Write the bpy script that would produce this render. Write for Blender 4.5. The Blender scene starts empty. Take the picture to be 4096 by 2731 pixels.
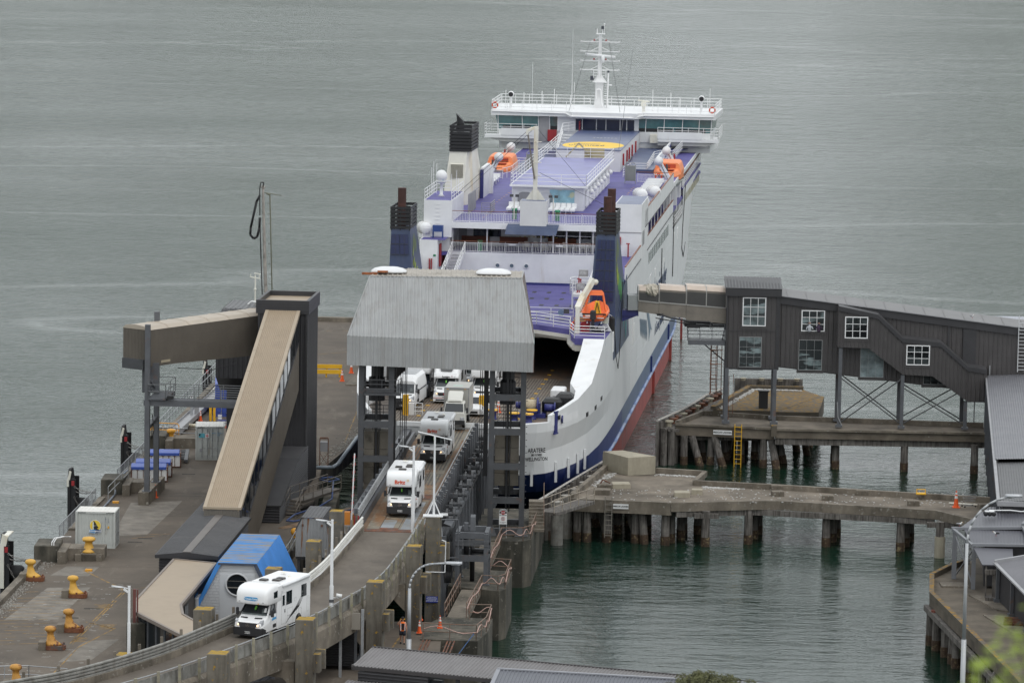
import bpy,math,random
from mathutils import Vector,Matrix
R = math.radians
rng = random.Random(11)
SC = bpy.context.scene
COL = SC.collection
sin,cos,pi = math.sin,math.cos,math.pi

# ------------------------------------------------------------------ materials
def _nt(name):
    m = bpy.data.materials.new(name)
    m.use_nodes = True
    n = m.node_tree.nodes
    return m,n,m.node_tree.links,n['Principled BSDF']

def _noise(n,l,vec,scale,detail=4,rough=.6,stretch=None):
    t = n.new('ShaderNodeTexNoise')
    t.inputs['Scale'].default_value = scale
    t.inputs['Detail'].default_value = detail
    t.inputs['Roughness'].default_value = rough
    if stretch:
        mp = n.new('ShaderNodeMapping')
        mp.inputs['Scale'].default_value = stretch
        l.new(vec,mp.inputs['Vector'])
        vec = mp.outputs['Vector']
    l.new(vec,t.inputs['Vector'])
    return t.outputs['Fac']

def _ramp(n,l,fac,a,b):
    r = n.new('ShaderNodeMapRange')
    r.inputs['From Min'].default_value = a
    r.inputs['From Max'].default_value = b
    l.new(fac,r.inputs['Value'])
    return r.outputs['Result']

def _mix(n,l,fac,a,b):
    m = n.new('ShaderNodeMix')
    m.data_type = 'RGBA'
    for sock,val in ((m.inputs[0],fac),(m.inputs[6],a),(m.inputs[7],b)):
        if isinstance(val,(tuple,list)):
            sock.default_value = (*val[:3],1)
        elif isinstance(val,(int,float)):
            sock.default_value = val
        else:
            l.new(val,sock)
    return m.outputs[2]

def M(name,col,rough=.6,metal=0.,var=.12,vs=.6,stain=None,st=(.55,.7),ss=.8,stretch=None,
      speck=None,sps=6.,spt=(.62,.68),top=None,tt=(.45,.6),bump=0.,bs=30.,spec=None,emit=None):
    """surface with fractal tone variation, optional stains (own colour), specks and growth on its upward faces"""
    m,n,l,p = _nt(name)
    tc = n.new('ShaderNodeTexCoord').outputs['Object']
    c = col
    if var:
        f = _noise(n,l,tc,vs,6,.65)
        lo = tuple(x * (1 - var * 1.6) for x in col)
        hi = tuple(min(1,x * (1 + var * 1.3)) for x in col)
        c = _mix(n,l,_ramp(n,l,f,.3,.7),lo,hi)
    if stain:
        f = _noise(n,l,tc,ss,5,.62,stretch)
        c = _mix(n,l,_ramp(n,l,f,*st),c,stain)
    if speck:
        f = _noise(n,l,tc,sps,3,.6)
        c = _mix(n,l,_ramp(n,l,f,*spt),c,speck)
    if top:
        g = n.new('ShaderNodeNewGeometry')
        s = n.new('ShaderNodeSeparateXYZ')
        l.new(g.outputs['Normal'],s.inputs[0])
        up = _ramp(n,l,s.outputs['Z'],.7,.9)
        f = _ramp(n,l,_noise(n,l,tc,2.2,5,.65),*tt)
        mm = n.new('ShaderNodeMath'); mm.operation = 'MULTIPLY'
        l.new(up,mm.inputs[0]); l.new(f,mm.inputs[1])
        c = _mix(n,l,mm.outputs[0],c,top)
    if isinstance(c,tuple):
        p.inputs['Base Color'].default_value = (*c,1)
    else:
        l.new(c,p.inputs['Base Color'])
    p.inputs['Roughness'].default_value = rough
    p.inputs['Metallic'].default_value = metal
    if spec is not None:
        p.inputs['Specular IOR Level'].default_value = spec
    if bump:
        b = n.new('ShaderNodeBump')
        b.inputs['Strength'].default_value = bump
        b.inputs['Distance'].default_value = .03
        l.new(_noise(n,l,tc,bs,4,.6),b.inputs['Height'])
        l.new(b.outputs['Normal'],p.inputs['Normal'])
    if emit:
        p.inputs['Emission Color'].default_value = (*emit[0],1)
        p.inputs['Emission Strength'].default_value = emit[1]
    return m

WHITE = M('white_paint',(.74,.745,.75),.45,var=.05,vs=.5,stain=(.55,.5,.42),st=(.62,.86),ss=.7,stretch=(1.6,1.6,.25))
CREAM = M('aged_white_paint',(.72,.70,.62),.5,var=.06,vs=.5,stain=(.55,.42,.22),st=(.52,.8),ss=.6,stretch=(1.5,1.5,.3))
RAILW = M('white_rail_paint',(.78,.78,.78),.45,var=.04)
DECK = M('violet_deck_paint',(.088,.078,.26),.55,var=.16,vs=.35,stain=(.125,.115,.30),st=(.45,.75),ss=.5,stretch=(.5,2.2,1),bump=.1,bs=6,spec=.3)
DKBLUE = M('navy_paint',(.028,.033,.16),.4,var=.12)
NAVY = M('slate_blue_paint',(.042,.062,.125),.38,var=.15,vs=.7,stain=(.075,.09,.14),st=(.5,.8),ss=.8,stretch=(1.5,1.5,.2))
SLATE = M('slate_blue_roof_paint',(.075,.10,.20),.35,var=.14,vs=.4,stain=(.12,.14,.24),st=(.5,.8),ss=.4)
BLACK = M('black_paint',(.014,.014,.016),.5,var=.2)
SOOT = M('sooty_brown_steel',(.06,.022,.017),.7,var=.3,vs=1.5)
PANELB = M('dark_blue_panel',(.012,.02,.075),.25,var=.15,vs=2)
GLASSD = M('dark_window_glass',(.012,.016,.02),.06,var=.1,spec=.8)
GLASST = M('teal_window_glass',(.06,.16,.17),.08,var=.25,vs=.4,spec=.8)
GLASSC = M('pale_window_glass',(.22,.27,.28),.12,var=.35,vs=.9,spec=.6)
RED = M('signal_red_paint',(.33,.02,.025),.5,var=.12)
TEAK = M('varnished_handrail',(.22,.085,.045),.5,var=.2)
PEACH = M('sun_faded_orange',(.82,.25,.09),.5,var=.1,vs=.8)
ORANGE = M('orange_fibreglass',(.80,.16,.035),.45,var=.1,vs=.8)
ORANGED = M('faded_orange_canopy',(.72,.13,.04),.6,var=.12)
YELLOW = M('yellow_paint',(.70,.33,.03),.5,var=.12,vs=2,stain=(.25,.10,.03),st=(.58,.72),ss=2.5)
YELLOWC = M('clean_yellow_paint',(.75,.42,.02),.5,var=.08)
GREEN = M('green_plastic',(.02,.19,.09),.5,var=.1)
GREY = M('grey_paint',(.30,.30,.31),.5,var=.1)
GALV = M('galvanised_steel',(.34,.35,.36),.45,metal=.3,var=.14,vs=3)
STEEL = M('dark_grey_steel_paint',(.062,.064,.069),.5,var=.14,vs=1.,stain=(.12,.06,.04),st=(.63,.78),ss=1.4)
STEELM = M('mid_grey_steel_paint',(.10,.105,.115),.5,var=.14,vs=1.,stain=(.15,.075,.045),st=(.6,.78),ss=1.2)
RUST = M('rusty_steel',(.16,.06,.03),.8,var=.4,vs=1.6,stain=(.09,.08,.075),st=(.5,.62),ss=2.)
RUBBER = M('black_rubber',(.014,.014,.015),.75,var=.2)
CHAIN = M('chain_steel',(.22,.21,.2),.5,metal=.4,var=.3,vs=5)
CONC = M('weathered_concrete',(.205,.175,.138),.85,var=.2,vs=.7,stain=(.078,.066,.05),st=(.42,.68),ss=.55,stretch=(1,1,.35),speck=(.27,.25,.22),sps=4,bump=.3,bs=14)
CONCD = M('dark_stained_concrete',(.13,.115,.09),.9,var=.25,vs=.8,stain=(.036,.034,.026),st=(.38,.62),ss=.6,stretch=(1,1,.3),speck=(.22,.2,.17),sps=3,spt=(.64,.72),bump=.35,bs=12)
CONCL = M('pale_concrete',(.36,.325,.25),.85,var=.1,vs=.8,stain=(.25,.22,.17),st=(.5,.8),ss=1.2,stretch=(1,1,.25),bump=.15,bs=14)
COLTOP = M('lichened_concrete',(.15,.135,.11),.9,var=.2,vs=.9,stain=(.06,.05,.038),st=(.42,.66),ss=.8,stretch=(1.5,1.5,.22),speck=(.34,.20,.02),sps=3.2,spt=(.63,.7),top=(.36,.22,.015),tt=(.36,.52),bump=.3,bs=14)
JETTY = M('jetty_slab_concrete',(.205,.172,.135),.9,var=.22,vs=.35,stain=(.082,.068,.052),st=(.42,.66),ss=.25,speck=(.36,.34,.31),sps=2.2,spt=(.74,.78),bump=.3,bs=9)
LICHEN = M('orange_lichened_concrete',(.13,.11,.085),.9,var=.2,vs=.5,stain=(.06,.05,.035),st=(.45,.7),ss=.5,top=(.27,.145,.012),tt=(.46,.6),bump=.3,bs=9)
TIMBER = M('weathered_timber',(.17,.155,.14),.85,var=.25,vs=1.4,stain=(.05,.042,.036),st=(.42,.66),ss=2.2,stretch=(3,3,.25),bump=.4,bs=16)
MARINE = M('wet_marine_growth',(.055,.032,.018),.8,var=.3,vs=3,stain=(.22,.17,.09),st=(.55,.66),ss=3.5)
TAN = M('tan_roof_steel',(.34,.265,.185),.5,var=.07,vs=.5,stain=(.27,.21,.15),st=(.5,.8),ss=.5)
TAND = M('olive_brown_cladding',(.125,.108,.088),.55,var=.08,vs=.6)
CHAR = M('charcoal_cladding',(.036,.035,.038),.5,var=.12,vs=.7)
CHARR = M('charcoal_roof_steel',(.058,.057,.060),.42,var=.1,vs=.5,stain=(.095,.09,.088),st=(.55,.8),ss=.7)
CHARW = M('warm_charcoal_cladding',(.062,.057,.057),.5,var=.1,vs=.5,stain=(.09,.085,.083),st=(.58,.8),ss=.8,stretch=(1,1,.3))
ROOFG = M('grey_corrugated_roof',(.155,.155,.17),.45,var=.08,vs=.5,stain=(.2,.12,.09),st=(.66,.8),ss=.5)
ROOFB = M('brownish_grey_canopy_roof',(.165,.155,.155),.45,var=.08,vs=.5,stain=(.11,.10,.098),st=(.5,.8),ss=.5,stretch=(1,.3,1))
HOODC = M('zinc_grey_cladding',(.34,.345,.345),.5,var=.07,vs=.5,stain=(.27,.262,.25),st=(.5,.78),ss=.8,stretch=(2,2,.12))
HOODR = M('pale_lichened_zinc_roof',(.36,.33,.29),.6,var=.12,vs=.8,stain=(.24,.21,.17),st=(.5,.7),ss=1.2)
HOODS = M('rust_streaked_zinc',(.30,.31,.31),.55,var=.1,vs=.6,stain=(.115,.055,.038),st=(.46,.54),ss=1.1,stretch=(3.2,3.2,.32))
BLUER = M('bright_blue_cladding',(.055,.235,.60),.5,var=.08,vs=.7)
BLUEW = M('worn_blue_roof',(.07,.24,.53),.6,var=.12,vs=.8,stain=(.26,.24,.21),st=(.47,.56),ss=1.,stretch=(.35,3.2,1))
BLOCKW = M('pale_blockwork',(.52,.53,.545),.7,var=.05,vs=.6,bump=.1,bs=10)
CONT = M('pale_grey_container_steel',(.47,.485,.46),.5,var=.07,vs=.8,stain=(.36,.31,.25),st=(.6,.8),ss=1.4,stretch=(1,1,.3))
CONTT = M('white_container_roof',(.72,.70,.66),.6,var=.06,stain=(.5,.4,.3),st=(.58,.8),ss=1)
CONTB = M('blue_container_steel',(.045,.085,.36),.45,var=.1,vs=1.)
LIDB = M('blue_crate_lid',(.05,.105,.42),.5,var=.08)
VANW = M('white_vehicle_paint',(.80,.80,.80),.25,var=.02)
VANG = M('silver_grey_vehicle_roof',(.42,.43,.44),.4,var=.06)
VANB = M('dark_blue_vehicle_paint',(.03,.037,.055),.25,var=.05)
TRIM = M('black_plastic_trim',(.022,.022,.024),.55,var=.1)
TRUCKW = M('off_white_truck_paint',(.66,.65,.60),.35,var=.04)
TRUCKB = M('grey_truck_box',(.40,.39,.36),.5,var=.05,stain=(.3,.29,.26),st=(.55,.8))
CHROME = M('chrome',(.7,.7,.72),.15,metal=1,var=0)
LAMPW = M('lit_headlamp',(1,.8,.6),.3,var=0,emit=((1,.62,.3),2.2))
LAMPL = M('lit_floodlight',(1,.95,.85),.3,var=0,emit=((1,.93,.8),6))
LENS = M('headlamp_lens',(.42,.43,.45),.1,var=.3,vs=6,spec=.8)
SIGNW = M('white_sign_face',(.75,.75,.74),.5,var=.03)
SIGNB = M('blue_sign_face',(.03,.05,.28),.5,var=.05)
INK = M('black_lettering',(.012,.012,.013),.6,var=0)
INKN = M('navy_lettering',(.035,.055,.11),.6,var=0)
INKO = M('orange_red_lettering',(.62,.07,.015),.5,var=0)
INKW = M('white_lettering',(.8,.8,.8),.6,var=0)
INKB = M('sky_blue_lettering',(.05,.29,.56),.5,var=0)
INKT = M('teal_lettering',(.02,.17,.2),.5,var=0)
LIME = M('lime_artwork_paint',(.36,.47,.03),.5,var=.1)
LEAFG = M('green_artwork_paint',(.10,.38,.10),.5,var=.1)
AQUA = M('aqua_artwork_paint',(.07,.30,.32),.5,var=.1)
ROPE = M('natural_rope',(.45,.38,.27),.9,var=.2,vs=8)
CANVAS = M('crumpled_canvas',(.46,.42,.35),.9,var=.12,bump=.8,bs=3)
TARP = M('black_tarpaulin',(.012,.012,.013),.5,var=.3,vs=2,bump=.6,bs=4)
TUBE = M('brown_grey_gangway_panel',(.21,.185,.155),.45,var=.1,vs=.6,stain=(.13,.115,.10),st=(.5,.8),ss=.7)
TUBED = M('dark_gangway_panel',(.06,.058,.056),.4,var=.1)
TUBET = M('pale_gangway_roof',(.52,.43,.36),.5,var=.08)
HULLR = M('red_boot_topping',(.30,.055,.048),.55,var=.18,vs=.5,stain=(.22,.13,.12),st=(.55,.75),ss=.9,stretch=(1.5,.4,.25))
HULLB = M('grey_blue_hull_band',(.085,.125,.22),.4,var=.1,vs=.3,stain=(.15,.19,.27),st=(.6,.8),ss=.7,stretch=(1,.5,.3))
HULLN = M('navy_hull_band',(.018,.034,.15),.4,var=.14,vs=.5,stain=(.08,.13,.25),st=(.62,.72),ss=.9,stretch=(2,2,.2))
HULLW = M('white_hull_paint',(.70,.71,.715),.42,var=.04,vs=.25,stain=(.58,.55,.48),st=(.62,.9),ss=.5,stretch=(1.6,1,.14))
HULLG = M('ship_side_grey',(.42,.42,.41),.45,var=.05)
GARAGE = M('garage_deck_steel',(.12,.10,.085),.7,var=.25,vs=.5,stain=(.20,.12,.07),st=(.52,.7),ss=.4,stretch=(1,.35,1))
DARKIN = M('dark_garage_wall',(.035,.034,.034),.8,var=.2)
HIVIS = M('hi_vis_orange_cloth',(.95,.19,.02),.7,var=.05)
SKIN = M('skin',(.42,.23,.16),.6,var=.05)
CLOTHB = M('black_cloth',(.02,.02,.022),.9,var=.1)
CONEO = M('orange_cone_plastic',(.75,.11,.02),.5,var=.08)
CONEW = M('reflective_band',(.7,.7,.7),.4,var=.04)
CYAN = M('cyan_sign_face',(.10,.42,.50),.5,var=.15,vs=1.5)
MAP = M('pale_chart_panel',(.30,.52,.60),.5,var=.25,vs=.9,stain=(.52,.55,.38),st=(.56,.62),ss=1.2)
GREENLEAF = M('olive_foliage',(.085,.088,.032),.7,var=.45,vs=1.2)
LEAFBR = M('spring_green_leaf',(.19,.25,.03),.6,var=.3,vs=2)
BARK = M('brown_bark',(.06,.045,.03),.9,var=.3)

# ------------------------------------------------------------------ mesh builder
class MB:
    def __init__(s,mats=None):
        s.v = []; s.f = []; s.mi = []; s.k = 0; s.T = None; s.sm = []
        s.smooth = False
    def add(s,vs,fs):
        o = len(s.v)
        if s.T is not None:
            vs = [s.T @ Vector(p) for p in vs]
        s.v += [tuple(p) for p in vs]
        for f in fs:
            s.f.append([i + o for i in f]); s.mi.append(s.k); s.sm.append(s.smooth)
        return s
    def hexa(s,p):
        return s.add(p,[(3,2,1,0),(4,5,6,7),(0,1,5,4),(1,2,6,5),(2,3,7,6),(3,0,4,7)])
    def bx(s,x0,x1,y0,y1,z0,z1):
        return s.hexa([(x0,y0,z0),(x1,y0,z0),(x1,y1,z0),(x0,y1,z0),(x0,y0,z1),(x1,y0,z1),(x1,y1,z1),(x0,y1,z1)])
    def box(s,c,d,rz=0):
        x,y,z = d[0] / 2,d[1] / 2,d[2] / 2
        ca,sa = cos(rz),sin(rz)
        P = [(-x,-y,-z),(x,-y,-z),(x,y,-z),(-x,y,-z),(-x,-y,z),(x,-y,z),(x,y,z),(-x,y,z)]
        return s.hexa([(c[0] + a * ca - b * sa,c[1] + a * sa + b * ca,c[2] + e) for a,b,e in P])
    def rbox(s,x0,x1,y0,y1,z0,z1,b=.05):
        """box with chamfered vertical and top edges"""
        pl = [(x0 + b,y0),(x1 - b,y0),(x1,y0 + b),(x1,y1 - b),(x1 - b,y1),(x0 + b,y1),(x0,y1 - b),(x0,y0 + b)]
        cx,cy = (x0 + x1) / 2,(y0 + y1) / 2
        kx,ky = 1 - 2 * b / (x1 - x0),1 - 2 * b / (y1 - y0)
        top = [(cx + (x - cx) * kx,cy + (y - cy) * ky) for x,y in pl]
        return s.loft([[(x,y,z0) for x,y in pl],[(x,y,z1 - b) for x,y in pl],[(x,y,z1) for x,y in top]])
    def prism(s,poly,z0,z1):
        n = len(poly)
        return s.add([(x,y,z0) for x,y in poly] + [(x,y,z1) for x,y in poly],
                     [tuple(range(n))[::-1],tuple(range(n,2 * n))] + [(i,(i + 1) % n,n + (i + 1) % n,n + i) for i in range(n)])
    def prismx(s,poly,x0,x1):
        n = len(poly)
        return s.add([(x0,y,z) for y,z in poly] + [(x1,y,z) for y,z in poly],
                     [tuple(range(n))[::-1],tuple(range(n,2 * n))] + [(i,(i + 1) % n,n + (i + 1) % n,n + i) for i in range(n)])
    def prismy(s,poly,y0,y1):
        n = len(poly)
        return s.add([(x,y0,z) for x,z in poly] + [(x,y1,z) for x,z in poly],
                     [tuple(range(n)),tuple(range(n,2 * n))[::-1]] + [(i,n + i,n + (i + 1) % n,(i + 1) % n) for i in range(n)])
    def loft(s,rings,caps=True,close=True):
        n = len(rings[0]); o = []
        for r in rings: o += r
        fs = []
        for j in range(len(rings) - 1):
            for i in range(n if close else n - 1):
                a,b = j * n + i,j * n + (i + 1) % n
                fs.append((a,b,b + n,a + n))
        if caps:
            fs.append(tuple(range(n))[::-1]); fs.append(tuple(range((len(rings) - 1) * n,len(rings) * n)))
        return s.add(o,fs)
    def _frame(s,p,q):
        d = (Vector(q) - Vector(p))
        w = d.normalized()
        u = w.cross(Vector((0,0,1)))
        if u.length < 1e-4: u = Vector((1,0,0))
        u.normalize()
        return w,u,u.cross(w)
    def tube(s,p,q,r,n=6,r2=None):
        w,u,t = s._frame(p,q)
        r2 = r if r2 is None else r2
        ring = lambda c,rr: [tuple(Vector(c) + u * rr * cos(2 * pi * i / n) + t * rr * sin(2 * pi * i / n)) for i in range(n)]
        return s.loft([ring(p,r),ring(q,r2)])
    def bar(s,p,q,a,b=None):
        b = a if b is None else b
        w,u,t = s._frame(p,q)
        P,Q = Vector(p),Vector(q)
        k = [(-a / 2,-b / 2),(a / 2,-b / 2),(a / 2,b / 2),(-a / 2,b / 2)]
        return s.hexa([tuple(P + u * x + t * y) for x,y in k] + [tuple(Q + u * x + t * y) for x,y in k])
    def path(s,pts,r,n=6):
        for a,b in zip(pts,pts[1:]):
            s.tube(a,b,r,n)
        return s
    def cyl(s,c,r,h,n=16,r2=None):
        r2 = r if r2 is None else r2
        ring = lambda z,rr: [(c[0] + rr * cos(2 * pi * i / n),c[1] + rr * sin(2 * pi * i / n),z) for i in range(n)]
        return s.loft([ring(c[2],r),ring(c[2] + h,r2)])
    def lathe(s,c,prof,n=16):
        rings = [[(c[0] + r * cos(2 * pi * i / n),c[1] + r * sin(2 * pi * i / n),c[2] + z) for i in range(n)] for r,z in prof]
        return s.loft(rings)
    def sph(s,c,r,n=14,m=8,sx=1,sy=1,sz=1):
        rings = []
        for j in range(m + 1):
            a = -pi / 2 + pi * j / m
            rr = max(r * cos(a),1e-3)
            rings.append([(c[0] + rr * cos(2 * pi * i / n) * sx,c[1] + rr * sin(2 * pi * i / n) * sy,c[2] + r * sin(a) * sz) for i in range(n)])
        return s.loft(rings)
    def quad(s,a,b,c,d):
        return s.add([a,b,c,d],[(0,1,2,3)])
    def plate(s,pts,d):
        """thick polygon: pts plus a copy moved by d"""
        n = len(pts)
        return s.add([tuple(p) for p in pts] + [tuple(Vector(p) + Vector(d)) for p in pts],
                     [tuple(range(n))[::-1],tuple(range(n,2 * n))] + [(i,(i + 1) % n,n + (i + 1) % n,n + i) for i in range(n)])
    def ribs(s,poly,along,pitch=.3,depth=.04,duty=.35,flip=1):
        """corrugated / ribbed sheet filling a convex planar polygon; the ribs run along the given direction"""
        P = [Vector(p) for p in poly]
        nrm = (P[1] - P[0]).cross(P[2] - P[0]).normalized() * flip
        a = Vector(along); a = (a - nrm * a.dot(nrm)).normalized()
        u = a.cross(nrm)
        U = [p.dot(u) for p in P]; lo,hi = min(U),max(U)
        n = max(1,round((hi - lo) / pitch)); pt = (hi - lo) / n
        cuts = []
        for i in range(n):
            b = lo + i * pt
            g = pt * (1 - duty) / 2
            cuts += [(b,0),(b + g * .75,0),(b + g * 1.25,1),(b + pt - g * 1.25,1),(b + pt - g * .75,0)]
        cuts.append((hi,0))
        cuts += [(x,None) for x in U]
        cuts.sort(key=lambda t: t[0])
        vs = []; last = 0
        for x,h in cuts:
            if h is None: h = last
            last = h
            x = min(max(x,lo + 1e-5),hi - 1e-5)
            ys = []
            for i in range(len(P)):
                p,q = P[i],P[(i + 1) % len(P)]
                pu,qu = p.dot(u),q.dot(u)
                if (pu - x) * (qu - x) <= 0 and abs(pu - qu) > 1e-9:
                    t = (x - pu) / (qu - pu)
                    ys.append((p + (q - p) * t))
            if len(ys) < 2: continue
            ys.sort(key=lambda w: w.dot(a))
            vs.append((ys[0] + nrm * depth * h,ys[-1] + nrm * depth * h))
        o = [];
        for b,t in vs: o += [tuple(b),tuple(t)]
        return s.add(o,[(2 * i,2 * i + 2,2 * i + 3,2 * i + 1) for i in range(len(vs) - 1)])
    def rail(s,pts,h=1.05,n=3,post=1.5,r=.025,rp=None,posts=True):
        """post and pipe railing along a polyline"""
        rp = rp or r
        pts = [Vector(p) for p in pts]
        for a,b in zip(pts,pts[1:]):
            for k in range(n):
                z = Vector((0,0,h * (k + 1) / n))
                s.tube(a + z,b + z,r,5)
            m = max(1,round((b - a).length / post))
            if posts:
                for i in range(m + 1):
                    p = a.lerp(b,i / m)
                    s.tube(p,p + Vector((0,0,h)),rp,5)
        return s
    def bal(s,a,b,h=1.0,pitch=.13,r=.012,panel=2.2):
        """balustrade of thin uprights in framed panels"""
        a,b = Vector(a),Vector(b)
        L = (b - a).length
        n = max(1,round(L / panel))
        up = Vector((0,0,1))
        for i in range(n):
            p,q = a.lerp(b,(i + .03) / n),a.lerp(b,(i + .97) / n)
            for z in (.1,h * .86): s.tube(p + up * z,q + up * z,r * 1.7,4)
            m = max(2,round((q - p).length / pitch))
            for j in range(m + 1):
                t = p.lerp(q,j / m)
                s.bar(t + up * .1,t + up * h * .86,r * 2)
            s.tube(p,p + up * h,r * 2,4)
        return s
    def build(s,name,mat,parent=None,label=None,loc=None):
        me = bpy.data.meshes.new(name)
        me.from_pydata(s.v,[],s.f)
        for m in (mat if isinstance(mat,(list,tuple)) else [mat]): me.materials.append(m)
        me.polygons.foreach_set('material_index',s.mi)
        me.polygons.foreach_set('use_smooth',s.sm)
        me.update()
        o = bpy.data.objects.new(name,me)
        COL.objects.link(o)
        if parent: o.parent = parent
        if loc: o.location = loc
        if label: o['label'] = label
        return o

def tag(o,label=None,cat=None,group=None,kind=None):
    if label: o['label'] = label
    if cat: o['category'] = cat
    if group: o['group'] = group
    if kind: o['kind'] = kind
    return o

def thing(name,label,cat,loc=(0,0,0),rz=0.,group=None):
    o = bpy.data.objects.new(name,None)
    COL.objects.link(o)
    o.location = loc; o.rotation_euler = (0,0,rz)
    o.empty_display_size = .3
    return tag(o,label,cat,group)

def kids(o): return [c for c in bpy.data.objects if c.parent == o]

def dup(o,loc=None,rz=None,label=None,parent=None):
    """copy of a thing with copies of its parts and sub-parts"""
    c = o.copy(); COL.objects.link(c)
    if parent: c.parent = parent
    if loc is not None: c.location = loc
    if rz is not None: c.rotation_euler = (0,0,rz)
    if label: c['label'] = label
    for k in kids(o): dup(k,parent=c)
    return c

def local(o):
    """function that turns world points into points of a thing's own frame"""
    mi = (Matrix.Translation(o.location) @ o.rotation_euler.to_matrix().to_4x4()).inverted()
    return lambda p: mi @ Vector(p)

def text(body,size,mat,parent,mtx,name='lettering',ext=.006,align='CENTER',bold=0.,sx=1.):
    cu = bpy.data.curves.new(name,'FONT')
    cu.body = body; cu.size = size; cu.align_x = align; cu.align_y = 'CENTER'; cu.extrude = ext; cu.offset = bold
    cu.resolution_u = 2
    t = bpy.data.objects.new('tmp',cu)
    COL.objects.link(t)
    dg = bpy.context.evaluated_depsgraph_get()
    me = bpy.data.meshes.new_from_object(t.evaluated_get(dg))
    bpy.data.objects.remove(t); bpy.data.curves.remove(cu)
    me.materials.clear(); me.materials.append(mat)
    me.transform(mtx @ Matrix.Scale(sx,4,(1,0,0)))
    me.name = name
    o = bpy.data.objects.new(name,me)
    COL.objects.link(o)
    if parent: o.parent = parent
    return o

def face(o,x,z):
    """matrix that lays text on a plane: origin o, text direction x, text up z"""
    x = Vector(x).normalized(); z = Vector(z); z = (z - x * z.dot(x)).normalized()
    n = x.cross(z)
    m = Matrix((x,z,n)).transposed().to_4x4()
    return Matrix.Translation(o) @ m

# ------------------------------------------------------------------ camera (focal length in photo pixels, eye height over water)
F,H,PITCH,ROLL = 16200.,57.5,R(7.23),R(1.0)
cam = bpy.data.cameras.new('camera')
cam_o = bpy.data.objects.new('camera',cam)
COL.objects.link(cam_o)
RM = Matrix.Rotation(pi / 2 - PITCH,3,'X') @ Matrix.Rotation(ROLL,3,'Z')
cam_o.location = (0,0,H)
cam_o.rotation_euler = RM.to_euler()
cam.sensor_width = 36; cam.lens = F / 4096 * 36
cam.clip_start = 1; cam.clip_end = 9000
SC.camera = cam_o
# ------------------------------------------------------------------ light, sky, render set-up
SUN_EL,SUN_AZ = R(58),R(150)          # high soft light from behind the viewer's right shoulder
sd = Vector((sin(SUN_AZ) * cos(SUN_EL),cos(SUN_AZ) * cos(SUN_EL),sin(SUN_EL)))
sl = bpy.data.lights.new('sun','SUN')
sl.energy = .6; sl.angle = R(20); sl.color = (1,.97,.93)
so = bpy.data.objects.new('sun',sl); COL.objects.link(so)
so.rotation_euler = sd.to_track_quat('Z','Y').to_euler()
wd = bpy.data.worlds.new('World'); SC.world = wd; wd.use_nodes = True
wn,wl = wd.node_tree.nodes,wd.node_tree.links
sky = wn.new('ShaderNodeTexSky'); sky.sky_type = 'NISHITA'; sky.sun_disc = False
sky.sun_elevation = SUN_EL; sky.sun_rotation = SUN_AZ; sky.air_density = 1.2; sky.dust_density = 4; sky.ozone_density = 1
hs = wn.new('ShaderNodeHueSaturation'); hs.inputs['Saturation'].default_value = .22
wl.new(sky.outputs[0],hs.inputs['Color'])
cl = wn.new('ShaderNodeMix'); cl.data_type = 'RGBA'      # an even cloud layer veils most of the clear sky
cl.inputs[0].default_value = .8; cl.inputs[7].default_value = (9.9,10.4,10.7,1)
wl.new(hs.outputs[0],cl.inputs[6]); wl.new(cl.outputs[2],wn['Background'].inputs['Color'])
wn['Background'].inputs['Strength'].default_value = .12
SC.render.engine = 'CYCLES'
SC.cycles.use_denoising = True
SC.cycles.max_bounces = 6; SC.cycles.diffuse_bounces = 3; SC.cycles.glossy_bounces = 3
SC.cycles.transmission_bounces = 2; SC.cycles.caustics_reflective = False; SC.cycles.caustics_refractive = False
SC.view_settings.view_transform = 'Standard'; SC.view_settings.look = 'None'
SC.view_settings.exposure = 0.; SC.view_settings.gamma = 1

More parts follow.
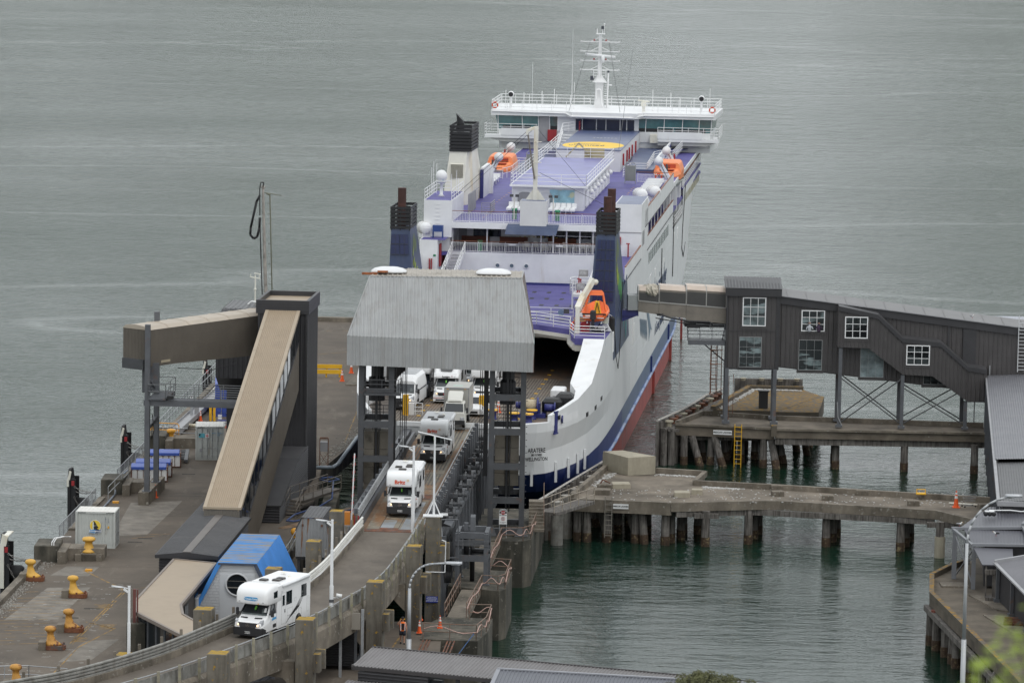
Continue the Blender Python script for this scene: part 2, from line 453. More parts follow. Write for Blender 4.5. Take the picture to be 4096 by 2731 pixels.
# ------------------------------------------------------------------ sea
def water_mat():
    m,n,l,p = _nt('sea_water')
    tc = n.new('ShaderNodeTexCoord').outputs['Object']
    p.inputs['Roughness'].default_value = .07
    p.inputs['IOR'].default_value = 1.33
    body = _mix(n,l,_ramp(n,l,_noise(n,l,tc,.012,4,.6),.35,.7),(.004,.021,.012),(.008,.028,.019))
    l.new(body,p.inputs['Base Color'])
    def bumpn(h,strength,dist,prev=None):
        b = n.new('ShaderNodeBump'); l.new(strength,b.inputs['Strength']); b.inputs['Distance'].default_value = dist
        l.new(h,b.inputs['Height'])
        if prev is not None: l.new(prev,b.inputs['Normal'])
        return b.outputs['Normal']
    # wind patches: smoother slicks and rougher cat's-paws
    patch = _ramp(n,l,_noise(n,l,tc,.010,5,.65,(.5,1.2,1)),.3,.75)
    def mul(lo,hi):
        r = n.new('ShaderNodeMapRange'); r.inputs['To Min'].default_value = lo; r.inputs['To Max'].default_value = hi
        l.new(patch,r.inputs['Value']); return r.outputs[0]
    sx = n.new('ShaderNodeSeparateXYZ'); l.new(tc,sx.inputs[0])
    shel = n.new('ShaderNodeMapRange')            # the basin behind the jetties is sheltered
    for k_,v_ in (('From Min',290),('From Max',420),('To Min',.46),('To Max',2.1)): shel.inputs[k_].default_value = v_
    l.new(sx.outputs['Y'],shel.inputs['Value'])
    rid = _noise(n,l,tc,.0045,3,.55,(.4,1.5,1))           # thin glassy streaks
    d1 = n.new('ShaderNodeMath'); d1.operation = 'SUBTRACT'; l.new(rid,d1.inputs[0]); d1.inputs[1].default_value = .5
    d2 = n.new('ShaderNodeMath'); d2.operation = 'ABSOLUTE'; l.new(d1.outputs[0],d2.inputs[0])
    st = n.new('ShaderNodeMapRange')
    for k_,v_ in (('From Max',.009),('To Min',.5),('To Max',1)): st.inputs[k_].default_value = v_
    l.new(d2.outputs[0],st.inputs['Value'])
    calm = n.new('ShaderNodeMath'); calm.operation = 'MULTIPLY'; l.new(st.outputs[0],calm.inputs[0]); l.new(shel.outputs[0],calm.inputs[1])
    def shl(a):
        mm = n.new('ShaderNodeMath'); mm.operation = 'MULTIPLY'
        if isinstance(a,float): mm.inputs[0].default_value = a
        else: l.new(a,mm.inputs[0])
        l.new(calm.outputs[0],mm.inputs[1]); return mm.outputs[0]
    big = _noise(n,l,tc,.22,3,.55,(.55,1,1))
    mid = _noise(n,l,tc,.95,4,.6,(.5,1,1))
    small = _noise(n,l,tc,3.4,3,.6,(.6,1,1))
    far = n.new('ShaderNodeMapRange')            # longer wavelets in the open harbour
    for k_,v_ in (('From Min',420),('From Max',900),('To Min',0),('To Max',1)): far.inputs[k_].default_value = v_
    l.new(sx.outputs['Y'],far.inputs['Value'])
    nn = bumpn(_noise(n,l,tc,.125,2,.6,(1.9,1,1)),far.outputs[0],1.5)
    nn = bumpn(big,shl(1.),.32,nn)
    nn = bumpn(mid,shl(mul(.6,1.2)),.20,nn)
    nn = bumpn(small,shl(mul(.4,1.2)),.05,nn)
    l.new(nn,p.inputs['Normal'])
    return m
b = MB()
b.add([(-1400,120,0),(1400,120,0),(2200,4200,0),(-2200,4200,0)],[(0,1,2,3)])
sea = tag(b.build('sea',water_mat()),kind='structure')

# wooded hills closing the far side of the harbour: above the picture, but mirrored in the water
b = MB(); g = random.Random(4)
N_ = 60; rows = []
for j,(d,hf) in enumerate(((0,0),(250,.35),(600,.75),(1000,1),(1800,.9))):
    rows.append([(-4200 + i * 140,3300 + d + 120 * sin(i * .5),-5 + hf * (105 + 40 * sin(i * .37) + 30 * sin(i * .9 + 1) + g.uniform(-14,14))) for i in range(N_)])
b.loft(rows,caps=False,close=False)
tag(b.build('hills',M('wooded_hillside',(.06,.075,.05),.95,var=.3,vs=.01)),kind='structure')

# ------------------------------------------------------------------ the quay on the left
def quay_mat():
    m,n,l,p = _nt('worn_asphalt')
    tc = n.new('ShaderNodeTexCoord').outputs['Object']
    f = _noise(n,l,tc,.16,7,.68)
    c = _mix(n,l,_ramp(n,l,f,.32,.68),(.062,.049,.038),(.150,.120,.092))
    f = _noise(n,l,tc,.32,5,.7,(1.6,.4,1))
    c = _mix(n,l,_ramp(n,l,f,.56,.72),c,(.205,.172,.135))
    f = _noise(n,l,tc,.5,4,.7,(.35,1.3,1))
    c = _mix(n,l,_ramp(n,l,f,.62,.72),c,(.052,.043,.036))
    f = _noise(n,l,tc,2.6,3,.6)
    c = _mix(n,l,_ramp(n,l,f,.71,.75),c,(.33,.31,.28))
    f = _noise(n,l,tc,9,3,.6)
    c = _mix(n,l,_ramp(n,l,f,.3,.9),c,(.105,.087,.068))
    l.new(c,p.inputs['Base Color'])
    p.inputs['Roughness'].default_value = .85
    b = n.new('ShaderNodeBump'); b.inputs['Strength'].default_value = .35; b.inputs['Distance'].default_value = .02
    l.new(_noise(n,l,tc,12,4,.6),b.inputs['Height']); l.new(b.outputs['Normal'],p.inputs['Normal'])
    return m
ASPH = quay_mat()
EX = lambda y: -35.37 + (y - 277.7) * .0577        # the seaward edge of the quay
b = MB()
poly = [(EX(190),190),(-5.4,190),(-5.4,261.5),(-4.4,261.5),(-4.4,272.5),(-10.2,272.5),(-10.2,268),(-15.4,268),(-15.4,300),(-15.9,337.5),(-13.5,355),(-7,440),(EX(441),441)]
n = len(poly)
b.add([(x,y,3.5) for x,y in poly],[tuple(range(n))]); b.k = 1
b.add([(x,y,3.5) for x,y in poly] + [(x,y,1.9) for x,y in poly],[(i,n + i,n + (i + 1) % n,(i + 1) % n) for i in range(n)])
quay = tag(b.build('quay',[ASPH,CONCD]),kind='structure')
b = MB()
b.bx(-45,-4.6,190,441,-1.5,-.6)
tag(b.build('seabed',CONCD),kind='structure')

# kerb along the edge, joints between the paving bays, patches and painted marks
b = MB()
for y0,y1 in ((190,291.5),(306,321),(327,346),(351,388),(398,440)):
    a,c = EX(y0),EX(y1)
    b.prism([(a - .05,y0),(a + .45,y0),(c + .45,y1),(c - .05,y1)],3.3,3.86 if y0 < 200 else 3.66)
b.prism([(-25.9,440.4),(-7,439.4),(-7,440.3),(-25.9,441.3)],3.3,3.95)
tag(b.build('quay_kerb',CONC),kind='structure')
LINEY = M('worn_yellow_line',(.30,.175,.045),.8,var=.2,vs=3,stain=(.11,.09,.068),st=(.45,.6),ss=1.2)
LINEW = M('worn_white_line',(.4,.39,.36),.8,var=.2,vs=3)
JOINT = M('dark_joint',(.045,.038,.03),.9,var=.3,vs=2)
PATCH = M('pale_patch',(.185,.165,.14),.85,var=.2,vs=.8,stain=(.11,.095,.075),st=(.5,.75),ss=1.2)
b = MB()
def stripe(x0,y0,x1,y1,w,z=3.506):
    d = Vector((x1 - x0,y1 - y0,0)).normalized(); s = Vector((-d.y,d.x,0)) * w / 2
    a,c = Vector((x0,y0,z)),Vector((x1,y1,z))
    b.quad(a - s,c - s,c + s,a + s)
for i in range(17):
    y = 262.5 + i * 1.16
    stripe(EX(y) + .9 + .35 * rng.random(),y - .25,-31.2 - .1 * i * .2 + rng.random() * 1.6,y + .55,.09)
stripe(-27.2,281.5,-28.9,262.9,.10); stripe(-27.0,281.5,-28.7,262.9,.10)
stripe(-30.8,289.5,-26.9,281.7,.16); stripe(-28.6,270.5,-26.4,268.2,.16); stripe(-26.5,268.2,-28.2,262.0,.13)
stripe(-28.2,262.,-29.6,245,.10); stripe(-27.4,282.,-20.5,287.6,.07)
stripe(-28.7,303.,-26.4,304.6,.08); stripe(-28.4,304.6,-25.9,305.3,.08)
stripe(-14.6,352,-13.9,395,.10); stripe(-20,432,-9,434,.12); stripe(-20.5,412,-9.6,420,.12)
for cx,cy in ((-28.3,276.2),(-27.3,268.9),(-28.6,264.6),(-29.1,252.4)):
    for k in range(6): stripe(cx - .5 + rng.random() * .3,cy - .8 + k * .3,cx + .6 + rng.random() * .4,cy - .7 + k * .3,.12)
tag(b.build('yellow_road_markings',LINEY),kind='structure')
b = MB()
for i in range(5):
    y = 275.5 + i * .9
    stripe(-34.7 - i * .0,y - i * .6,-33.6,y - i * .6,.07)
for i in range(130):
    x,y = rng.uniform(-34,-27),rng.uniform(240,285)
    stripe(x,y,x + rng.uniform(.05,.5),y + rng.uniform(-.05,.05),rng.uniform(.04,.12))
tag(b.build('white_road_markings',LINEW),kind='structure')
b = MB()
for y in (297.5,313,329.5,347,366,290.7,284): stripe(EX(y) + .6,y,-15.8 if y > 300 else -24.8,y + .7,.055,3.504)
for x,y in ((-27.6,303.2),(-28.7,275.2),(-29.8,271.8),(-30.6,268.6),(-28.2,301.5),(-26.8,334.)): b.bx(x - .55,x + .55,y - .2,y + .2,3.49,3.507)
tag(b.build('paving_joints',JOINT),kind='structure')
b = MB()
for pl in ([(-32.6,282.6),(-29.6,283),(-30.6,271.2),(-34.2,270.6)],[(-30.2,319.2),(-26.2,320.6),(-27.6,304.8),(-30.2,303.8)],[(-32.2,291),(-29.8,291.1),(-30.2,287.3),(-33,287.2)],[(-28,264),(-25.8,264.8),(-26.9,258),(-29,257)]):
    b.add([(x,y,3.504) for x,y in pl],[(0,1,2,3)])
tag(b.build('pale_paving_patches',PATCH),kind='structure')
# shell grit swept against the kerb
b = MB()
for i in range(900):
    y = rng.uniform(262,294); x = EX(y) + .5 + abs(rng.gauss(0,.38))
    s = rng.uniform(.02,.06)
    b.box((x,y,3.5 + s * .4),(s * 2,s * 2,s),rng.random() * 3)
for i in range(420):
    y = rng.uniform(336,362); x = -15.8 + (y - 337) * .13 - abs(rng.gauss(0,.5)) - .4
    s = rng.uniform(.02,.07)
    b.box((x,y,3.5 + s * .4),(s * 2.4,s * 2.4,s),rng.random() * 3)
tag(b.build('shell_grit',M('shell_grit',(.30,.28,.25),.8,var=.4,vs=9)),kind='stuff')

# ------------------------------------------------------------------ mooring bollards
def bollard(loc,rz,label,mats,plinth=True):
    t = thing('mooring_bollard',label,'bollard',loc,rz,'mooring bollards on the quay')
    b = MB(); b.smooth = True
    n = 18
    def ring(z,cx,rx,ry): return [(cx + rx * cos(2 * pi * i / n),ry * sin(2 * pi * i / n),z) for i in range(n)]
    b.loft([ring(.30,.16,.62,.48),ring(.42,.14,.50,.40),ring(.62,.05,.30,.27),ring(.95,0,.22,.21),ring(1.12,0,.21,.2),ring(1.2,0,.30,.3),ring(1.28,0,.385,.36),ring(1.4,0,.39,.37),ring(1.5,0,.31,.3),ring(1.55,0,.14,.13)])
    b.smooth = False
    b.build('bollard_head',mats[0],t)
    b = MB()
    b.prism([(-.25,-.5),(.75,-.55),(1.0,-.3),(1.0,.3),(.75,.55),(-.25,.5)],.02,.3)
    for x,y in ((.85,-.25),(.85,.25),(.3,-.44),(.3,.44)): b.cyl((x,y,.3),.07,.12,8)
    b.build('base_plate',mats[1],t)
    if plinth:
        b = MB(); b.bx(-.75,-.26,-.55,.55,0,.55); b.build('plinth',CONC,t)
    return t
YB = M('yellow_bollard_paint',(.64,.36,.06),.55,var=.1,vs=2,stain=(.2,.08,.02),st=(.62,.7),ss=2.2)
YR = M('rusting_bollard_paint',(.52,.26,.05),.6,var=.15,vs=2,stain=(.17,.06,.022),st=(.5,.6),ss=1.8)
RB = M('rusted_bollard_base',(.17,.062,.028),.75,var=.3,vs=3)
t = bollard((-30.9,293.9,3.5),R(95),'yellow mushroom bollard on a plinth in front of the container with the wolf badge',(YB,YB))
b = MB(); b.bx(-.75,.95,-1.0,1.0,0,.48); b.build('long_plinth',CONC,t)
for c in kids(t):
    if c.name.startswith(('bollard_head','base_plate')): c.location.z = .3
    if c.name.startswith('bollard_head'): c.scale = (1.35,1.35,.9)
bollard((-34.15,285.2,3.5),0,'yellow bollard pressed against the quay edge kerb beside the nearest fender',(YB,RB))
bollard((-30.45,279.2,3.5),0,'yellow bollard standing in the corner of the painted hatching',(YB,RB))
bollard((-29.4,267.1,3.5),0,'chipped yellow bollard beside two painted chevron lines',(YR,RB))
bollard((-29.95,261.2,3.5),0,'bollard rusted brown below its yellow cap',(YR,RUST))
bollard((-30.7,248.9,3.5),0,'bollard behind the pipe rail in the bottom corner of the quay',(YR,RUST))
t = bollard((-29.55,349.0,3.5),0,'clean orange-yellow bollard beside the grey container with doors',(YELLOW,YELLOW),False)

# ------------------------------------------------------------------ fenders and their concrete anchor blocks
def fender(loc,rz,label,whiteedge):
    t = thing('quay_fender',label,'fender',loc,rz,'panel fenders along the quay edge')
    b = MB()
    b.prismx([(-1.1,-1.2),(1.1,-1.2),(1.1,3.6),(.55,4.35),(-.55,4.35),(-1.1,3.6)],-.22,0)
    b.build('fender_panel',RUBBER,t)
    b = MB()
    for y in (-.95,.85): b.prismx([(y,-1.2),(y + .12,-1.2),(y + .12,3.6),(y,3.6)],0,.42)
    b.bx(0,.42,-.83,.85,1.9,2.05); b.bx(0,.42,-.83,.85,-.6,-.45); b.bx(0,.1,-.83,.85,-1.1,3.5)
    b.build('steel_frame',BLACK,t)
    b = MB(); b.bx(-.26,.06 if whiteedge else -.1,-1.14,-1.02,(.4 if whiteedge else 3.0),3.55); b.prismy([(-.24,3.55),(.2,3.55),(.36,4.25),(-.05,4.45)] if whiteedge else [(-.24,3.55),(-.02,3.55),(.1,4.2),(-.05,4.3)],-1.14,-1.0)
    if whiteedge: b.bx(-.05,.4,-1.0,1.0,4.25,4.34)
    b.build('white_edge',CREAM,t)
    b = MB(); b.bx(.12,.36,-1.2,-1.141,3.1,3.5); b.build('reflector',RED,t)
    b = MB(); b.smooth = True
    b.T = Matrix.Rotation(pi / 2,4,'Y')
    b.lathe((-1.35,.0,.3),[(.62,0),(.62,.85),(.44,1.1)],18)
    b.T = None; b.build('rubber_buffer',RUBBER,t)
    b = MB(); b.smooth = True; b.T = Matrix.Rotation(pi / 2,4,'Y'); b.cyl((-1.35,0,1.35),.44,.55,16); b.build('buffer_collar',GALV,t)
    b = MB()
    def chain(p,q,sag):
        P,Q = Vector(p),Vector(q); m = 11
        pts = [P.lerp(Q,i / m) - Vector((0,0,sag * 4 * (i / m) * (1 - i / m))) for i in range(m + 1)]
        for i,(a,c) in enumerate(zip(pts,pts[1:])):
            o = Vector((0,.05,0)) if i % 2 else Vector((.03,0,.04))
            b.tube(a + o,c + o,.028,4); b.tube(a - o,c - o,.028,4)
    chain((.3,-1.0,3.0),(2.0,-.8,2.6),.18); chain((.3,-.9,2.6),(2.0,-.7,2.5),.12)
    chain((.3,-1.05,2.2),(1.7,-1.0,-.3),.1); chain((1.9,-.85,2.0),(1.5,-.6,-.6),.05)
    b.build('chains',CHAIN,t)
    return t
fender((-37.1,294.6,.9),R(-3),'white edged fender panel nearest the viewer with hanging chain',True)
fender((-35.55,325.2,.9),R(-3),'dark fender panel seaward of the mesh railing and concrete block',False)
fender((-33.6,349.3,.9),R(-3),'dark fender panel behind the steel trestle legs',False)
fender((-29.95,394.0,.9),R(-3),'distant fender panel under the brown sloping walkway',False)
def anchor(y,label,x1):
    e = EX(y)
    t = thing('concrete_block',label,'concrete block',(e,y,0))
    b = MB(); b.rbox(-.35,1.45,-1.5,1.6,-.4,4.72,.05); b.build('anchor_block',CONCD,t)
    b = MB(); b.prism([(1.45,-2.2),(2.05,-2.2),(2.05,1.6),(1.45,1.6)],3.45,4.4); b.bx(2.05,x1,-.4,1.6,3.45,4.36); b.build('upstand',CONC,t)
    return t
a1 = anchor(294.,'concrete fender block with a low wall running to the container with the wolf badge',4.7)
b = MB()
for x in (.95,1.1): b.path([(x,-1.4,4.74),(x + .0,-1.35,4.95),(x + .0,.5,4.95),(x + .5,1.2,4.95),(x + 1.0,1.2,4.95)],.035,5)
b.build('white_ladder_rail',RAILW,a1)
def marker(x,y,z,parent=None,name='survey_plate'):
    b = MB(); b.bx(x - .12,x + .12,y - .03,y,z - .16,z + .16); b.k = 1
    b.cyl((x,y - .035,z + .06),.05,.001,8)
    for s in (-1,1): b.prismy([(x - .07,z + s * .11),(x + .07,z + s * .11),(x,z)],y - .036,y - .031)
    return b.build(name,[SIGNW,INK],parent)
marker(3.2,-.41,3.95,a1)
anchor(324.5,'concrete fender block joined to a low wall by the blue-lidded crates',3.2)
anchor(348.5,'concrete fender block carrying pipework beside the yellow hand rail',4.6)

# ------------------------------------------------------------------ railings along the quay edge
def meshrail(pts,label,name='edge_railing',mesh=True,h=1.1,mat=GALV):
    t = thing(name,label,'railing',pts[0])
    P = [Vector(p) - Vector(pts[0]) for p in pts]
    b = MB(); b.rail(P,h,2 if not mesh else 1,1.9,.035)
    b.build('rail',mat,t)
    if mesh:
        b = MB()
        for a,c in zip(P,P[1:]):
            L = (c - a).length; k = int(L / .14)
            for i in range(k): 
                q = a.lerp(c,i / k); b.tube(q + Vector((0,0,.05)),q + Vector((0,0,h)),.006,3)
            for j in range(1,8): b.tube(a + Vector((0,0,h * j / 8)),c + Vector((0,0,h * j / 8)),.006,3)
        b.build('wire_mesh',GALV,t)
    return t
meshrail([(EX(301) + .15,301,3.66),(EX(318) + .1,318.5,3.66)],'grey mesh railing on the quay edge behind the container with the wolf badge')
meshrail([(EX(319.5) + .9,319.5,3.6),(EX(325) + 1.6,325.5,4.3)],'short plain pipe railing climbing onto the concrete block',mesh=False)
meshrail([(EX(328) + .3,328,3.66),(EX(346) + .25,346,3.66)],'grey mesh railing beside the blue-lidded crates')
meshrail([(EX(352) - .2,352,3.66),(EX(372) - .1,372,3.9),(EX(392) + .2,392,4.2)],'tall railing of stretched wires beside the long steel gangplank',mesh=False,h=1.25)
meshrail([(-33.1,250.2,3.5),(-30.1,250.6,3.5),(-27.6,249.9,3.5)],'plain pipe railing in the bottom corner of the quay',mesh=False)

# ------------------------------------------------------------------ containers
def container(loc,rz,L,Wd,Hh,label,mat,roof,doors):
    """front face at y=0 facing the viewer, width L along x, depth Wd"""
    t = thing('shipping_container',label,'container',loc,rz)
    b = MB()
    e = .07
    for x in (0,L - e * 2):
        for y in (0,Wd - e * 2): b.bx(x,x + e * 2,y,y + e * 2,0,Hh)
    for z in (0,Hh - .12):
        for y in (0,Wd - e): b.bx(e * 2,L - e * 2,y,y + e,z + .003,z + .12)
        for x in (0,L - e): b.bx(x,x + e,e * 2,Wd - e * 2,z + .003,z + .117)
    b.build('corner_frame',mat,t)
    b = MB()
    z0,z1 = .12,Hh - .12
    if doors != 'front': b.ribs([(e * 2,.075,z0),(L - e * 2,.075,z0),(L - e * 2,.075,z1),(e * 2,.075,z1)],(0,0,1),.24,.036)
    if doors != 'right': b.ribs([(L - .075,e * 2,z0),(L - .075,Wd - e * 2,z0),(L - .075,Wd - e * 2,z1),(L - .075,e * 2,z1)],(0,0,1),.24,.036)
    b.ribs([(.075,Wd - e * 2,z0),(.075,e * 2,z0),(.075,e * 2,z1),(.075,Wd - e * 2,z1)],(0,0,1),.24,.036)
    b.ribs([(L - e * 2,Wd - .075,z0),(e * 2,Wd - .075,z0),(e * 2,Wd - .075,z1),(L - e * 2,Wd - .075,z1)],(0,0,1),.24,.036)
    b.bx(.1,L - .1,.1,Wd - .1,.06,.13)
    b.build('walls',mat,t)
    b = MB(); b.ribs([(.05,.05,Hh - .01),(L - .05,.05,Hh - .01),(L - .05,Wd - .05,Hh - .01),(.05,Wd - .05,Hh - .01)],(0,1,0),.28,.02,.8); b.build('roof',roof,t)
    # doors
    w = L if doors == 'front' else Wd
    def dp(u,d,z):  # door-plane coordinates -> local
        return (u,-d + .05,z) if doors == 'front' else (L - .05 + d,u,z)
    for k in (0,1):
        u0,u1 = (.15,w / 2 - .012) if k == 0 else (w / 2 + .012,w - .15)
        b = MB()
        def slab(ua,ub,za,zb,d0,d1):
            P = [dp(ua,d0,za),dp(ub,d0,za),dp(ub,d0,zb),dp(ua,d0,zb)]
            Q = [dp(ua,d1,za),dp(ub,d1,za),dp(ub,d1,zb),dp(ua,d1,zb)]
            b.hexa(P + Q)
        slab(u0,u1,.15,Hh - .15,-.03,.0)
        for j in range(5): slab(u0 + .1,u1 - .1,.35 + j * (Hh - .6) / 5,.35 + (j + .55) * (Hh - .6) / 5,.0,.03)
        d = b.build('door',mat,t)
        b = MB()
        for uu in (u0 + (u1 - u0) * .38,u0 + (u1 - u0) * .82) if k == 0 else (u0 + (u1 - u0) * .18,u0 + (u1 - u0) * .62):
            b.tube(dp(uu,.07,.12),dp(uu,.07,Hh - .12),.022,6)
            for z in (.35,.95,1.7,Hh - .35): slab(uu - .05,uu + .05,z - .04,z + .04,.03,.075)
            b.tube(dp(uu,.09,1.1),dp(uu + (.3 if k == 0 else -.3),.09,1.05),.018,5)
        b.build('lock_rods',GALV,d)
    b = MB()
    slabs = ((-.0,.2),(.2,.4))
    for u in [x * .1 for x in range(6)]:
        for s in (0,1):
            uu = .18 + u if s == 0 else L - .18 - .5 + u
            b.prismy([(uu,Hh - .1),(uu + .05,Hh - .1),(uu + .1,Hh - .02),(uu + .05,Hh - .02)],-.008,-.003)
    b.build('hazard_stripes',INK,t)
    return t
c1 = container((-32.4,298.6,3.5),R(-2),2.99,2.44,2.75,'pale grey container with a yellow disc badge of a howling wolf',CONT,CONTT,'right')
b = MB(); b.bx(1.75,2.15,-.004,.05,.0,.1); b.build('fork_pocket',BLACK,c1)
# badge: yellow disc, dark howling wolf, two-tone name plate
q = lambda x,z: (1.5 + x,z)
b = MB(); n = 40
b.prismy([q(.43 * cos(2 * pi * i / n),1.72 + .43 * sin(2 * pi * i / n)) for i in range(n)],-.010,.0); b.build('badge_rim',SIGNW,c1)
b = MB(); b.prismy([q(.405 * cos(2 * pi * i / n),1.72 + .405 * sin(2 * pi * i / n)) for i in range(n)],-.014,-.002); b.build('badge_disc',M('badge_yellow',(.78,.56,.06),.5,var=.03),c1)
b = MB()
b.prismy([q(-.10,1.40),q(.30,1.40),q(.22,1.47),q(.10,1.5),q(.26,1.57),q(.16,1.68),q(.06,1.86),q(-.02,2.0),q(-.10,2.08),q(-.17,2.06),q(-.09,1.94),q(-.12,1.80),q(-.06,1.72),q(-.12,1.6)],-.018,-.006)
b.build('badge_wolf',INK,c1)
b = MB(); b.prismy([q(-.20,1.40),q(-.10,1.40),q(-.125,1.6),q(-.07,1.72),q(-.13,1.80),q(-.10,1.94),q(-.19,2.03),q(-.21,1.85)],-.017,-.005); b.prismy([q(.02,1.72),q(.08,1.68),q(.05,1.8)],-.021,-.012); b.build('badge_wolf_chest',M('badge_pale_grey',(.5,.56,.56),.5,var=0),c1)
b = MB(); b.prismy([q(-.46,1.18),q(0,1.13),q(.46,1.18),q(.46,1.41),q(0,1.45),q(-.46,1.41)],-.016,-.003); b.build('badge_border',SIGNW,c1)
b = MB(); b.prismy([q(-.44,1.20),q(0,1.15),q(0,1.43),q(-.44,1.39)],-.021,-.004); b.build('badge_plate',M('badge_blue',(.07,.26,.52),.5,var=.02),c1)
b = MB(); b.prismy([q(0,1.15),q(.44,1.20),q(.44,1.39),q(0,1.43)],-.021,-.004); b.build('badge_plate',M('badge_navy',(.03,.06,.15),.5,var=.02),c1)
text('ROYAL',.165,INKW,c1,face((1.285,-.024,1.29),(1,0,0),(0,0,1)),bold=.004)
text('WOLF',.165,INKW,c1,face((1.715,-.024,1.29),(1,0,0),(0,0,1)),bold=.004)
for i,ch in enumerate('RWTU126401 2'): text(ch,.11,INKN,c1,face((2.27,-.004,2.33 - i * .108),(1,0,0),(0,0,1)),'serial_number')
for i,ch in enumerate('1228'): text(ch,.11,INKN,c1,face((2.47,-.004,2.33 - i * .108),(1,0,0),(0,0,1)),'size_code')
b = MB(); b.bx(2.42,2.53,-.006,.02,1.52,1.7); b.build('yellow_plate',YELLOWC,c1)
c2 = container((-26.85,341.6,3.5),R(4),2.44,2.99,2.88,'grey container with its two doors facing out and a hazard diamond',CONT,CONTT,'front')
b = MB(); b.bx(.28,.78,-.035,-.005,1.95,2.3); b.build('blue_notice',CYAN,c2)
b = MB(); b.bx(.30,.42,-.04,-.03,2.08,2.27); b.build('notice_emblem',INK,c2)
b = MB(); b.bx(.83,1.18,-.035,-.005,1.93,2.38); b.build('hazard_notice',SIGNW,c2)
b = MB(); b.prismy([(1.0,1.95),(1.14,2.10),(1.0,2.25),(.86,2.10)],-.042,-.03); b.build('hazard_diamond',M('faded_pink_red',(.55,.2,.2),.5,var=.1),c2)
text('HAZCHEM',.085,INK,c2,face((1.005,-.04,2.33),(1,0,0),(0,0,1)))
text('RWTU 120642 3',.13,INKB,c2,face((1.85,-.035,2.32),(1,0,0),(0,0,1)),'serial_number')
text('15G1',.12,INKB,c2,face((1.95,-.035,2.14),(1,0,0),(0,0,1)),'size_code')
b = MB(); b.bx(.35,.6,-.035,-.01,.72,1.0); b.build('data_plate',GREY,c2)
c3 = container((-27.1,367.2,3.5),R(4),2.6,6.06,3.0,'deep blue container half hidden behind the tan ramp roof',CONTB,CONTB,'front')

# ------------------------------------------------------------------ covered crates
def crate(loc,rz,label,L=2.95,Wd=2.0,Hh=1.25):
    t = thing('covered_crate',label,'crate',loc,rz,'white crates with blue lids')
    b = MB(); b.bx(.05,L - .05,.05,Wd - .05,.12,Hh - .2); b.build('crate_sides',SIGNW,t)
    b = MB()
    for x in (0,L): 
        for y in (0,Wd): b.bar((x,y,0),(x,y,Hh),.07)
    for i in range(1,6): b.bar((L * i / 6,.02,.1),(L * i / 6,.02,Hh - .2),.04)
    for i in range(1,5): b.bar((L,Wd * i / 5,.1),(L,Wd * i / 5,Hh - .1),.05)
    for i in range(6):
        for s in (0,1): b.bar((L * (i + s) / 6,.015,Hh - .3 - .0),(L * (i + .35 + s * .3) / 6,.015,Hh - .19),.025)
    for z in (.1,Hh - .02): b.bar((0,0,z),(L,0,z),.05); b.bar((L,0,z),(L,Wd,z),.05)
    b.build('steel_frame',RUST,t)
    b = MB(); b.rbox(-.04,L - .08,-.04,Wd + .04,Hh - .2,Hh + .03,.04); b.build('lid',LIDB,t)
    return t
crate((-31.15,329.4,3.5),R(4),'white crate with blue lid, nearest of three beside the trestle legs')
crate((-31.0,331.9,3.5),R(4),'white crate with blue lid, middle one pushed against its neighbour')
crate((-30.7,337.0,3.5),R(4),'white crate with blue lid standing apart, next to the dark steel ramp piece')

# small quayside things
b = MB(); t = thing('steel_ramp_section','dark grey steel ramp piece with lattice deck lying behind the crates','ramp piece',(-29.9,341,3.5),R(2))
b.prismx([(-1.6,.1),(1.7,.45),(1.7,.75),(-1.6,.35)],2.2,2.5); b.prismx([(-1.6,.1),(1.7,.45),(1.7,.75),(-1.6,.35)],0,.3)
for i in range(6): b.bx(.3,2.2,-1.4 + i * .55,-1.2 + i * .55,.3 + i * .05,.48 + i * .05)
for i in range(3): b.bx(.75 + i * .5,.9 + i * .5,-1.4,1.6,.35,.62)
b.build('ramp_frame',STEELM,t)
def cone(loc,label,s=1.,mat=CONEO):
    t = thing('traffic_cone',label,'traffic cone',loc,0,'orange traffic cones')
    b = MB(); b.bx(-.2 * s,.2 * s,-.2 * s,.2 * s,0,.05 * s); b.cyl((0,0,.05 * s),.15 * s,.87 * s,14,.03 * s); b.build('cone_body',mat,t)
    b = MB(); b.cyl((0,0,.50 * s),.094 * s,.14 * s,14,.074 * s); b.cyl((0,0,.72 * s),.064 * s,.1 * s,14,.05 * s); b.build('reflective_bands',CONEW,t)
    return t
cone((-28.5,321.9,3.5),'orange cone against the concrete footing of the trestle',1.15)
cone((-28.2,364.4,3.5),'orange cone left of the two yellow posts')
cone((-25.45,360.6,3.5),'dull red cone beside the drums by the tan ramp roof',1.15,M('dull_red_cone',(.4,.06,.03),.6,var=.1))
for x,z,lb in ((-27.3,1.4,'shorter of two yellow posts behind the grey container'),(-26.95,1.85,'taller of two yellow posts in front of the blue container')):
    b = MB(); b.cyl((0,0,0),.12,z,12); b.sph((0,0,z),.12,12,6); 
    o = tag(b.build('guard_post',YELLOWC,loc=(x,364.5,3.5)),lb,'post','yellow guard posts')
    b = MB(); b.cyl((0,0,z - .15),.123,.06,12); b.build('white_band',CONEW,o)
t = thing('paint_drum','white and navy lidded drum, one of a huddle beside the dull red cone','drum',(-26.1,361.8,3.5),0,'drums on the quay')
def drum(t):
    b = MB(); b.cyl((0,0,0),.19,.42,12); b.build('drum_body',SIGNW,t)
    b = MB(); b.cyl((0,0,.42),.2,.03,12); b.cyl((0,0,.2),.194,.04,12); b.build('lid',DKBLUE,t)
drum(t)
for i in range(9):
    dup(t,(-26.1 + (i % 4 + 1) * .38 - .6,361.8 + (i // 4) * .5,3.5 + (.45 if i > 6 else 0)))
t = thing('grey_post','slim grey post with a black and white survey plate on top','post',(-29.0,364.3,3.5))
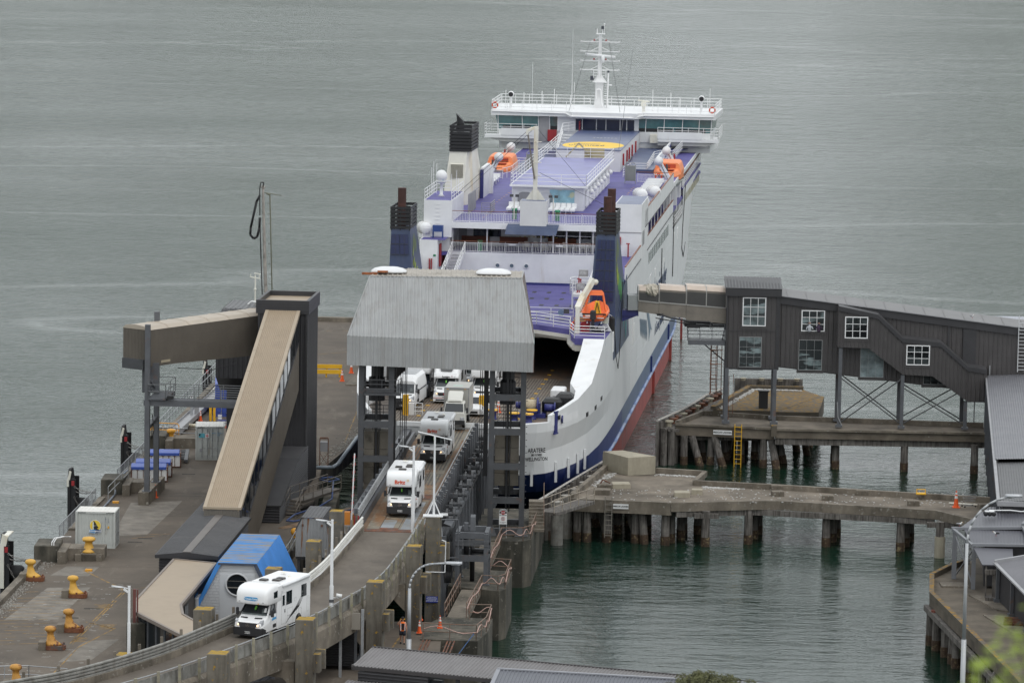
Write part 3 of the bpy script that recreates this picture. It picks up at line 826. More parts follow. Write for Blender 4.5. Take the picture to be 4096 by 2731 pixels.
b = MB(); b.bx(-.11,.11,-.08,.08,0,2.35); b.build('post',GALV,t); marker(0,-.09,2.15,t)
b = MB(); b.bx(-.2,.2,.4,.7,0,1.75)
tag(b.build('grey_cabinet',GREY,loc=(-28.6,364.5,3.5)),'grey upright cabinet behind the slim post','cabinet')
t = thing('yellow_hand_rail','yellow tubular guard rail around the pipework by the grey container','railing',(-31.5,351,3.5))
b = MB()
for y in (0,2.4): b.path([(0,y,.3),(0,y,1.25),(.15,y,1.4),(2.1,y,1.35),(2.25,y,1.2),(2.25,y,.2)],.045,6); b.tube((0,y,.8),(2.25,y,.75),.045)
b.build('rail',YELLOW,t)
t = thing('gangplank','long grey steel gangplank lying along the quay edge','gangplank',(-30.2,354,3.5),R(-4.5))
b = MB(); b.bx(0,.95,0,40,.35,.55); b.bx(-.04,.0,0,40,.3,.75); b.bx(.95,.99,0,40,.3,.75)
for i in range(8): b.bx(.1,.85,1 + i * 5,1.3 + i * 5,-.0,.35)
b.build('deck',GREY,t)
b = MB(); b.smooth = True; b.path([(2.2,33,.35),(1.9,27,.35),(1.4,14,.35),(1.1,4.5,.35),(1.5,3.6,.35),(3.4,3.4,.35)],.17,10)
tag(b.build('white_pipe',CREAM,loc=(-30.2,355.5,3.5)),'fat white pipe with an elbow running along the quay edge','pipe')
b = MB(); b.smooth = True; b.path([(-31.5,330.2,4.4),(-31.7,327.5,4.4),(-31.9,325.9,4.4),(-31.9,324,4.3),(-31.8,322.5,3.62),(-32.0,318,3.6),(-32.2,314,3.6),(-32.7,311.5,3.6),(-33.2,309.5,3.6)],.075,8)
tag(b.build('hose',M('pale_blue_hose',(.22,.25,.3),.5,var=.2)),'pale blue hose snaking over the low wall to the quay edge','hose')
b = MB(); b.smooth = True
b.path([(-31.,350.6,4.8),(-29.6,350.4,5.0),(-29.2,350.3,4.9),(-28.2,350.2,4.9)],.07,6)
for x in (-30.6,-30.2,-29.7): b.sph((x,350.5,4.92),.16,8,6)
for z in (4.3,4.6): b.path([(-30.8,349.9,z),(-27.4,349.6,z)],.04,5)
for x in (-30.7,-29.2,-27.5): b.tube((x,349.8,3.5),(x,349.8,4.75),.04,5)
tag(b.build('pipework',GALV),'valves and pale pipework on the concrete block behind the yellow bollard','pipework')
t = thing('pipe_on_plinth','rust brown steel post on a tall concrete plinth at the quay','post',(-24.15,259.0,3.5),R(6))
b = MB(); b.bx(-.6,.6,-1,1,0,2.4); b.build('plinth',CONCD,t)
b = MB(); b.bx(-.2,0,-.5,-.3,2.4,4.6); b.bx(.05,.15,-.4,-.3,2.4,4.55); b.build('post',M('red_brown_post',(.14,.05,.042),.6,var=.2),t)
t = thing('aluminium_trestle','aluminium trestle with black castor poking in at the left edge','trestle',(-33.6,253.6,3.5))
b = MB(); b.tube((-1.5,0,1.3),(.35,0,1.3),.05); b.tube((-1.5,0,.15),(.35,0,.15),.05); b.tube((0,0,.15),(0,0,1.3),.04); b.tube((-1.,0,.2),(-.1,0,1.25),.03); b.build('frame',GALV,t)
b = MB(); b.sph((.35,0,.1),.1,10,6); b.build('castor',RUBBER,t)
b = MB(); b.bx(-.25,.25,-.18,.18,0,.14)
for x,y,lb in ((-31.4,319.0,'yellow wheel chock by the railing, seen through its mesh'),(-30.4,289.3,'yellow steel chock plate lying flat on the open quay')):
    o = b.build('yellow_chock',YELLOW,loc=(x,y,3.5)); tag(o,lb,'chock')
t = thing('telehandler','orange lifting machine half hidden behind the charcoal roofed building','lifting machine',(-22.9,305.2,3.5),R(10))
b = MB(); b.rbox(-.75,.75,-1.0,1.1,.55,2.0,.2); b.build('body',M('machine_orange',(.72,.10,.015),.4,var=.06),t)
b = MB(); b.rbox(.0,.75,-.8,.8,2.0,2.6,.1); b.build('cab_roof',SIGNW,t)
b = MB(); b.bx(-.7,-.1,-1.012,-1.,1.15,1.4); b.bx(.1,.6,-1.012,-1.,1.25,1.45); b.build('lime_sticker',M('lime_sticker',(.4,.75,.06),.5,var=0),t)
for y in (-.75,.9):
    for x in (-.95,.75):
        b = MB(); b.T = Matrix.Translation((x,y,.45)) @ Matrix.Rotation(pi / 2,4,'Y'); b.cyl((0,0,0),.45,.25,16); b.build('wheel',RUBBER,t)
t = thing('equipment_stand','rust edged grey box on a pipe stand at the foot of the lift tower','equipment box',(-16.1,338.6,3.5))
b = MB(); b.bx(0,.7,0,.5,1.4,2.2); b.build('box',GREY,t)
b = MB()
for x in (0,.7):
    for y in (0,.5): b.tube((x,y,0),(x,y,2.5),.03,5)
b.path([(0,0,2.5),(.7,0,2.5),(.7,.5,2.5),(0,.5,2.5)],.04,5); b.bar((0,0,.2),(.7,0,1.3),.03); b.bar((.7,0,.2),(0,0,1.3),.03); b.build('stand',RUST,t)
b = MB(); b.smooth = True; b.path([(-9.5,375,4.2),(-13.42,351.7,4.2),(-14.5,336.8,4.1),(-14.85,335.2,4.1),(-16.2,335.2,4.05)],.16,10)
tag(b.build('blue_grey_pipe',M('blue_grey_pipe_paint',(.20,.235,.27),.45,var=.1)),'blue-grey pipe with an elbow at the foot of the lift tower','pipe')
t = thing('yellow_barrier','yellow guard barrier on the quay right of the lift tower','barrier',(-19.6,395,3.5),R(2))
b = MB()
for y in (0,4): b.bx(0,2.9,y,y + .15,.35,.75); [b.bx(x,x + .15,y + .15,y + .3,0,.6) for x in (.1,1.3,2.6)]
b.build('barrier_rail',YELLOWC,t)
for x,y,lb in ((-16.55,392.5,'orange cone beside the yellow barrier, right of the lift tower'),(-15.9,398.5,'orange cone just left of the grey gantry hood')): cone((x,y,3.5),lb,1.25)
b = MB(); b.prism([(-16.1,389.5),(-12,389.5),(-12,396),(-15.4,396)],3.5,3.62)
tag(b.build('ramp_plate',CONC),kind='structure')
# ------------------------------------------------------------------ lift tower
t = thing('lift_tower','tall charcoal lift tower with a flat tan roof behind a parapet','tower',(-16.7,327.4,3.5),R(-4.5))
LT = t
b = MB()
b.ribs([(-4.05,0,0),(0,0,0),(0,0,14.4),(-4.05,0,14.4)],(0,0,1),.33,.03)
b.ribs([(0,0,0),(0,6.7,0),(0,6.7,14.4),(0,0,14.4)],(0,0,1),.33,.03)
b.ribs([(-4.05,6.7,0),(-4.05,0,0),(-4.05,0,14.4),(-4.05,6.7,14.4)],(0,0,1),.33,.03)
b.ribs([(0,6.7,0),(-4.05,6.7,0),(-4.05,6.7,14.4),(0,6.7,14.4)],(0,0,1),.33,.03)
b.build('cladding',CHAR,t)
b = MB(); b.bx(-.07,.06,-.06,.07,0,14.4); b.build('corner_flashing',CHARR,t)
b = MB()
for a in ((-4.2,-.15,.15,.0),): pass
b.bx(-4.2,.15,-.15,.1,14.4,15.5); b.bx(-4.2,.15,6.6,6.85,14.4,15.5); b.bx(-4.2,-3.95,.1,6.6,14.4,15.5); b.bx(-.1,.15,.1,6.6,14.4,15.5)
for z in (14.65,14.95,15.2): b.bx(-4.22,.17,-.17,-.15,z,z + .04); b.bx(.15,.17,-.17,6.87,z + .002,z + .042)
b.build('parapet',CHAR,t)
b = MB(); b.bx(-3.95,-.1,.1,6.6,14.9,15.1); b.build('flat_roof',TAN,t)
b = MB(); b.ribs([(-.1,7.6,0),(-.1,6.71,0),(-.1,6.71,9),(-.1,7.6,9)],(0,0,1),.3,.02); b.build('service_riser',CHARR,t)
marker(-.6,-.05,2.0,t)

# ------------------------------------------------------------------ inclined covered ramp rising to the tower
t = thing('covered_ramp','steep covered ramp with a ribbed tan roof rising to the charcoal tower','covered walkway',(-22.47,294.2,3.5),R(-4.2))
L,W_ = 33.2,2.72
zr = lambda y: 4.0 + .322 * y
b = MB()
b.ribs([(.22,0,zr(0)),(W_ - .22,0,zr(0)),(W_ - .22,L,zr(L)),(.22,L,zr(L))],(0,1,.322),.155,.035,.5)
b.build('roof_sheet',TAN,t)
b = MB()
for x0,x1 in ((-.06,.22),(W_ - .22,W_ + .06)):
    for i in range(9):
        y0,y1 = L * i / 9,L * (i + 1) / 9 - .03
        b.hexa([(x0,y0,zr(y0) - .25),(x1,y0,zr(y0) - .25),(x1,y1,zr(y1) - .25),(x0,y1,zr(y1) - .25),(x0,y0,zr(y0) + .05),(x1,y0,zr(y0) + .05),(x1,y1,zr(y1) + .05),(x0,y1,zr(y1) + .05)])
b.bx(-.06,W_ + .06,-.08,-.001,zr(0) - .12,zr(0) + .05)
b.build('barge_boards',M('tan_flashing',(.37,.30,.22),.5,var=.05),t)
b = MB()
b.ribs([(0,0,1.6),(W_,0,1.6),(W_,0,zr(0) - .12),(0,0,zr(0) - .12)],(0,0,1),.16,.03)
b.build('end_wall',M('grey_brown_cladding',(.155,.14,.12),.55,var=.08),t)
b = MB(); x = W_ - .02
zb = lambda y: max(0,zr(y) - 6.7)
ys = (2.,8.4,L)
b.ribs([(x,.6,zr(.6) - 3.0),(x,L,zr(L) - 2.5),(x,L,zr(L) - 6.5),(x,8.6,0),(x,5.6,0)][::-1],(0,0,1),.2,.03)
b.ribs([(0,L,zr(L) - 6.5),(0,L,zr(L) - .2),(0,0,zr(0) - .2),(0,0,0.),(0,8.6,0)],(0,0,1),.2,.03)
b.build('side_cladding',TAND,t)
b = MB()
b.hexa([(x - .1,.25,.6),(x,.25,.6),(x,L,zr(L) - 2.5),(x - .1,L,zr(L) - 2.5),(x - .1,.25,zr(.25) - .25),(x,.25,zr(.25) - .25),(x,L,zr(L) - .25),(x - .1,L,zr(L) - .25)])
b.build('window_band',GLASSD,t)
b = MB()
for i in range(15):
    y = .4 + i * 2.32; b.bar((x + .02,y,zr(y) - 2.6),(x + .02,y,zr(y) - .22),.07)
b.bar((x + .02,.3,zr(.3) - 2.7),(x + .02,L,zr(L) - 2.5),.1); b.bar((x + .02,.3,zr(.3) - .3),(x + .02,L,zr(L) - .3),.08)
b.bx(x - .08,x + .1,-.02,.16,1.6,zr(0) - .1)
b.build('glazing_bars',CHAR,t)
b = MB()
for y in (24.3,21.9,19.6,17.3): b.hexa([(x + .005,y + .1,zr(y) - 2.35 + .1),(x + .01,y + .1,zr(y) - 2.35),(x + .01,y + 2.1,zr(y + 2.1) - 2.3),(x + .005,y + 2.1,zr(y + 2.1) - 2.3),(x + .005,y + .1,zr(y) - .7),(x + .01,y + .1,zr(y) - .7),(x + .01,y + 2.1,zr(y + 2.1) - .8),(x + .005,y + 2.1,zr(y + 2.1) - .8)])
b.build('pale_blinds',M('white_blind',(.62,.64,.66),.4,var=.1),t)  # plain pale panels over four bays of the window band

# ------------------------------------------------------------------ level covered walkway to the trestle
t = thing('covered_walkway','olive brown covered walkway sloping down to the steel trestle','covered walkway',(-28.95,319.3,14.5),R(54))
Lw = 15.2
b = MB()
b.ribs([(0,0,0),(Lw,0,-.45),(Lw,0,2.85),(0,0,2.85)],(0,0,1),.155,.03,.5)
b.ribs([(0,2.6,0),(0,0,0),(0,0,2.85),(0,2.6,2.85)],(0,0,1),.155,.03,.5)
b.ribs([(Lw,2.6,0),(0,2.6,0),(0,2.6,2.85),(Lw,2.6,2.85)],(0,0,1),.155,.03,.5)
b.bx(.02,Lw,.02,2.58,-.1,.06)
b.build('cladding',TAND,t)
b = MB()
b.loft([[(x,-.04,2.86),(x,.35,3.12),(x,1.3,3.22),(x,2.25,3.12),(x,2.64,2.86)] for x in [i * Lw / 6 for i in range(7)]])
for i in range(7): b.loft([[(x,-.06,2.88),(x,.33,3.15),(x,1.3,3.25),(x,2.27,3.15),(x,2.66,2.88)] for x in (i * Lw / 6 - .05,i * Lw / 6 + .05)])
b.build('roof',M('pale_tan_roof',(.42,.36,.29),.5,var=.06),t)
b = MB(); b.bx(1.6,2.7,-.035,-.03,.12,.32); b.build('faded_nameplate',M('faded_plate',(.36,.31,.22),.6,var=.1),t)
b = MB(); b.bx(-.35,-.02,.2,2.4,-.3,.5); b.build('telescopic_end',STEEL,t)

# ------------------------------------------------------------------ steel trestle
t = thing('steel_trestle','grey steel trestle with two tall legs, platform and long catwalk','trestle',(-28.9,318.8,3.5),R(-4))
b = MB(); b.bx(-.6,.25,-.7,7.6,0,1.02); b.build('concrete_footing',CONC,t)
for i,(x,y,z1) in enumerate(((0,0,14.4),(0,4.6,14.9))):
    b = MB(); b.bx(x - .2,x + .2,y - .22,y + .22,1.03,z1); b.bx(x - .35,x + .35,y - .36,y + .36,1.02,1.09); b.build('leg',STEELM,t)
b = MB(); b.bar((0,.2,6.1),(0,4.4,6.3),.3,.3); b.bar((0,.2,10.6),(0,4.4,10.8),.25,.5); b.bx(-.6,.75,1,1.25,8.8,11.2)
b.bar((.1,.3,10),(.9,2.2,8.2),.2); b.build('cross_beams',STEELM,t)
b = MB(); b.bx(-.3,7.9,-.1,.12,7.9,8.35); b.bx(-.3,7.9,1.15,1.37,8.0,8.4); b.bx(1.6,7.9,.12,1.15,8.32,8.38)
b.hexa([(.05,-.3,8.42),(1.5,-.3,8.42),(1.9,2.2,8.42),(.45,2.2,8.42),(.05,-.3,8.55),(1.5,-.3,8.55),(1.9,2.2,8.85),(.45,2.2,8.85)])
b.build('catwalk',STEELM,t)
b = MB()
b.rail([(.1,-.3,8.55),(1.5,-.3,8.55),(1.9,2.2,8.85),(.45,2.2,8.85),(.1,-.3,8.55)],1.1,2,1.6,.03)
b.rail([(1.7,0,8.4),(7.9,0,8.4)],1.1,3,2.2,.03); b.rail([(1.9,1.3,8.4),(7.9,1.3,8.4)],1.1,3,2.2,.03)
b.build('hand_rails',M('dull_rail_steel',(.16,.165,.17),.5,var=.1),t)
b = MB(); b.path([(.35,.3,7.2),(.5,.2,5.9),(.4,.1,5.4),(.3,.3,5.2),(.35,.4,6.4)],.04,5); b.path([(2.4,0,11.0),(5.2,.2,10.9),(7.2,.3,11.5)],.03,4); b.bx(1.6,2.1,-.4,-.1,8.5,8.75); b.build('cables',RUBBER,t)

t = thing('walkway_end_hall','small charcoal hall with a ribbed roof behind the brown walkway','building',(-24.9,338,3.5),R(-4))
b = MB()
for q in ([(0,0,7.6),(5.6,0,7.6),(5.6,0,12.3),(0,0,12.3)],[(5.6,0,7.6),(5.6,7,7.6),(5.6,7,12.3),(5.6,0,12.3)],[(0,7,7.6),(0,0,7.6),(0,0,12.3),(0,7,12.3)]): b.ribs(q,(0,0,1),.4,.04)
b.prismx([(0,7.6),(7,7.6),(6,6.4),(2.2,6.3)],.03,5.57); b.bx(.6,5,2.4,5.6,0,6.4)
b.build('walls',CHAR,t)
b = MB()
b.ribs([(-.05,-.1,12.3),(5.7,-.1,12.3),(5.4,1.6,13.3),(.35,1.6,13.3)],(0,1,.6),.42,.07)
b.ribs([(.35,1.6,13.3),(5.4,1.6,13.3),(5.4,7.1,13.35),(.35,7.1,13.35)],(0,1,0),.42,.07)
b.ribs([(-.05,7.1,12.3),(-.05,-.1,12.3),(.35,1.6,13.3),(.35,7.1,13.35)],(1,0,2),.42,.05)
b.build('roof',CHARR,t)
b = MB(); b.bx(3.5,3.9,3,3.5,13.3,14.2); b.bx(3.95,4.5,3,3.5,13.3,13.9); b.build('roof_plant',STEEL,t)
t = thing('sensor_mast','thin white mast with a twin-bar sensor on the small charcoal hall roof','mast',(-21.9,342,16.8))
b = MB(); b.tube((0,0,0),(0,0,2.6),.06); b.path([(-.45,0,2.45),(.4,0,2.3)],.05); b.path([(-.1,0,2.75),(.45,0,2.7)],.05); b.tube((-.4,0,2.45),(-.4,0,2.7),.03); b.tube((.35,0,2.3),(.35,0,2.7),.03); b.sph((0,0,1.4),.12,8,6); b.build('mast',CREAM,t)
b = MB(); b.path([(-.6,0,.1),(-.3,0,.35),(.2,-.2,.3)],.09); b.build('white_housing',SIGNW,t)
t = thing('hose_boom','weathered upright boom with a looped black hose and a ladder','boom',(-24.6,400,3.5))
b = MB(); b.tube((.35,0,0),(-.1,0,11.2),.22,10,.16); b.tube((-.1,0,11.2),(-.35,0,18.4),.16,10,.11); b.sph((-.33,0,18.2),.2,10,8); b.build('boom_pole',M('weathered_boom',(.33,.30,.27),.7,var=.25,vs=1.5,stain=(.05,.045,.04),st=(.55,.62),ss=.7),t)
b = MB(); b.tube((.75,0,5),(.35,0,17.6),.07); b.tube((.0,0,17.6),(.35,0,17.5),.12); b.path([(-.3,0,17.7),(.9,0,17.5),(1.5,.1,17.4)],.04,5)
for i in range(12): b.tube((.02 - i * .03 + .4,0,5.6 + i),(.75 - i * .033,0,5.6 + i),.025,4)
b.build('ladder_pipe',M('olive_steel',(.14,.14,.10),.6,var=.1),t)
b = MB(); b.smooth = True
b.path([(-.33,-.15,18.2),(-.25,-.2,18.7),(-.55,-.2,18.7),(-.65,-.2,18),(-.6,-.2,15.4)],.06,6)
b.path([(-.62,-.2,17.4),(-.95,-.2,16.8),(-1.5,-.2,14.2),(-1.55,-.2,13.5),(-1.2,-.2,13.1),(-.85,-.2,13.3),(-.65,-.2,14.2),(-.6,-.2,15.2)],.12,8)
b.path([(-.6,-.2,15),(-.45,-.2,11),(-.2,-.2,5.4),(.2,-.2,4.2)],.06,6)
b.build('hose',RUBBER,t)

# ------------------------------------------------------------------ low terminal buildings
t = thing('low_terminal','low charcoal building with a ridged grey roof under the ramp foot','building',(-24.45,279.,3.5),R(-4.2))
b = MB(); X,Y = 4.05,29
for q in ([(0.05,0,0),(X,0,0),(X,0,3.1),(.05,0,3.1)],[(X,0,0),(X,16,0),(X,16,3.1),(X,0,3.1)],[(.05,Y,0),(.05,0,0),(.05,0,3.1),(.05,Y,3.1)]): b.ribs(q,(q[1][0] - q[0][0],q[1][1] - q[0][1],0),.19,.045)
b.build('walls',CHAR,t)
b = MB()
b.ribs([(-.15,-.25,3.22),(X / 2,-.25,3.46),(X / 2,Y,3.46),(-.15,Y,3.22)],(1,0,.1),.14,.02)
b.ribs([(X / 2,-.25,3.46),(X + .15,-.25,3.22),(X + .15,16,3.22),(X / 2,16,3.46)],(1,0,-.1),.14,.02)
b.build('roof',CHARR,t)
b = MB(); b.hexa([(X / 2 - .3,-.28,3.43),(X / 2 + .3,-.28,3.43),(X / 2 + .3,16,3.43),(X / 2 - .3,16,3.43),(X / 2 - .28,-.28,3.485),(X / 2 + .28,-.28,3.485),(X / 2 + .28,16,3.485),(X / 2 - .28,16,3.485)]); b.build('ridge_cap',M('brown_grey_flashing',(.13,.115,.105),.5,var=.08),t)
b = MB(); b.prismy([(-.2,2.98),(X + .2,2.98),(X + .2,3.2),(X / 2,3.46),(-.2,3.2)],-.32,-.255); b.bx(-.22,-.155,-.3,Y,3.05,3.22); b.bx(X + .155,X + .22,-.3,16,3.05,3.22); b.tube((X - .15,-.1,0),(X - .15,-.1,3.0),.06); b.build('fascia_gutter',CHAR,t)

t = thing('glazed_entrance','tan roofed entrance building with glazed walls bending towards the road','building',(-24,262,3.5))
q = lambda x,y: (x + 24,y - 262)
rf = [q(-23.3,278.3),q(-24.55,262.9),q(-24.15,259.),q(-19.4,249.3),q(-17.4,251.0),q(-19.9,255.9),q(-21.05,258.5),q(-21.45,261.7),q(-20.3,277)]
b = MB(); b.prism(rf[::-1],2.88,3.0); b.build('roof',TAN,t)
b = MB()
def inset(pl,d):
    c = [sum(p[0] for p in pl) / len(pl),sum(p[1] for p in pl) / len(pl)]
    out = []; n = len(pl)
    for i in range(n):
        p0,p1,p2 = Vector((*pl[i - 1],0)),Vector((*pl[i],0)),Vector((*pl[(i + 1) % n],0))
        e1,e2 = (p1 - p0).normalized(),(p2 - p1).normalized()
        n1,n2 = Vector((-e1.y,e1.x,0)),Vector((-e2.y,e2.x,0))
        m = (n1 + n2).normalized(); out.append(tuple((p1 + m * d / max(.4,m.dot(n1)))[:2]))
    return out
for i in range(len(rf)):
    p,r2 = rf[i],rf[(i + 1) % len(rf)]
    b.bar((*p,2.94),(*r2,2.94),.16,.22)
b.build('roof_edge',M('brown_grey_edging',(.20,.165,.14),.5,var=.08),t)
wl_ = inset(rf,.3)
b = MB(); n = len(wl_)
b.prism([wl_[i] for i in range(n)][::-1],0,2.87); b.build('walls',M('dark_brown_wall',(.07,.06,.052),.6,var=.1),t)
b = MB(); c2_ = MB()
for (p,r2,k) in ((wl_[1],wl_[2],2),(wl_[2],wl_[3],7)):
    P,Q = Vector((*p,0)),Vector((*r2,0)); d = (Q - P).normalized(); nn_ = Vector((d.y,-d.x,0)); 
    if nn_.x > 0: nn_ = -nn_
    for i in range(k):
        a,c = P.lerp(Q,(i + .04) / k) + nn_ * .02,P.lerp(Q,(i + .96) / k) + nn_ * .02
        b.plate([a + Vector((0,0,.25)),c + Vector((0,0,.25)),c + Vector((0,0,2.7)),a + Vector((0,0,2.7))],nn_ * .02)
    for i in range(k + 1):
        a = P.lerp(Q,i / k) + nn_ * .05; c2_.bar(a,a + Vector((0,0,2.8)),.12)
    c2_.bar(P + nn_ * .05 + Vector((0,0,.15)),Q + nn_ * .05 + Vector((0,0,.15)),.1)
b.build('glazing',GLASSD,t); c2_.build('mullions',STEELM,t)
b = MB()
P,Q = Vector((*wl_[7],0)),Vector((*wl_[8],0)); d = (Q - P).normalized(); nn_ = Vector((d.y,-d.x,0)) * (1 if d.y > 0 else -1)
for f in (.22,.5): a = P.lerp(Q,f) + nn_ * .02; c = P.lerp(Q,f + .1) + nn_ * .02; b.plate([a + Vector((0,0,1.)),c + Vector((0,0,1.)),c + Vector((0,0,2.2)),a + Vector((0,0,2.2))],nn_ * .03)
b.build('side_window',GLASSD,t)
b = MB(); b.ribs([q(-18.6,247.2) + (.35,),q(-14.6,251.5) + (.35,),q(-15.5,253.4) + (1.1,),q(-19.4,249.6) + (1.1,)],(.5,1,.5),.3,.05); b.build('lower_roof',ROOFG,t)

t = thing('blue_roofed_block','pale blockwork building with sloping bright blue roof and a round window','building',(-18.33,270.2,3.5),R(-4.3))
tw,bw,hh,dp_ = 1.29,3.35,4.3,11.3
b = MB(); b.prismy([(-bw + .1,0),(bw - .1,0),(tw - .03,hh - .1),(-tw + .03,hh - .1)],.02,dp_ - .1); b.build('block_walls',BLOCKW,t)
b = MB()
b.ribs([(-tw - .05,-.15,hh),(tw + .05,-.15,hh),(tw + .05,dp_,hh),(-tw - .05,dp_,hh)],(1,0,0),.105,.025)
b.build('worn_top_roof',BLUEW,t)
b = MB()
b.ribs([(bw + .1,-.15,0),(bw + .1,dp_,0),(tw + .05,dp_,hh),(tw + .05,-.15,hh)],(-1,0,2.1),.16,.03)
b.ribs([(-bw - .1,dp_,0),(-bw - .1,-.15,0),(-tw - .05,-.15,hh),(-tw - .05,dp_,hh)],(1,0,2.1),.16,.03)
b.plate([(-bw - .1,-.15,.0),(-bw + .14,-.15,0),(-tw + .19,-.15,hh - .1),(-tw - .05,-.15,hh)],(0,.14,0))
b.build('sloping_roof',BLUER,t)
b = MB(); b.bx(-tw,tw,-.17,.0,hh - .14,hh - .005); b.plate([(bw - .14,-.17,0),(bw + .1,-.17,0),(tw + .05,-.17,hh),(tw - .18,-.17,hh - .1)],(0,.15,0)); b.build('dark_barge_board',M('blue_grey_board',(.06,.075,.11),.6,var=.1),t)
b = MB()
for z in [i * .2 + .1 for i in range(20)]:
    xl = bw - .25 - (bw - tw) * z / hh
    b.bx(-xl,-1.25 if z < 3.55 else xl,-.001,.02,z,z + .012)
    for j in range(int(xl * 2 / .4)):
        x = -xl + j * .4 + (.2 if int(z * 5) % 2 else 0)
        if x < -1.28: b.bx(x,x + .012,-.001,.02,z + .012,z + .2)
b.build('block_joints',M('mortar_joint',(.40,.41,.43),.8,var=0),t)
b = MB(); b.bx(-1.2,1.2,-.03,.02,0,3.5); b.build('rendered_panel',M('pale_render',(.50,.515,.535),.7,var=.04),t)
b = MB(); b.smooth = True; b.T = Matrix.Translation((.0,-.04,2.82)) @ Matrix.Rotation(pi / 2,4,'X'); n = 36
b.loft([[(r_ * cos(2 * pi * i / n),r_ * sin(2 * pi * i / n),z) for i in range(n)] for r_,z in ((.82,0),(.82,.1),(.74,.16),(.70,.1),(.70,-.02))],caps=False); wf = b.build('round_window',BLOCKW,t)
b = MB(); b.T = Matrix.Translation((.0,-.045,2.82)) @ Matrix.Rotation(pi / 2,4,'X'); b.cyl((0,0,0),.71,.015,32); b.build('pane',GLASSD,wf)
b = MB(); b.bx(-.69,.69,-.085,-.06,2.58,2.64); b.bx(-.7,.7,-.068,-.062,3.05,3.07); b.build('glazing_bar',M('grey_brown_bar',(.25,.23,.2),.6,var=.1),wf)
b = MB()
for i in range(4): b.bx(-4.2 + i * .4,-3.8 + i * .4,-.6,1.2,0,.5 + i * .45)
b.build('stepped_wall',BLOCKW,t)

t = thing('corrugated_shed','small grey corrugated kiosk with chamfered corners and rust runs','shed',(-15.45,290.,4.7),R(-4.2))
b = MB()
fp = [(0,0,0),(2.55,0,0),(2.55,0,1.95),(1.95,0,2.85),(.45,0,2.85),(0,0,1.95)]
b.ribs(fp,(0,0,1),.24,.035,.3); b.ribs([(2.55,0,0),(2.55,5,0),(2.55,5,1.95),(2.55,0,1.95)],(0,0,1),.26,.035); b.ribs([(0,5,0),(0,0,0),(0,0,1.95),(0,5,1.95)],(0,0,1),.26,.035)
b.build('walls',M('grey_rust_run_cladding',(.29,.295,.30),.5,var=.08,stain=(.20,.085,.03),st=(.60,.66),ss=1.5,stretch=(2.4,2.4,.14)),t)
b = MB()
b.ribs([(2.6,-.1,1.9),(2.6,5,1.9),(1.95,5,2.9),(1.95,-.1,2.9)],(-1,0,1.5),.24,.035); b.ribs([(.4,-.1,2.9),(1.95,-.1,2.9),(1.95,5,2.9),(.4,5,2.9)],(0,1,0),.24,.02); b.ribs([(-.05,5,1.9),(-.05,-.1,1.9),(.4,-.1,2.9),(.4,5,2.9)],(1,0,2),.24,.035)
b.build('roof',CHARR,t)
b = MB(); 
for x in (.5,1.9): b.bx(x - .06,x + .06,-.09,-.03,2.25,2.42)
b.build('lifting_lugs',RUST,t)
b = MB()
for x in (.2,2.3):
    for y in (.3,4.6): b.bar((x,y,-5),(x,y,0),.2)
b.bar((2.3,.3,-4),(.9,.3,-.1),.1); b.bx(0,2.5,.1,4.9,-.2,-.005); b.build('support_frame',STEEL,t)

t = thing('dark_louvred_shed','low charcoal shed of horizontal ribbed cladding at the tower foot','shed',(-20.6,311,3.5),R(-4.2))
b = MB()
b.ribs([(2.75,0,0),(2.75,17.4,0),(2.75,17.4,3.5),(2.75,11,3.3),(2.75,0,1.3)],(0,1,0),.2,.05)
b.ribs([(0,0,0),(2.75,0,0),(2.75,0,1.3),(0,0,1.3)],(1,0,0),.2,.05)
b.build('walls',CHAR,t)
b = MB(); b.hexa([(-.1,-.1,1.32),(2.85,-.1,1.32),(2.85,11,3.32),(-.1,11,3.32),(-.1,-.1,1.42),(2.85,-.1,1.42),(2.85,11,3.42),(-.1,11,3.42)]); b.hexa([(-.1,11,3.32),(2.85,11,3.32),(2.85,16,3.52),(-.1,16,3.52),(-.1,11,3.42),(2.85,11,3.42),(2.85,16,3.62),(-.1,16,3.62)]); b.build('roof',CHARR,t)

# ------------------------------------------------------------------ stairs, pipes and clutter in the gap beside the linkspan
t = thing('access_bridge','small grey footbridge with pipe railings and steps below the lift tower','footbridge',(-17.3,315.4,3.5),R(-17))
b = MB(); b.hexa([(0,0,.9),(1.15,0,.9),(1.15,8.8,.55),(0,8.8,.55),(0,0,1.1),(1.15,0,1.1),(1.15,8.8,.75),(0,8.8,.75)])
for i in range(5): b.bx(0,1.15,-.3 - i * .3,-.0 - i * .3,.75 - i * .2,.85 - i * .2)
b.build('deck',M('brown_grey_tread',(.15,.13,.11),.7,var=.2),t)
b = MB(); b.rail([(0,0,1.0),(0,8.8,.7)],1.15,2,2.2,.035); b.rail([(1.15,0,1.0),(1.15,8.8,.7)],1.15,2,2.2,.035); b.rail([(1.15,-1.8,.0),(1.15,0,1)],1.1,2,1,.035); b.rail([(0,-1.8,.0),(0,0,1)],1.1,2,1,.035); b.build('hand_rails',M('worn_rail',(.22,.19,.16),.6,var=.2),t)
b = MB(); b.smooth = True; b.path([(-17.6,308.5,3.2),(-15.6,311.5,3.3),(-14.9,312.3,3.5),(-12.5,316,3.6)],.42,12)
tag(b.build('fat_pipe',M('sandy_brown_pipe',(.23,.15,.09),.7,var=.25,vs=1.5)),'fat sandy brown pipe bending under the linkspan','pipe')
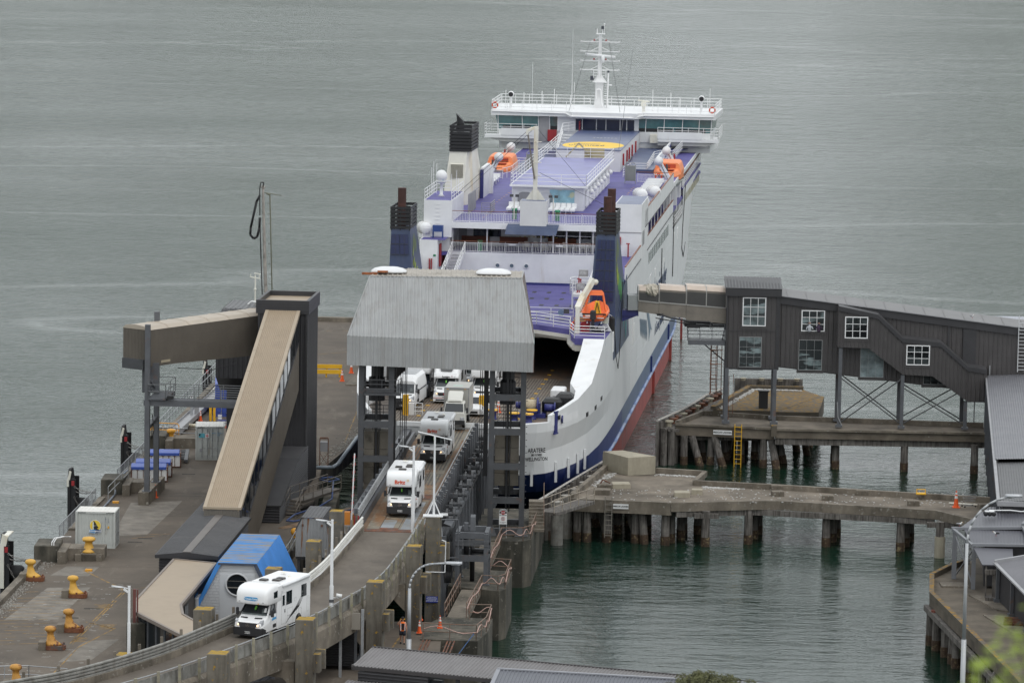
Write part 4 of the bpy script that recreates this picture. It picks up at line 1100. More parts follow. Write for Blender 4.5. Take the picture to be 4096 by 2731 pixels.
b = MB(); b.smooth = True; b.path([(-14.4,327,4.2),(-14.1,318,4.3),(-15.0,314.6,4.2),(-16.7,311.6,4.1),(-17.2,309.2,4.0),(-16.6,309.0,4.0),(-12.2,313.2,4.3)],.07,7); b.path([(-15.5,329.5,4.1),(-14.6,330.1,4.1),(-14.0,328.9,4.1),(-14.8,327.7,4.1),(-15.6,328.5,4.15)],.06,6)
tag(b.build('blue_hose',M('blue_hose',(.05,.085,.22),.5,var=.15)),'blue hose looped over the pipes beside the linkspan','hose')
def blockthing(x0,x1,y0,y1,z0,z1,label,mat=CONCD,cat='concrete block',name='concrete_beam',rz=0):
    b = MB(); b.rbox(-(x1 - x0) / 2,(x1 - x0) / 2,-(y1 - y0) / 2,(y1 - y0) / 2,z0,z1,.04)
    o = b.build(name,mat,loc=((x0 + x1) / 2,(y0 + y1) / 2,0)); o.rotation_euler = (0,0,rz)
    return tag(o,label,cat)
blockthing(-15.3,-12.2,300.2,302,-1,3.6,'stained concrete cross beam in the gap beside the linkspan')
blockthing(-15.2,-14.0,302.5,330,-1,2.9,'long stained concrete beam beside the sandy brown pipe')
blockthing(-17.,-16.2,284,300,3.5,4.3,'low concrete wall behind the blue roofed block',rz=R(-4))
t = thing('gap_railing','grey pipe railing on the low wall behind the bright blue roof','railing',(-16.6,284,4.3))
b = MB(); b.rail([(0,0,0),(.6,8,0),(.9,15.5,0),(2.9,16.6,0),(4.2,16,0)],1.1,2,2.4,.035); b.build('rail',GALV,t)
b = MB(); b.sph((0,0,.5),.3,12,8); b.cyl((0,0,0),.1,.4,8); tag(b.build('small_bollard',YELLOW,loc=(-16.1,300.4,4.2)),'small round yellow bollard by the pipe railing near the corrugated kiosk','bollard')
t = thing('yellow_pump','small yellow wheeled pump unit behind the corrugated kiosk','pump',(-15.0,301.5,3.6),R(-10))
b = MB(); b.rbox(-.6,.6,-.3,.3,.3,.65,.06); b.path([(-.6,-.3,.65),(-.4,-.3,.95),(.4,-.3,.95),(.6,-.3,.65)],.035); b.build('pump_body',YELLOWC,t)
for x in (-.4,.4):
    b = MB(); b.T = Matrix.Translation((x,-.42,.22)) @ Matrix.Rotation(pi / 2,4,'X'); b.cyl((0,0,0),.2,.1,12); b.build('wheel',RUBBER,t)
# ------------------------------------------------------------------ curved elevated road
FAR = [(-40,217),(-34,222),(-28.6,227.4),(-25,231.3),(-21.35,237.6),(-19.1,243),(-16.95,249),(-14.95,255.6),(-13.3,262.3),(-12.25,269),(-11.4,277.2),(-10.55,285.2)]
NEAR = [(-30,214),(-25.2,222.2),(-20.6,229.6),(-17.65,235.4),(-15.5,240.2),(-13.6,244.5),(-11.66,249.9),(-10.1,255.3),(-9.4,257.9),(-8.2,264),(-6.95,276.1),(-6.2,285.2)]
def smoothline(pts,k=4):
    P = [Vector((*p,0)) for p in pts]; out = []
    for i in range(len(P) - 1):
        p0,p1,p2,p3 = P[max(i - 1,0)],P[i],P[i + 1],P[min(i + 2,len(P) - 1)]
        for j in range(k):
            t = j / k
            out.append(.5 * ((2 * p1) + (p2 - p0) * t + (2 * p0 - 5 * p1 + 4 * p2 - p3) * t * t + (3 * p1 - p0 - 3 * p2 + p3) * t ** 3))
    out.append(P[-1]); return out
def offset(L,d):
    out = []
    for i,p in enumerate(L):
        t = (L[min(i + 1,len(L) - 1)] - L[max(i - 1,0)]).normalized()
        out.append(p + Vector((t.y,-t.x,0)) * d)      # + is to the right of travel
    return out
def sweep(b,L,prof,caps=True):
    rings = []
    for i,p in enumerate(L):
        t = (L[min(i + 1,len(L) - 1)] - L[max(i - 1,0)]).normalized(); r_ = Vector((t.y,-t.x,0))
        rings.append([tuple(p + r_ * d + Vector((0,0,z))) for d,z in prof])
    return b.loft(rings,caps)
FL,NL = smoothline(FAR),smoothline(NEAR)
ROADM = M('road_concrete',(.125,.105,.085),.85,var=.16,vs=.35,stain=(.18,.155,.125),st=(.5,.72),ss=.3,stretch=(1.2,.5,1),speck=(.07,.06,.05),sps=3,spt=(.64,.72),bump=.25,bs=12)
road = thing('elevated_road','curved elevated concrete road coming off the linkspan','road',(-14,255,0)); road['kind'] = 'structure'
lo = Vector((-14,255,0))
b = MB(); n = len(FL)
F0,N0 = [p - lo for p in offset(FL,.2)],[p - lo for p in offset(NL,-.1)]
b.add([tuple(p + Vector((0,0,7.5))) for p in F0] + [tuple(p + Vector((0,0,7.5))) for p in N0],[(i,n + i,n + i + 1,i + 1) for i in range(n - 1)])
b.add([tuple(p + Vector((0,0,6.7))) for p in F0] + [tuple(p + Vector((0,0,6.7))) for p in N0],[(i,i + 1,n + i + 1,n + i) for i in range(n - 1)])
b.build('road_surface',ROADM,road)
b = MB(); sweep(b,[p - lo for p in NL],[(-.12,6.1),(.22,6.1),(.22,7.42),(.1,7.62),(-.12,7.62)]); sweep(b,[p - lo for p in FL],[(-.3,6.1),(.2,6.1),(.25,7.9),(-.05,7.95),(-.3,7.9)]); b.build('edge_beams',CONC,road)
WB = [(0,0),(.09,.05),(.09,.13),(0,.19),(.09,.25),(.09,.33),(0,.38),(-.015,.38),(-.015,0)]
def guard(L,z,label,mat,side,lift=(0.,.36),posts=2.3,postmat=None,i0=0,i1=None,ph=(-.8,1.05),name='guard_rail'):
    L = L[i0:i1]
    t = thing(name,label,'guard rail',(*L[len(L) // 2][:2],0)); o = Vector((*L[len(L) // 2][:2],0))
    b = MB()
    for dz in lift: sweep(b,[p - o for p in offset(L,-.05 * side)],[((d + .03) * -side,z + dz + h) for d,h in WB][::(1 if side < 0 else -1)])
    b.build('beam',mat,t)
    acc = 0; nxt = .4
    pm = postmat or CONC
    for a,c in zip(L,L[1:]):
        d = (c - a).length
        while nxt <= acc + d:
            p = a.lerp(c,(nxt - acc) / d) - o; u = (c - a).normalized(); r_ = Vector((u.y,-u.x,0)) * side
            b = MB(); q = p + r_ * .16
            b.bar(q + Vector((0,0,z + ph[0])),q + Vector((0,0,z + ph[1])),.17,.17); b.build('post',pm,t)
            nxt += posts
        acc += d
    return t,o
GALVW = M('weathered_guard_rail',(.27,.265,.245),.55,metal=.2,var=.2,vs=1.5,stain=(.13,.115,.095),st=(.5,.75),ss=2,stretch=(1,1,.3))
POSTM = M('lichened_post',(.27,.25,.19),.8,var=.2,vs=2,stain=(.33,.32,.15),st=(.58,.68),ss=2.5)
t,o = guard(NL,7.66,'weathered corrugated guard rail along the outer near side of the elevated road',GALVW,1,(0,.38),2.25,POSTM,4)
b = MB(); Lp = [p - o + Vector((0,0,8.62)) for p in offset(NL[4:],.1)]; b.path([tuple(p) for p in Lp],.035,6)
for i in range(0,len(Lp),2): b.tube(Lp[i],Lp[i] - Vector((0,0,.3)),.025,5)
b.build('top_pipe',GALV,t)
WGR = M('white_painted_guard_rail',(.70,.69,.65),.55,var=.07,vs=1.2,stain=(.45,.42,.36),st=(.55,.75),ss=2)
guard(FL,7.86,'white painted guard rail on the inner bend of the road behind the campervan',WGR,-1,(0,.33),2.4,CONC,25,name='guard_rail')
guard(FL,7.86,'weathered guard rail on the far side of the road below the tan roof',GALVW,-1,(0,.38),2.6,CONC,2,26)
b = MB(); b.path([tuple(p + Vector((0,0,7.98))) for p in offset(FL[10:],.02)],.05,6); b.path([tuple(p + Vector((.1 * sin(i),0,8.0 + .03 * sin(i * 2)))) for i,p in enumerate(offset(FL[26:],.14))],.03,5)
tag(b.build('white_conduit',WHITE),'white conduit lying on the far kerb of the elevated road','conduit')

# columns of the road, with the caps that carry it
def column(x,y,w,top,label,cap=None,base=0.,corbel=False):
    t = thing('road_column',label,'column',(x,y,base),R(-8),'concrete columns of the elevated road')
    b = MB(); b.rbox(-w / 2,w / 2,-w / 2,w / 2,0,top - base,.04); b.build('column_shaft',COLTOP,t)
    if cap:
        b = MB(); b.T = Matrix.Rotation(R(8),4,'Z')
        d = Vector((cap[0] - x,cap[1] - y,0)); u = d.normalized(); s = Vector((-u.y,u.x,0)) * .42
        a = u * (w / 2); e = d - u * (w / 2)
        z0,z1,z2 = 5.0 - base,5.6 - base,6.65 - base
        b.prism([tuple((a - s)[:2]),tuple((e - s)[:2]),tuple((e + s)[:2]),tuple((a + s)[:2])],z1,z2)
        for f,g in ((a,1),(e,-1)):
            b.add([tuple(f - s + Vector((0,0,z1))),tuple(f + s + Vector((0,0,z1))),tuple(f - s + Vector((0,0,z0 - .2))),tuple(f + s + Vector((0,0,z0 - .2))),tuple(f - s + u * g * .8 + Vector((0,0,z1))),tuple(f + s + u * g * .8 + Vector((0,0,z1)))],[(0,2,3,1),(0,4,2),(1,3,5),(2,4,5,3)])
        b.build('cap_beam',CONC,t)
    if corbel:
        b = MB(); b.rbox(w / 2,w / 2 + .42,-w / 2 + .02,w / 2 - .3,6.1 - base,7.25 - base,.03); b.rbox(w / 2,w / 2 + .62,w / 2 - .29,w / 2 - .05,6.2 - base,7.4 - base,.03); b.build('corbel',COLTOP,t)
    return t
column(-6.35,269.7,1.0,9.3,'concrete column in front of the lamp post beside the linkspan hinge',(-12.95,270.6),3,True)
column(-8.5,256.5,1.08,9.3,'concrete column with orange lichen left of the worker in the hi-vis vest',(-14.9,258.5),3,True)
column(-12.3,243.5,1.12,9.35,'stained column thick with orange lichen at the rear of the nearest campervan',(-18.6,246.2),3,True)
column(-16.85,232.8,1.18,9.35,'dark stained column with orange lichen nearest the bottom of the picture',(-22.5,238.),3)
column(-13.2,270.9,.98,9.3,'column with a yellow lichened top in front of the grey corrugated kiosk',None,2)
column(-12.2,283.2,.95,9.3,'column with a yellow lichened top at the foot of the red and white boom',None,0)
column(-18.75,246.4,1.15,9.3,'broad column with a yellow lichened top in front of the round window',None,3)
column(-22.8,238.4,1.15,8.0,'column under the far side of the road in the bottom left',None,3)
column(-5.3,281.6,1.0,9.28,'tall pale column carrying the white wind-sock pole',None,0,True)
column(-15.2,258.9,1.0,9.6,'column with a yellow top peeping over the roof of the nearest campervan',None,3)
# ground under the road: sunken tracks, drain lines
b = MB()
for x in (-9.55,-9.3,-9.1,-7.9,-7.7,-7.45): b.hexa([(x,205,3.5),(x + .09,205,3.5),(x + .09 + 4.3,272,3.5),(x + 4.3,272,3.5),(x,205,3.58),(x + .09,205,3.58),(x + .09 + 4.3,272,3.58),(x + 4.3,272,3.58)])
b.T = None
tag(b.build('rail_tracks',RUST),kind='structure')
b = MB()
def stripe(x0,y0,x1,y1,w,z=3.506):
    d = Vector((x1 - x0,y1 - y0,0)).normalized(); s = Vector((-d.y,d.x,0)) * w / 2
    a,c = Vector((x0,y0,z)),Vector((x1,y1,z)); b.quad(a - s,c - s,c + s,a + s)
stripe(-8.1,259,-7.2,267,.13); stripe(-8.4,260.5,-6.9,261.0,.12)
tag(b.build('yellow_walkway_line',LINEY),kind='structure')

t = thing('covered_passage','dark corrugated passage under the road with an open end and concertina mouth','covered walkway',(-12.75,256.2,3.9),R(-4))
b = MB()
b.ribs([(0,0,0),(3.0,0,0),(3.0,0,2.2),(0,0,2.2)],(1,0,0),.17,.04); b.ribs([(-.05,-.1,2.2),(3.1,-.1,2.2),(3.1,3.2,2.5),(-.05,3.2,2.5)],(0,1,0),.22,.04)
b.ribs([(3.0,3,.1),(0,3,.1),(0,3,2.2),(3.0,3,2.2)],(1,0,0),.2,.04); b.bx(0,3,.0,3,-.1,.05)
b.build('cladding',BLACK,t)
b = MB(); b.bx(2.95,3.12,-.05,.08,0,2.3); b.bx(2.95,3.12,2.95,3.08,0,2.3); b.bx(2.95,3.12,.08,2.95,2.15,2.35); b.bx(2.95,3.12,.08,2.95,-.1,.06); b.build('end_frame',STEELM,t)
for x,y,z,lb in ((-10.9,253.9,5.8,'grey steel cabinet on a pole, lower of two beside the road'),(-9.55,255.0,6.4,'grey steel cabinet on a pole, nearer the broad column of the two beside the road')):
    t = thing('pole_cabinet',lb,'cabinet',(x,y,3.5))
    b = MB(); b.prismx([(0,z - 3.5),(.35,z - 3.5),(.35,z - 2.6),(.28,z - 2.45),(0,z - 2.45)],-.55,.15); b.path([(-.35,.1,z - 2.45),(-.35,.1,z - 2.3),(0,.1,z - 2.3),(0,.1,z - 2.45)],.02,4); b.build('cabinet',M('warm_grey_cabinet',(.26,.235,.20),.5,var=.08),t)
    b = MB(); b.bx(.2,.38,.0,.16,0,z - 2.2); b.build('pole',GALV,t)

# ------------------------------------------------------------------ linkspan
LK = thing('linkspan','steel linkspan bridge carrying vehicles from the ship to the road','bridge',(-8.75,285.,0),R(-4.2))
ZL = lambda y: 7.5 + .0165 * y
DECKM = M('rust_streaked_deck_concrete',(.20,.175,.135),.7,var=.18,vs=.6,stain=(.21,.105,.042),st=(.47,.62),ss=.55,stretch=(1.1,.35,1),speck=(.33,.28,.20),sps=2.2,spt=(.6,.7))
def slab(b,x0,x1,y0,y1,d0,d1):
    return b.hexa([(x0,y0,ZL(y0) + d0),(x1,y0,ZL(y0) + d0),(x1,y1,ZL(y1) + d0),(x0,y1,ZL(y1) + d0),(x0,y0,ZL(y0) + d1),(x1,y0,ZL(y0) + d1),(x1,y1,ZL(y1) + d1),(x0,y1,ZL(y1) + d1)])
b = MB(); slab(b,-1.9,2.55,.5,47.5,-.5,0); b.build('deck',DECKM,LK)
b = MB()
slab(b,-1.9,1.9,.0,.95,-.12,.03); slab(b,-.6,.75,.9,1.5,-.02,.02)
slab(b,.75,1.9,13.2,15.2,.004,.02); slab(b,1.95,2.5,11.5,13.2,.004,.02)
b.build('hinge_plates',RUST,LK)
b = MB(); slab(b,1.9,2.55,.96,40,.004,.03); slab(b,-1.88,-1.55,.96,40,.004,.02); b.build('rusted_margin',M('rust_brown_strip',(.17,.10,.055),.75,var=.25,vs=.7,stain=(.2,.16,.12),st=(.5,.7),ss=.8,stretch=(1,.4,1)),LK)
b = MB()
for x,w in ((-.62,.05),(.72,.04)): slab(b,x,x + w,1,38,.004,.009)
for y in (6.5,17.5,24): slab(b,-1.5,1.9,y,y + .05,.004,.009)
b.build('deck_joints',JOINT,LK)
b = MB(); slab(b,-.58,.35,1.2,4.6,.004,.012); slab(b,.9,1.7,1.2,12,.003,.007)
b.build('worn_steel_track',M('worn_steel',(.30,.32,.34),.45,metal=.2,var=.2,vs=.7,stain=(.23,.19,.13),st=(.5,.7),ss=.8),LK)
b = MB()
for y0,y1 in ((19.2,23.8),(26,47)):
    for i in range(13): slab(b,-1.5 + i * .26,-1.42 + i * .26,y0,y1,.003,.03)
b.build('tread_bars',M('dark_tread',(.08,.072,.065),.6,var=.2),LK)
# outer girder with its stiffeners, rail posts and hanger lugs
def girder(x,sgn,name):
    b = MB(); Y0,Y1 = -.6,46
    slab(b,x - .32,x + .32,Y0,Y1,-.55,-.1); slab(b,x - .32,x + .32,Y0,Y1,-6.3,-5.9); slab(b,x - .02,x + .02,Y0,Y1,-5.9,-.55)
    g = b.build(name,STEELM,LK)
    for i in range(34):
        y = Y0 + .3 + i * 1.38
        b = MB(); b.hexa([(x - .3,y,ZL(y) - 5.89),(x + .3,y,ZL(y) - 5.89),(x + .3,y + .16,ZL(y) - 5.89),(x - .3,y + .16,ZL(y) - 5.89),(x - .3,y,ZL(y) - .56),(x + .3,y,ZL(y) - .56),(x + .3,y + .16,ZL(y) - .56),(x - .3,y + .16,ZL(y) - .56)])
        if i % 2 and sgn > 0: b.tube((x + .38,y,ZL(y) - 5.8),(x + .38,y,ZL(y) - .3),.05,5)
        b.build('stiffener',STEELM,LK)
girder(4.05,1,'outer_girder'); girder(-3.1,-1,'inner_girder')
b = MB()
for i in range(24): y = i * 1.95; slab(b,-3.0,4.0,y,y + .25,-1.2,-.51)
b.build('floor_beams',STEEL,LK)
for i in range(8):
    y = 6.4 + i * 3.9
    b = MB(); z = ZL(y)
    b.prismx([(y - .3,z - .15),(y + .3,z - .15),(y + .3,z + .35),(y + .12,z + .62),(y - .12,z + .62),(y - .3,z + .35)],3.72,3.86)
    b.prismx([(y - .3,z - .15),(y + .3,z - .15),(y + .3,z + .35),(y + .12,z + .62),(y - .12,z + .62),(y - .3,z + .35)],4.24,4.38)
    b.prismx([(y + .45,z + .05),(y + .75,z + .2),(y + .6,z + .95),(y - .2,z + 1.05),(y - .2,z + .75),(y + .35,z + .7)],3.95,4.15)
    b.T = Matrix.Translation((3.6,y,z + .25)) @ Matrix.Rotation(pi / 2,4,'Y'); b.cyl((0,0,0),.17,.95,12)
    b.build('hanger_lug',STEEL,LK)
for i in range(22):
    y = 1.2 + i * 1.95
    b = MB(); slab(b,2.72,3.05,y,y + .3,-.9,1.05)
    if i % 4 == 0: slab(b,3.05,3.75,y + .06,y + .22,-.5,-.15)
    b.build('rail_post',STEELM,LK)
b = MB(); b.path([(2.68,y,ZL(y) + 1.12) for y in (0,10,20,30,42)],.045,6); b.path([(2.66,y,ZL(y) + .6) for y in (0,10,20,30,42)],.06,6); b.path([(2.75,y,ZL(y) + .9) for y in (0,14,28,42)],.035,5)
for i in range(8): y = 8 + i * .8; b.tube((2.66,y,ZL(y) + 1.1 - i * .06),(3.1,y + .9,ZL(y) + .5),.025,4)
b.build('hand_rail_pipes',GALV,LK)
b = MB(); slab(b,-2.1,-1.9,.3,40,-.3,.6); slab(b,-2.35,-2.1,.3,40,-.3,-.1); b.build('kerb_beam',STEELM,LK)
b = MB(); sweep(b,[Vector((-2.15,y,ZL(y))) for y in (1.0,8,16,24,33)],[(d,.72 + h) for d,h in WB]); sweep(b,[Vector((-2.15,y,ZL(y))) for y in (1.0,8,16,24,33)],[(d,1.05 + h) for d,h in WB])
b.build('side_guard_rail',GALV,LK)
for i in range(14):
    y = 1.6 + i * 2.35
    b = MB(); slab(b,-2.5,-2.16,y,y + .35,-.3,1.32); b.build('rail_post',STEELM,LK)
# red and white boom at the road end, with its motor box
t = thing('barrier_boom','raised red and white barrier boom with an orange motor box','barrier',(-11.3,287,7.6))
b = MB(); b.bar((0,0,.4),(.16,0,5.2),.17,.08); b.build('boom',SIGNW,t)
b = MB()
for i in range(8): z = .9 + i * .56; b.hexa([(-.09 + z * .033,-.05,z),(.085 + z * .033,-.05,z + .1),(.085 + z * .033,.05,z + .1),(-.09 + z * .033,.05,z),(-.09 + z * .033,-.05,z + .2),(.085 + z * .033,-.05,z + .3),(.085 + z * .033,.05,z + .3),(-.09 + z * .033,.05,z + .2)])
b.build('red_bands',RED,t)
b = MB(); b.bx(-.55,-.1,0,.4,0,.95); b.bx(-.05,.3,.0,.4,.0,.8); b.build('motor_box',M('box_orange',(.55,.2,.03),.5,var=.1),t)
b = MB(); b.bx(-.18,.18,0,.02,-.35,.35)
tag(b.build('red_notice',RED,loc=(-10.85,284.7,8.35)),'small red notice at the end of the white guard rail by the hinge','notice')

# ------------------------------------------------------------------ gantry: two towers under one hood
G = thing('linkspan_gantry','tall grey lifting gantry with a corrugated hood on two towers over the linkspan','gantry',(-5.4,306.5,0))
ox,oy = -5.4,306.5
def tower(x0,x1,zb,zt,beams,depth):
    for x in (x0,x1):
        for y in (0,depth):
            b = MB(); w = .2
            b.bx(x - w,x + w,y - w,y + w,zb,zt)
            b.build('leg',STEEL,G)
    b = MB()
    for z in beams:
        b.bx(x0 + .2,x1 - .2,-.19,.19,z - .24,z + .24); b.bx(x0 + .2,x1 - .2,depth - .19,depth + .19,z - .22,z + .22)
        for x in (x0,x1): b.bx(x - .19,x + .19,.2,depth - .2,z - .23,z + .23)
    b.build('cross_beams',STEEL,G)
def weight(xc,y,z0,z1):
    b = MB(); n = 4
    for i in range(n):
        a,c = z0 + (z1 - z0) * i / n,z0 + (z1 - z0) * (i + 1) / n - .03
        b.rbox(xc - .93,xc - .12,y - .7,y + .9,a,c,.03); b.rbox(xc + .12,xc + .93,y - .7,y + .9,a,c,.03)
        b.bx(xc - .12,xc + .12,y - .5,y + .85,a,c)
    b.build('counterweight',M('counterweight_concrete',(.16,.142,.115),.85,var=.15,vs=.8,stain=(.06,.052,.042),st=(.5,.7),ss=.8),G)
    b = MB(); b.bar((xc,y - .75,z0 - 3.2),(xc,y - .75,z1 + 5),.16,.16); b.tube((xc + .22,y - .8,z0 - 2),(xc + .22,y - .8,z1 + 5),.045,5)
    b.bx(xc - .55,xc + .55,y - .5,y + .6,z0 - .45,z0 - .02); b.bx(xc - .35,xc + .35,y - .4,y + .4,z0 - .75,z0 - .44)
    b.rbox(xc - .6,xc + .6,y - .4,y + .8,z1 + 2.3,z1 + 4.2,.2); b.rbox(xc - .45,xc + .5,y - .3,y + .7,z1 + 4.2,z1 + 6.6,.25)
    for k in (-.28,-.14,.1,.2,.3): b.tube((xc + k,y - .2,z1),(xc + k,y - .2,z1 + 3),.025,4)
    b.build('hanger_machinery',BLACK,G)
tower(-6.05,-3.75,1,16.9,(14.6,12.05,9.4,6.75,4.1),4.2)
tower(3.95,6.35,3.7,16.6,(14.3,11.65,8.97,6.36,3.95),4.2)
weight(-4.9,1.5,5.9,11.4); weight(5.15,1.5,7.35,11.3)
b = MB(); b.bx(-5.8,-3.0,-.9,.2,14.4,14.55); b.rail([(-5.7,-.85,14.55),(-3.2,-.85,14.55),(-3.0,.6,14.55)],1.05,3,1.2,.025); b.rail([(-5.7,-.85,14.55),(-5.7,.2,14.55)],1.05,3,1.2,.025)
b.rail([(-5.6,3.8,11.9),(-3.9,3.8,11.9)],1.1,4,.6,.025); b.rail([(-5.6,3.8,13),(-3.9,3.8,13)],2.2,5,.8,.025)
for i in range(16): b.tube((-5.3,4.3,9 + i * .4),(-4.6,4.3,9 + i * .4),.02,4)
b.build('maintenance_platform',STEEL,G)
b = MB(); b.rail([(4.4,3.8,11.9),(5.9,3.8,11.9)],1.1,4,.6,.025); b.bx(4.2,6.2,3.0,4.0,14.1,14.25); b.rail([(4.3,3.6,13.2),(6,3.6,13.2)],2.2,5,.8,.025)
for i in range(22): b.tube((6.58,.3,5 + i * .5),(6.68,.3,5 + i * .5),.03,4)
b.build('maintenance_platform',STEEL,G)
b = MB()
for x in (-3.05,-2.9,-2.72,-2.6): b.tube((x,.5,9.4),(x,.5,17.5),.035,5)
for x in (3.05,3.2,3.35): b.tube((x,.3,8.6),(x,.3,17.5),.035,5)
for x in (-3.6,3.5): b.bar((x,1.4,8),(x,1.8,17.5),.34,.5)
b.build('hoist_ropes',BLACK,G)
for x in (4.0,6.35):
    b = MB(); b.hexa([(x - .5,-.45,3.62),(x + .5,-.45,3.62),(x + .5,.45,3.62),(x - .5,.45,3.62),(x - .2,-.21,4.3),(x + .2,-.21,4.3),(x + .2,.21,4.3),(x - .2,.21,4.3)]); b.build('leg_foot',STEEL,G)
# the hood
X0,X1,Y0,Y1 = -7.1,7.05,-1.0,5.6
fz = lambda x: 16.72 - .022 * (x - X0)
A,B_,C_,D_ = (-5.55,1.6,23.25),(6.05,1.6,23.3),(6.2,4.6,23.5),(-5.1,4.6,23.55)
b = MB()
m = lambda x,y: (x,y,18.95 if x < 0 else 18.62); l_ = lambda x,y: (x,y,16.72 if x < 0 else 16.4)
b.ribs([l_(X0,Y0),l_(X1,Y0),m(X1,Y0),m(X0,Y0)],(0,0,1),.27,.05); b.ribs([m(X0,Y0),m(X1,Y0),B_,A],(0,1,1.8),.27,.05)
b.ribs([l_(X0,Y1),l_(X0,Y0),m(X0,Y0),m(X0,Y1)],(0,0,1),.27,.05); b.ribs([m(X0,Y1),m(X0,Y0),A,D_],(1,0,2.5),.27,.05)
b.ribs([l_(X1,Y1),l_(X0,Y1),m(X0,Y1),m(X1,Y1)],(0,0,1),.27,.05); b.ribs([m(X1,Y1),m(X0,Y1),D_,C_],(0,-1,1.8),.27,.05)
b.build('hood_cladding',HOODC,G)
b = MB(); b.ribs([l_(X1,Y0),l_(X1,Y1),m(X1,Y1),m(X1,Y0)],(0,0,1),.27,.05); b.ribs([m(X1,Y0),m(X1,Y1),C_,B_],(-.2,0,1),.27,.05); b.build('hood_side',HOODS,G)
b = MB(); b.ribs([A,B_,C_,D_],(0,1,0),.38,.05); b.build('hood_roof',HOODR,G)
b = MB()
for p,q_ in ((A,B_),(B_,m(X1,Y0)),(A,m(X0,Y0)),(B_,C_)): b.bar(p,q_,.12,.06)
b.build('hood_flashings',HOODC,G)
b = MB(); b.bar(m(X1 + .03,Y0),m(X1 + .03,Y1),.06,.16); b.build('green_seam',M('verdigris_seam',(.26,.36,.34),.6,var=.15),G)
for x in (-4.15,3.9):
    b = MB(); b.smooth = True
    b.loft([[(x + a * 1.35 * s,3.0 + c * .7 * s,23.45 + z) for a,c in ((-1,-.6),(-.6,-1),(.6,-1),(1,-.6),(1,.6),(.6,1),(-.6,1),(-1,.6))] for s,z in ((1,0),(1,.1),(.8,.28),(.45,.4))]); b.build('skylight_dome',WHITE,G)
b = MB(); b.bx(-5.0,-4.2,2.0,3.0,23.5,23.62); b.bx(-6.2,-5.0,2.2,2.5,23.3,23.45); b.build('rusted_flashing',M('bright_rust',(.30,.085,.02),.8,var=.3,vs=3),G)
b = MB(); b.bx(X0 + .2,X1 - .2,-.7,5.3,16.75,17.0); b.build('hood_floor_beams',BLACK,G)

# ------------------------------------------------------------------ piers and walkways right of the linkspan
def pier(poly,z0,z1,label,mat=CONCD,name='concrete_pier'):
    c = Vector((sum(p[0] for p in poly) / len(poly),sum(p[1] for p in poly) / len(poly),0))
    b = MB(); b.prism([(p[0] - c.x,p[1] - c.y) for p in poly],z0,z1)
    return tag(b.build(name,mat,loc=c),label,'pier')
pier([(-3.4,304.2),(1.1,304.1),(1.75,305.2),(2.7,319),(-2.6,319)],-1.2,3.6,'concrete pier carrying the right gantry tower')
pier([(-4.3,285.4),(-.6,283.7),(-.1,284.7),(.3,291.5),(-3.9,292.5)],-1.2,3.6,'concrete pier under the grey hydraulic frame')
pier([(-5.8,266.2),(-1.95,265.7),(-1.3,268.8),(-1.0,273.6),(-4.4,274),(-5.2,272)],-1.2,3.6,'nearest concrete pier with rusty railings and a blue rope')
pier([(-4.25,273),(-2.85,273),(-1.9,284.5),(-3.3,284.5)],3.15,3.52,'narrow concrete walkway between the nearest and the middle pier',CONC,'pier_walkway')
pier([(-2.9,291.5),(-1.5,291.5),(-.6,304.5),(-2.0,304.5)],3.15,3.52,'narrow concrete walkway between the middle and the far pier',CONC,'pier_walkway')
RUSTR = M('rust_worn_rail',(.21,.15,.115),.7,var=.25,vs=3,stain=(.2,.09,.05),st=(.5,.65),ss=3)
def prail(pts,label,cable=True):
    o = Vector(pts[0]); t = thing('pier_railing',label,'railing',o)
    P = [Vector(p) - o for p in pts]
    b = MB(); b.rail(P,1.1,2,1.6,.035)
    b.build('rail',RUSTR,t)
    if cable:
        b = MB(); L = []
        for a,c in zip(P,P[1:]):
            for i in range(8): L.append(tuple(a.lerp(c,i / 8) + Vector((.05,-.03,.72 + .22 * sin(i * pi / 4 + a.y)))))
        b.path(L,.03,5); b.build('pink_hose',M('pink_hose',(.55,.36,.31),.6,var=.1),t)
    return t
z = 3.55
prail([(-5.6,266.4,z),(-2.05,265.9,z),(-1.4,268.9,z),(-1.1,273.2,z),(-2.6,273.2,z)],'rusty railing around the nearest pier')
prail([(-2.8,273.6,z),(-1.85,284.2,z),(-.7,283.9,z),(-.2,284.8,z),(.2,290.6,z),(-1.3,291,z)],'rusty railing with pink hose from the nearest to the middle pier')
prail([(-1.4,292,z),(-.55,304,z),(1.1,304.2,z),(1.7,305.3,z),(2.2,312,z)],'rusty railing with pink hose from the middle to the far pier')
prail([(-4.3,273.4,z),(-3.4,284.6,z)],'inner rusty railing of the narrow pier walkway',False)
b = MB(); b.path([(-2.2,265.8,4.1),(-3.7,264.8,2.2),(-4.4,264.4,1.4)],.03,5); tag(b.build('blue_rope',M('blue_rope',(.07,.14,.3),.7,var=.2)),'blue rope slanting down the face of the nearest pier','rope')
t = thing('pier_steps','concrete steps rising from the far pier towards the footbridge','steps',(2.0,309,3.3))
b = MB()
for i in range(9): b.bx(-.45,.75,i * .42,4.5,.2 + i * .2,.4 + i * .2)
b.build('treads',CONC,t); b = MB(); b.rail([(.7,.2,.6),(.7,3.8,2.4)],1.05,2,1.2,.03); b.build('hand_rail',RUSTR,t)
t = thing('hydraulic_frame','dark grey steel frame of the hydraulic cylinders on the middle pier','machine frame',(-3.75,286.1,3.6),R(-3))
for x in (.1,2.15):
    for y in (.1,2.9):
        b = MB(); b.bx(x - .16,x + .16,y - .16,y + .16,0,3.7); b.bx(x - .28,x + .28,y - .28,y + .28,0,.06); b.build('leg',STEELM,t)
b = MB()
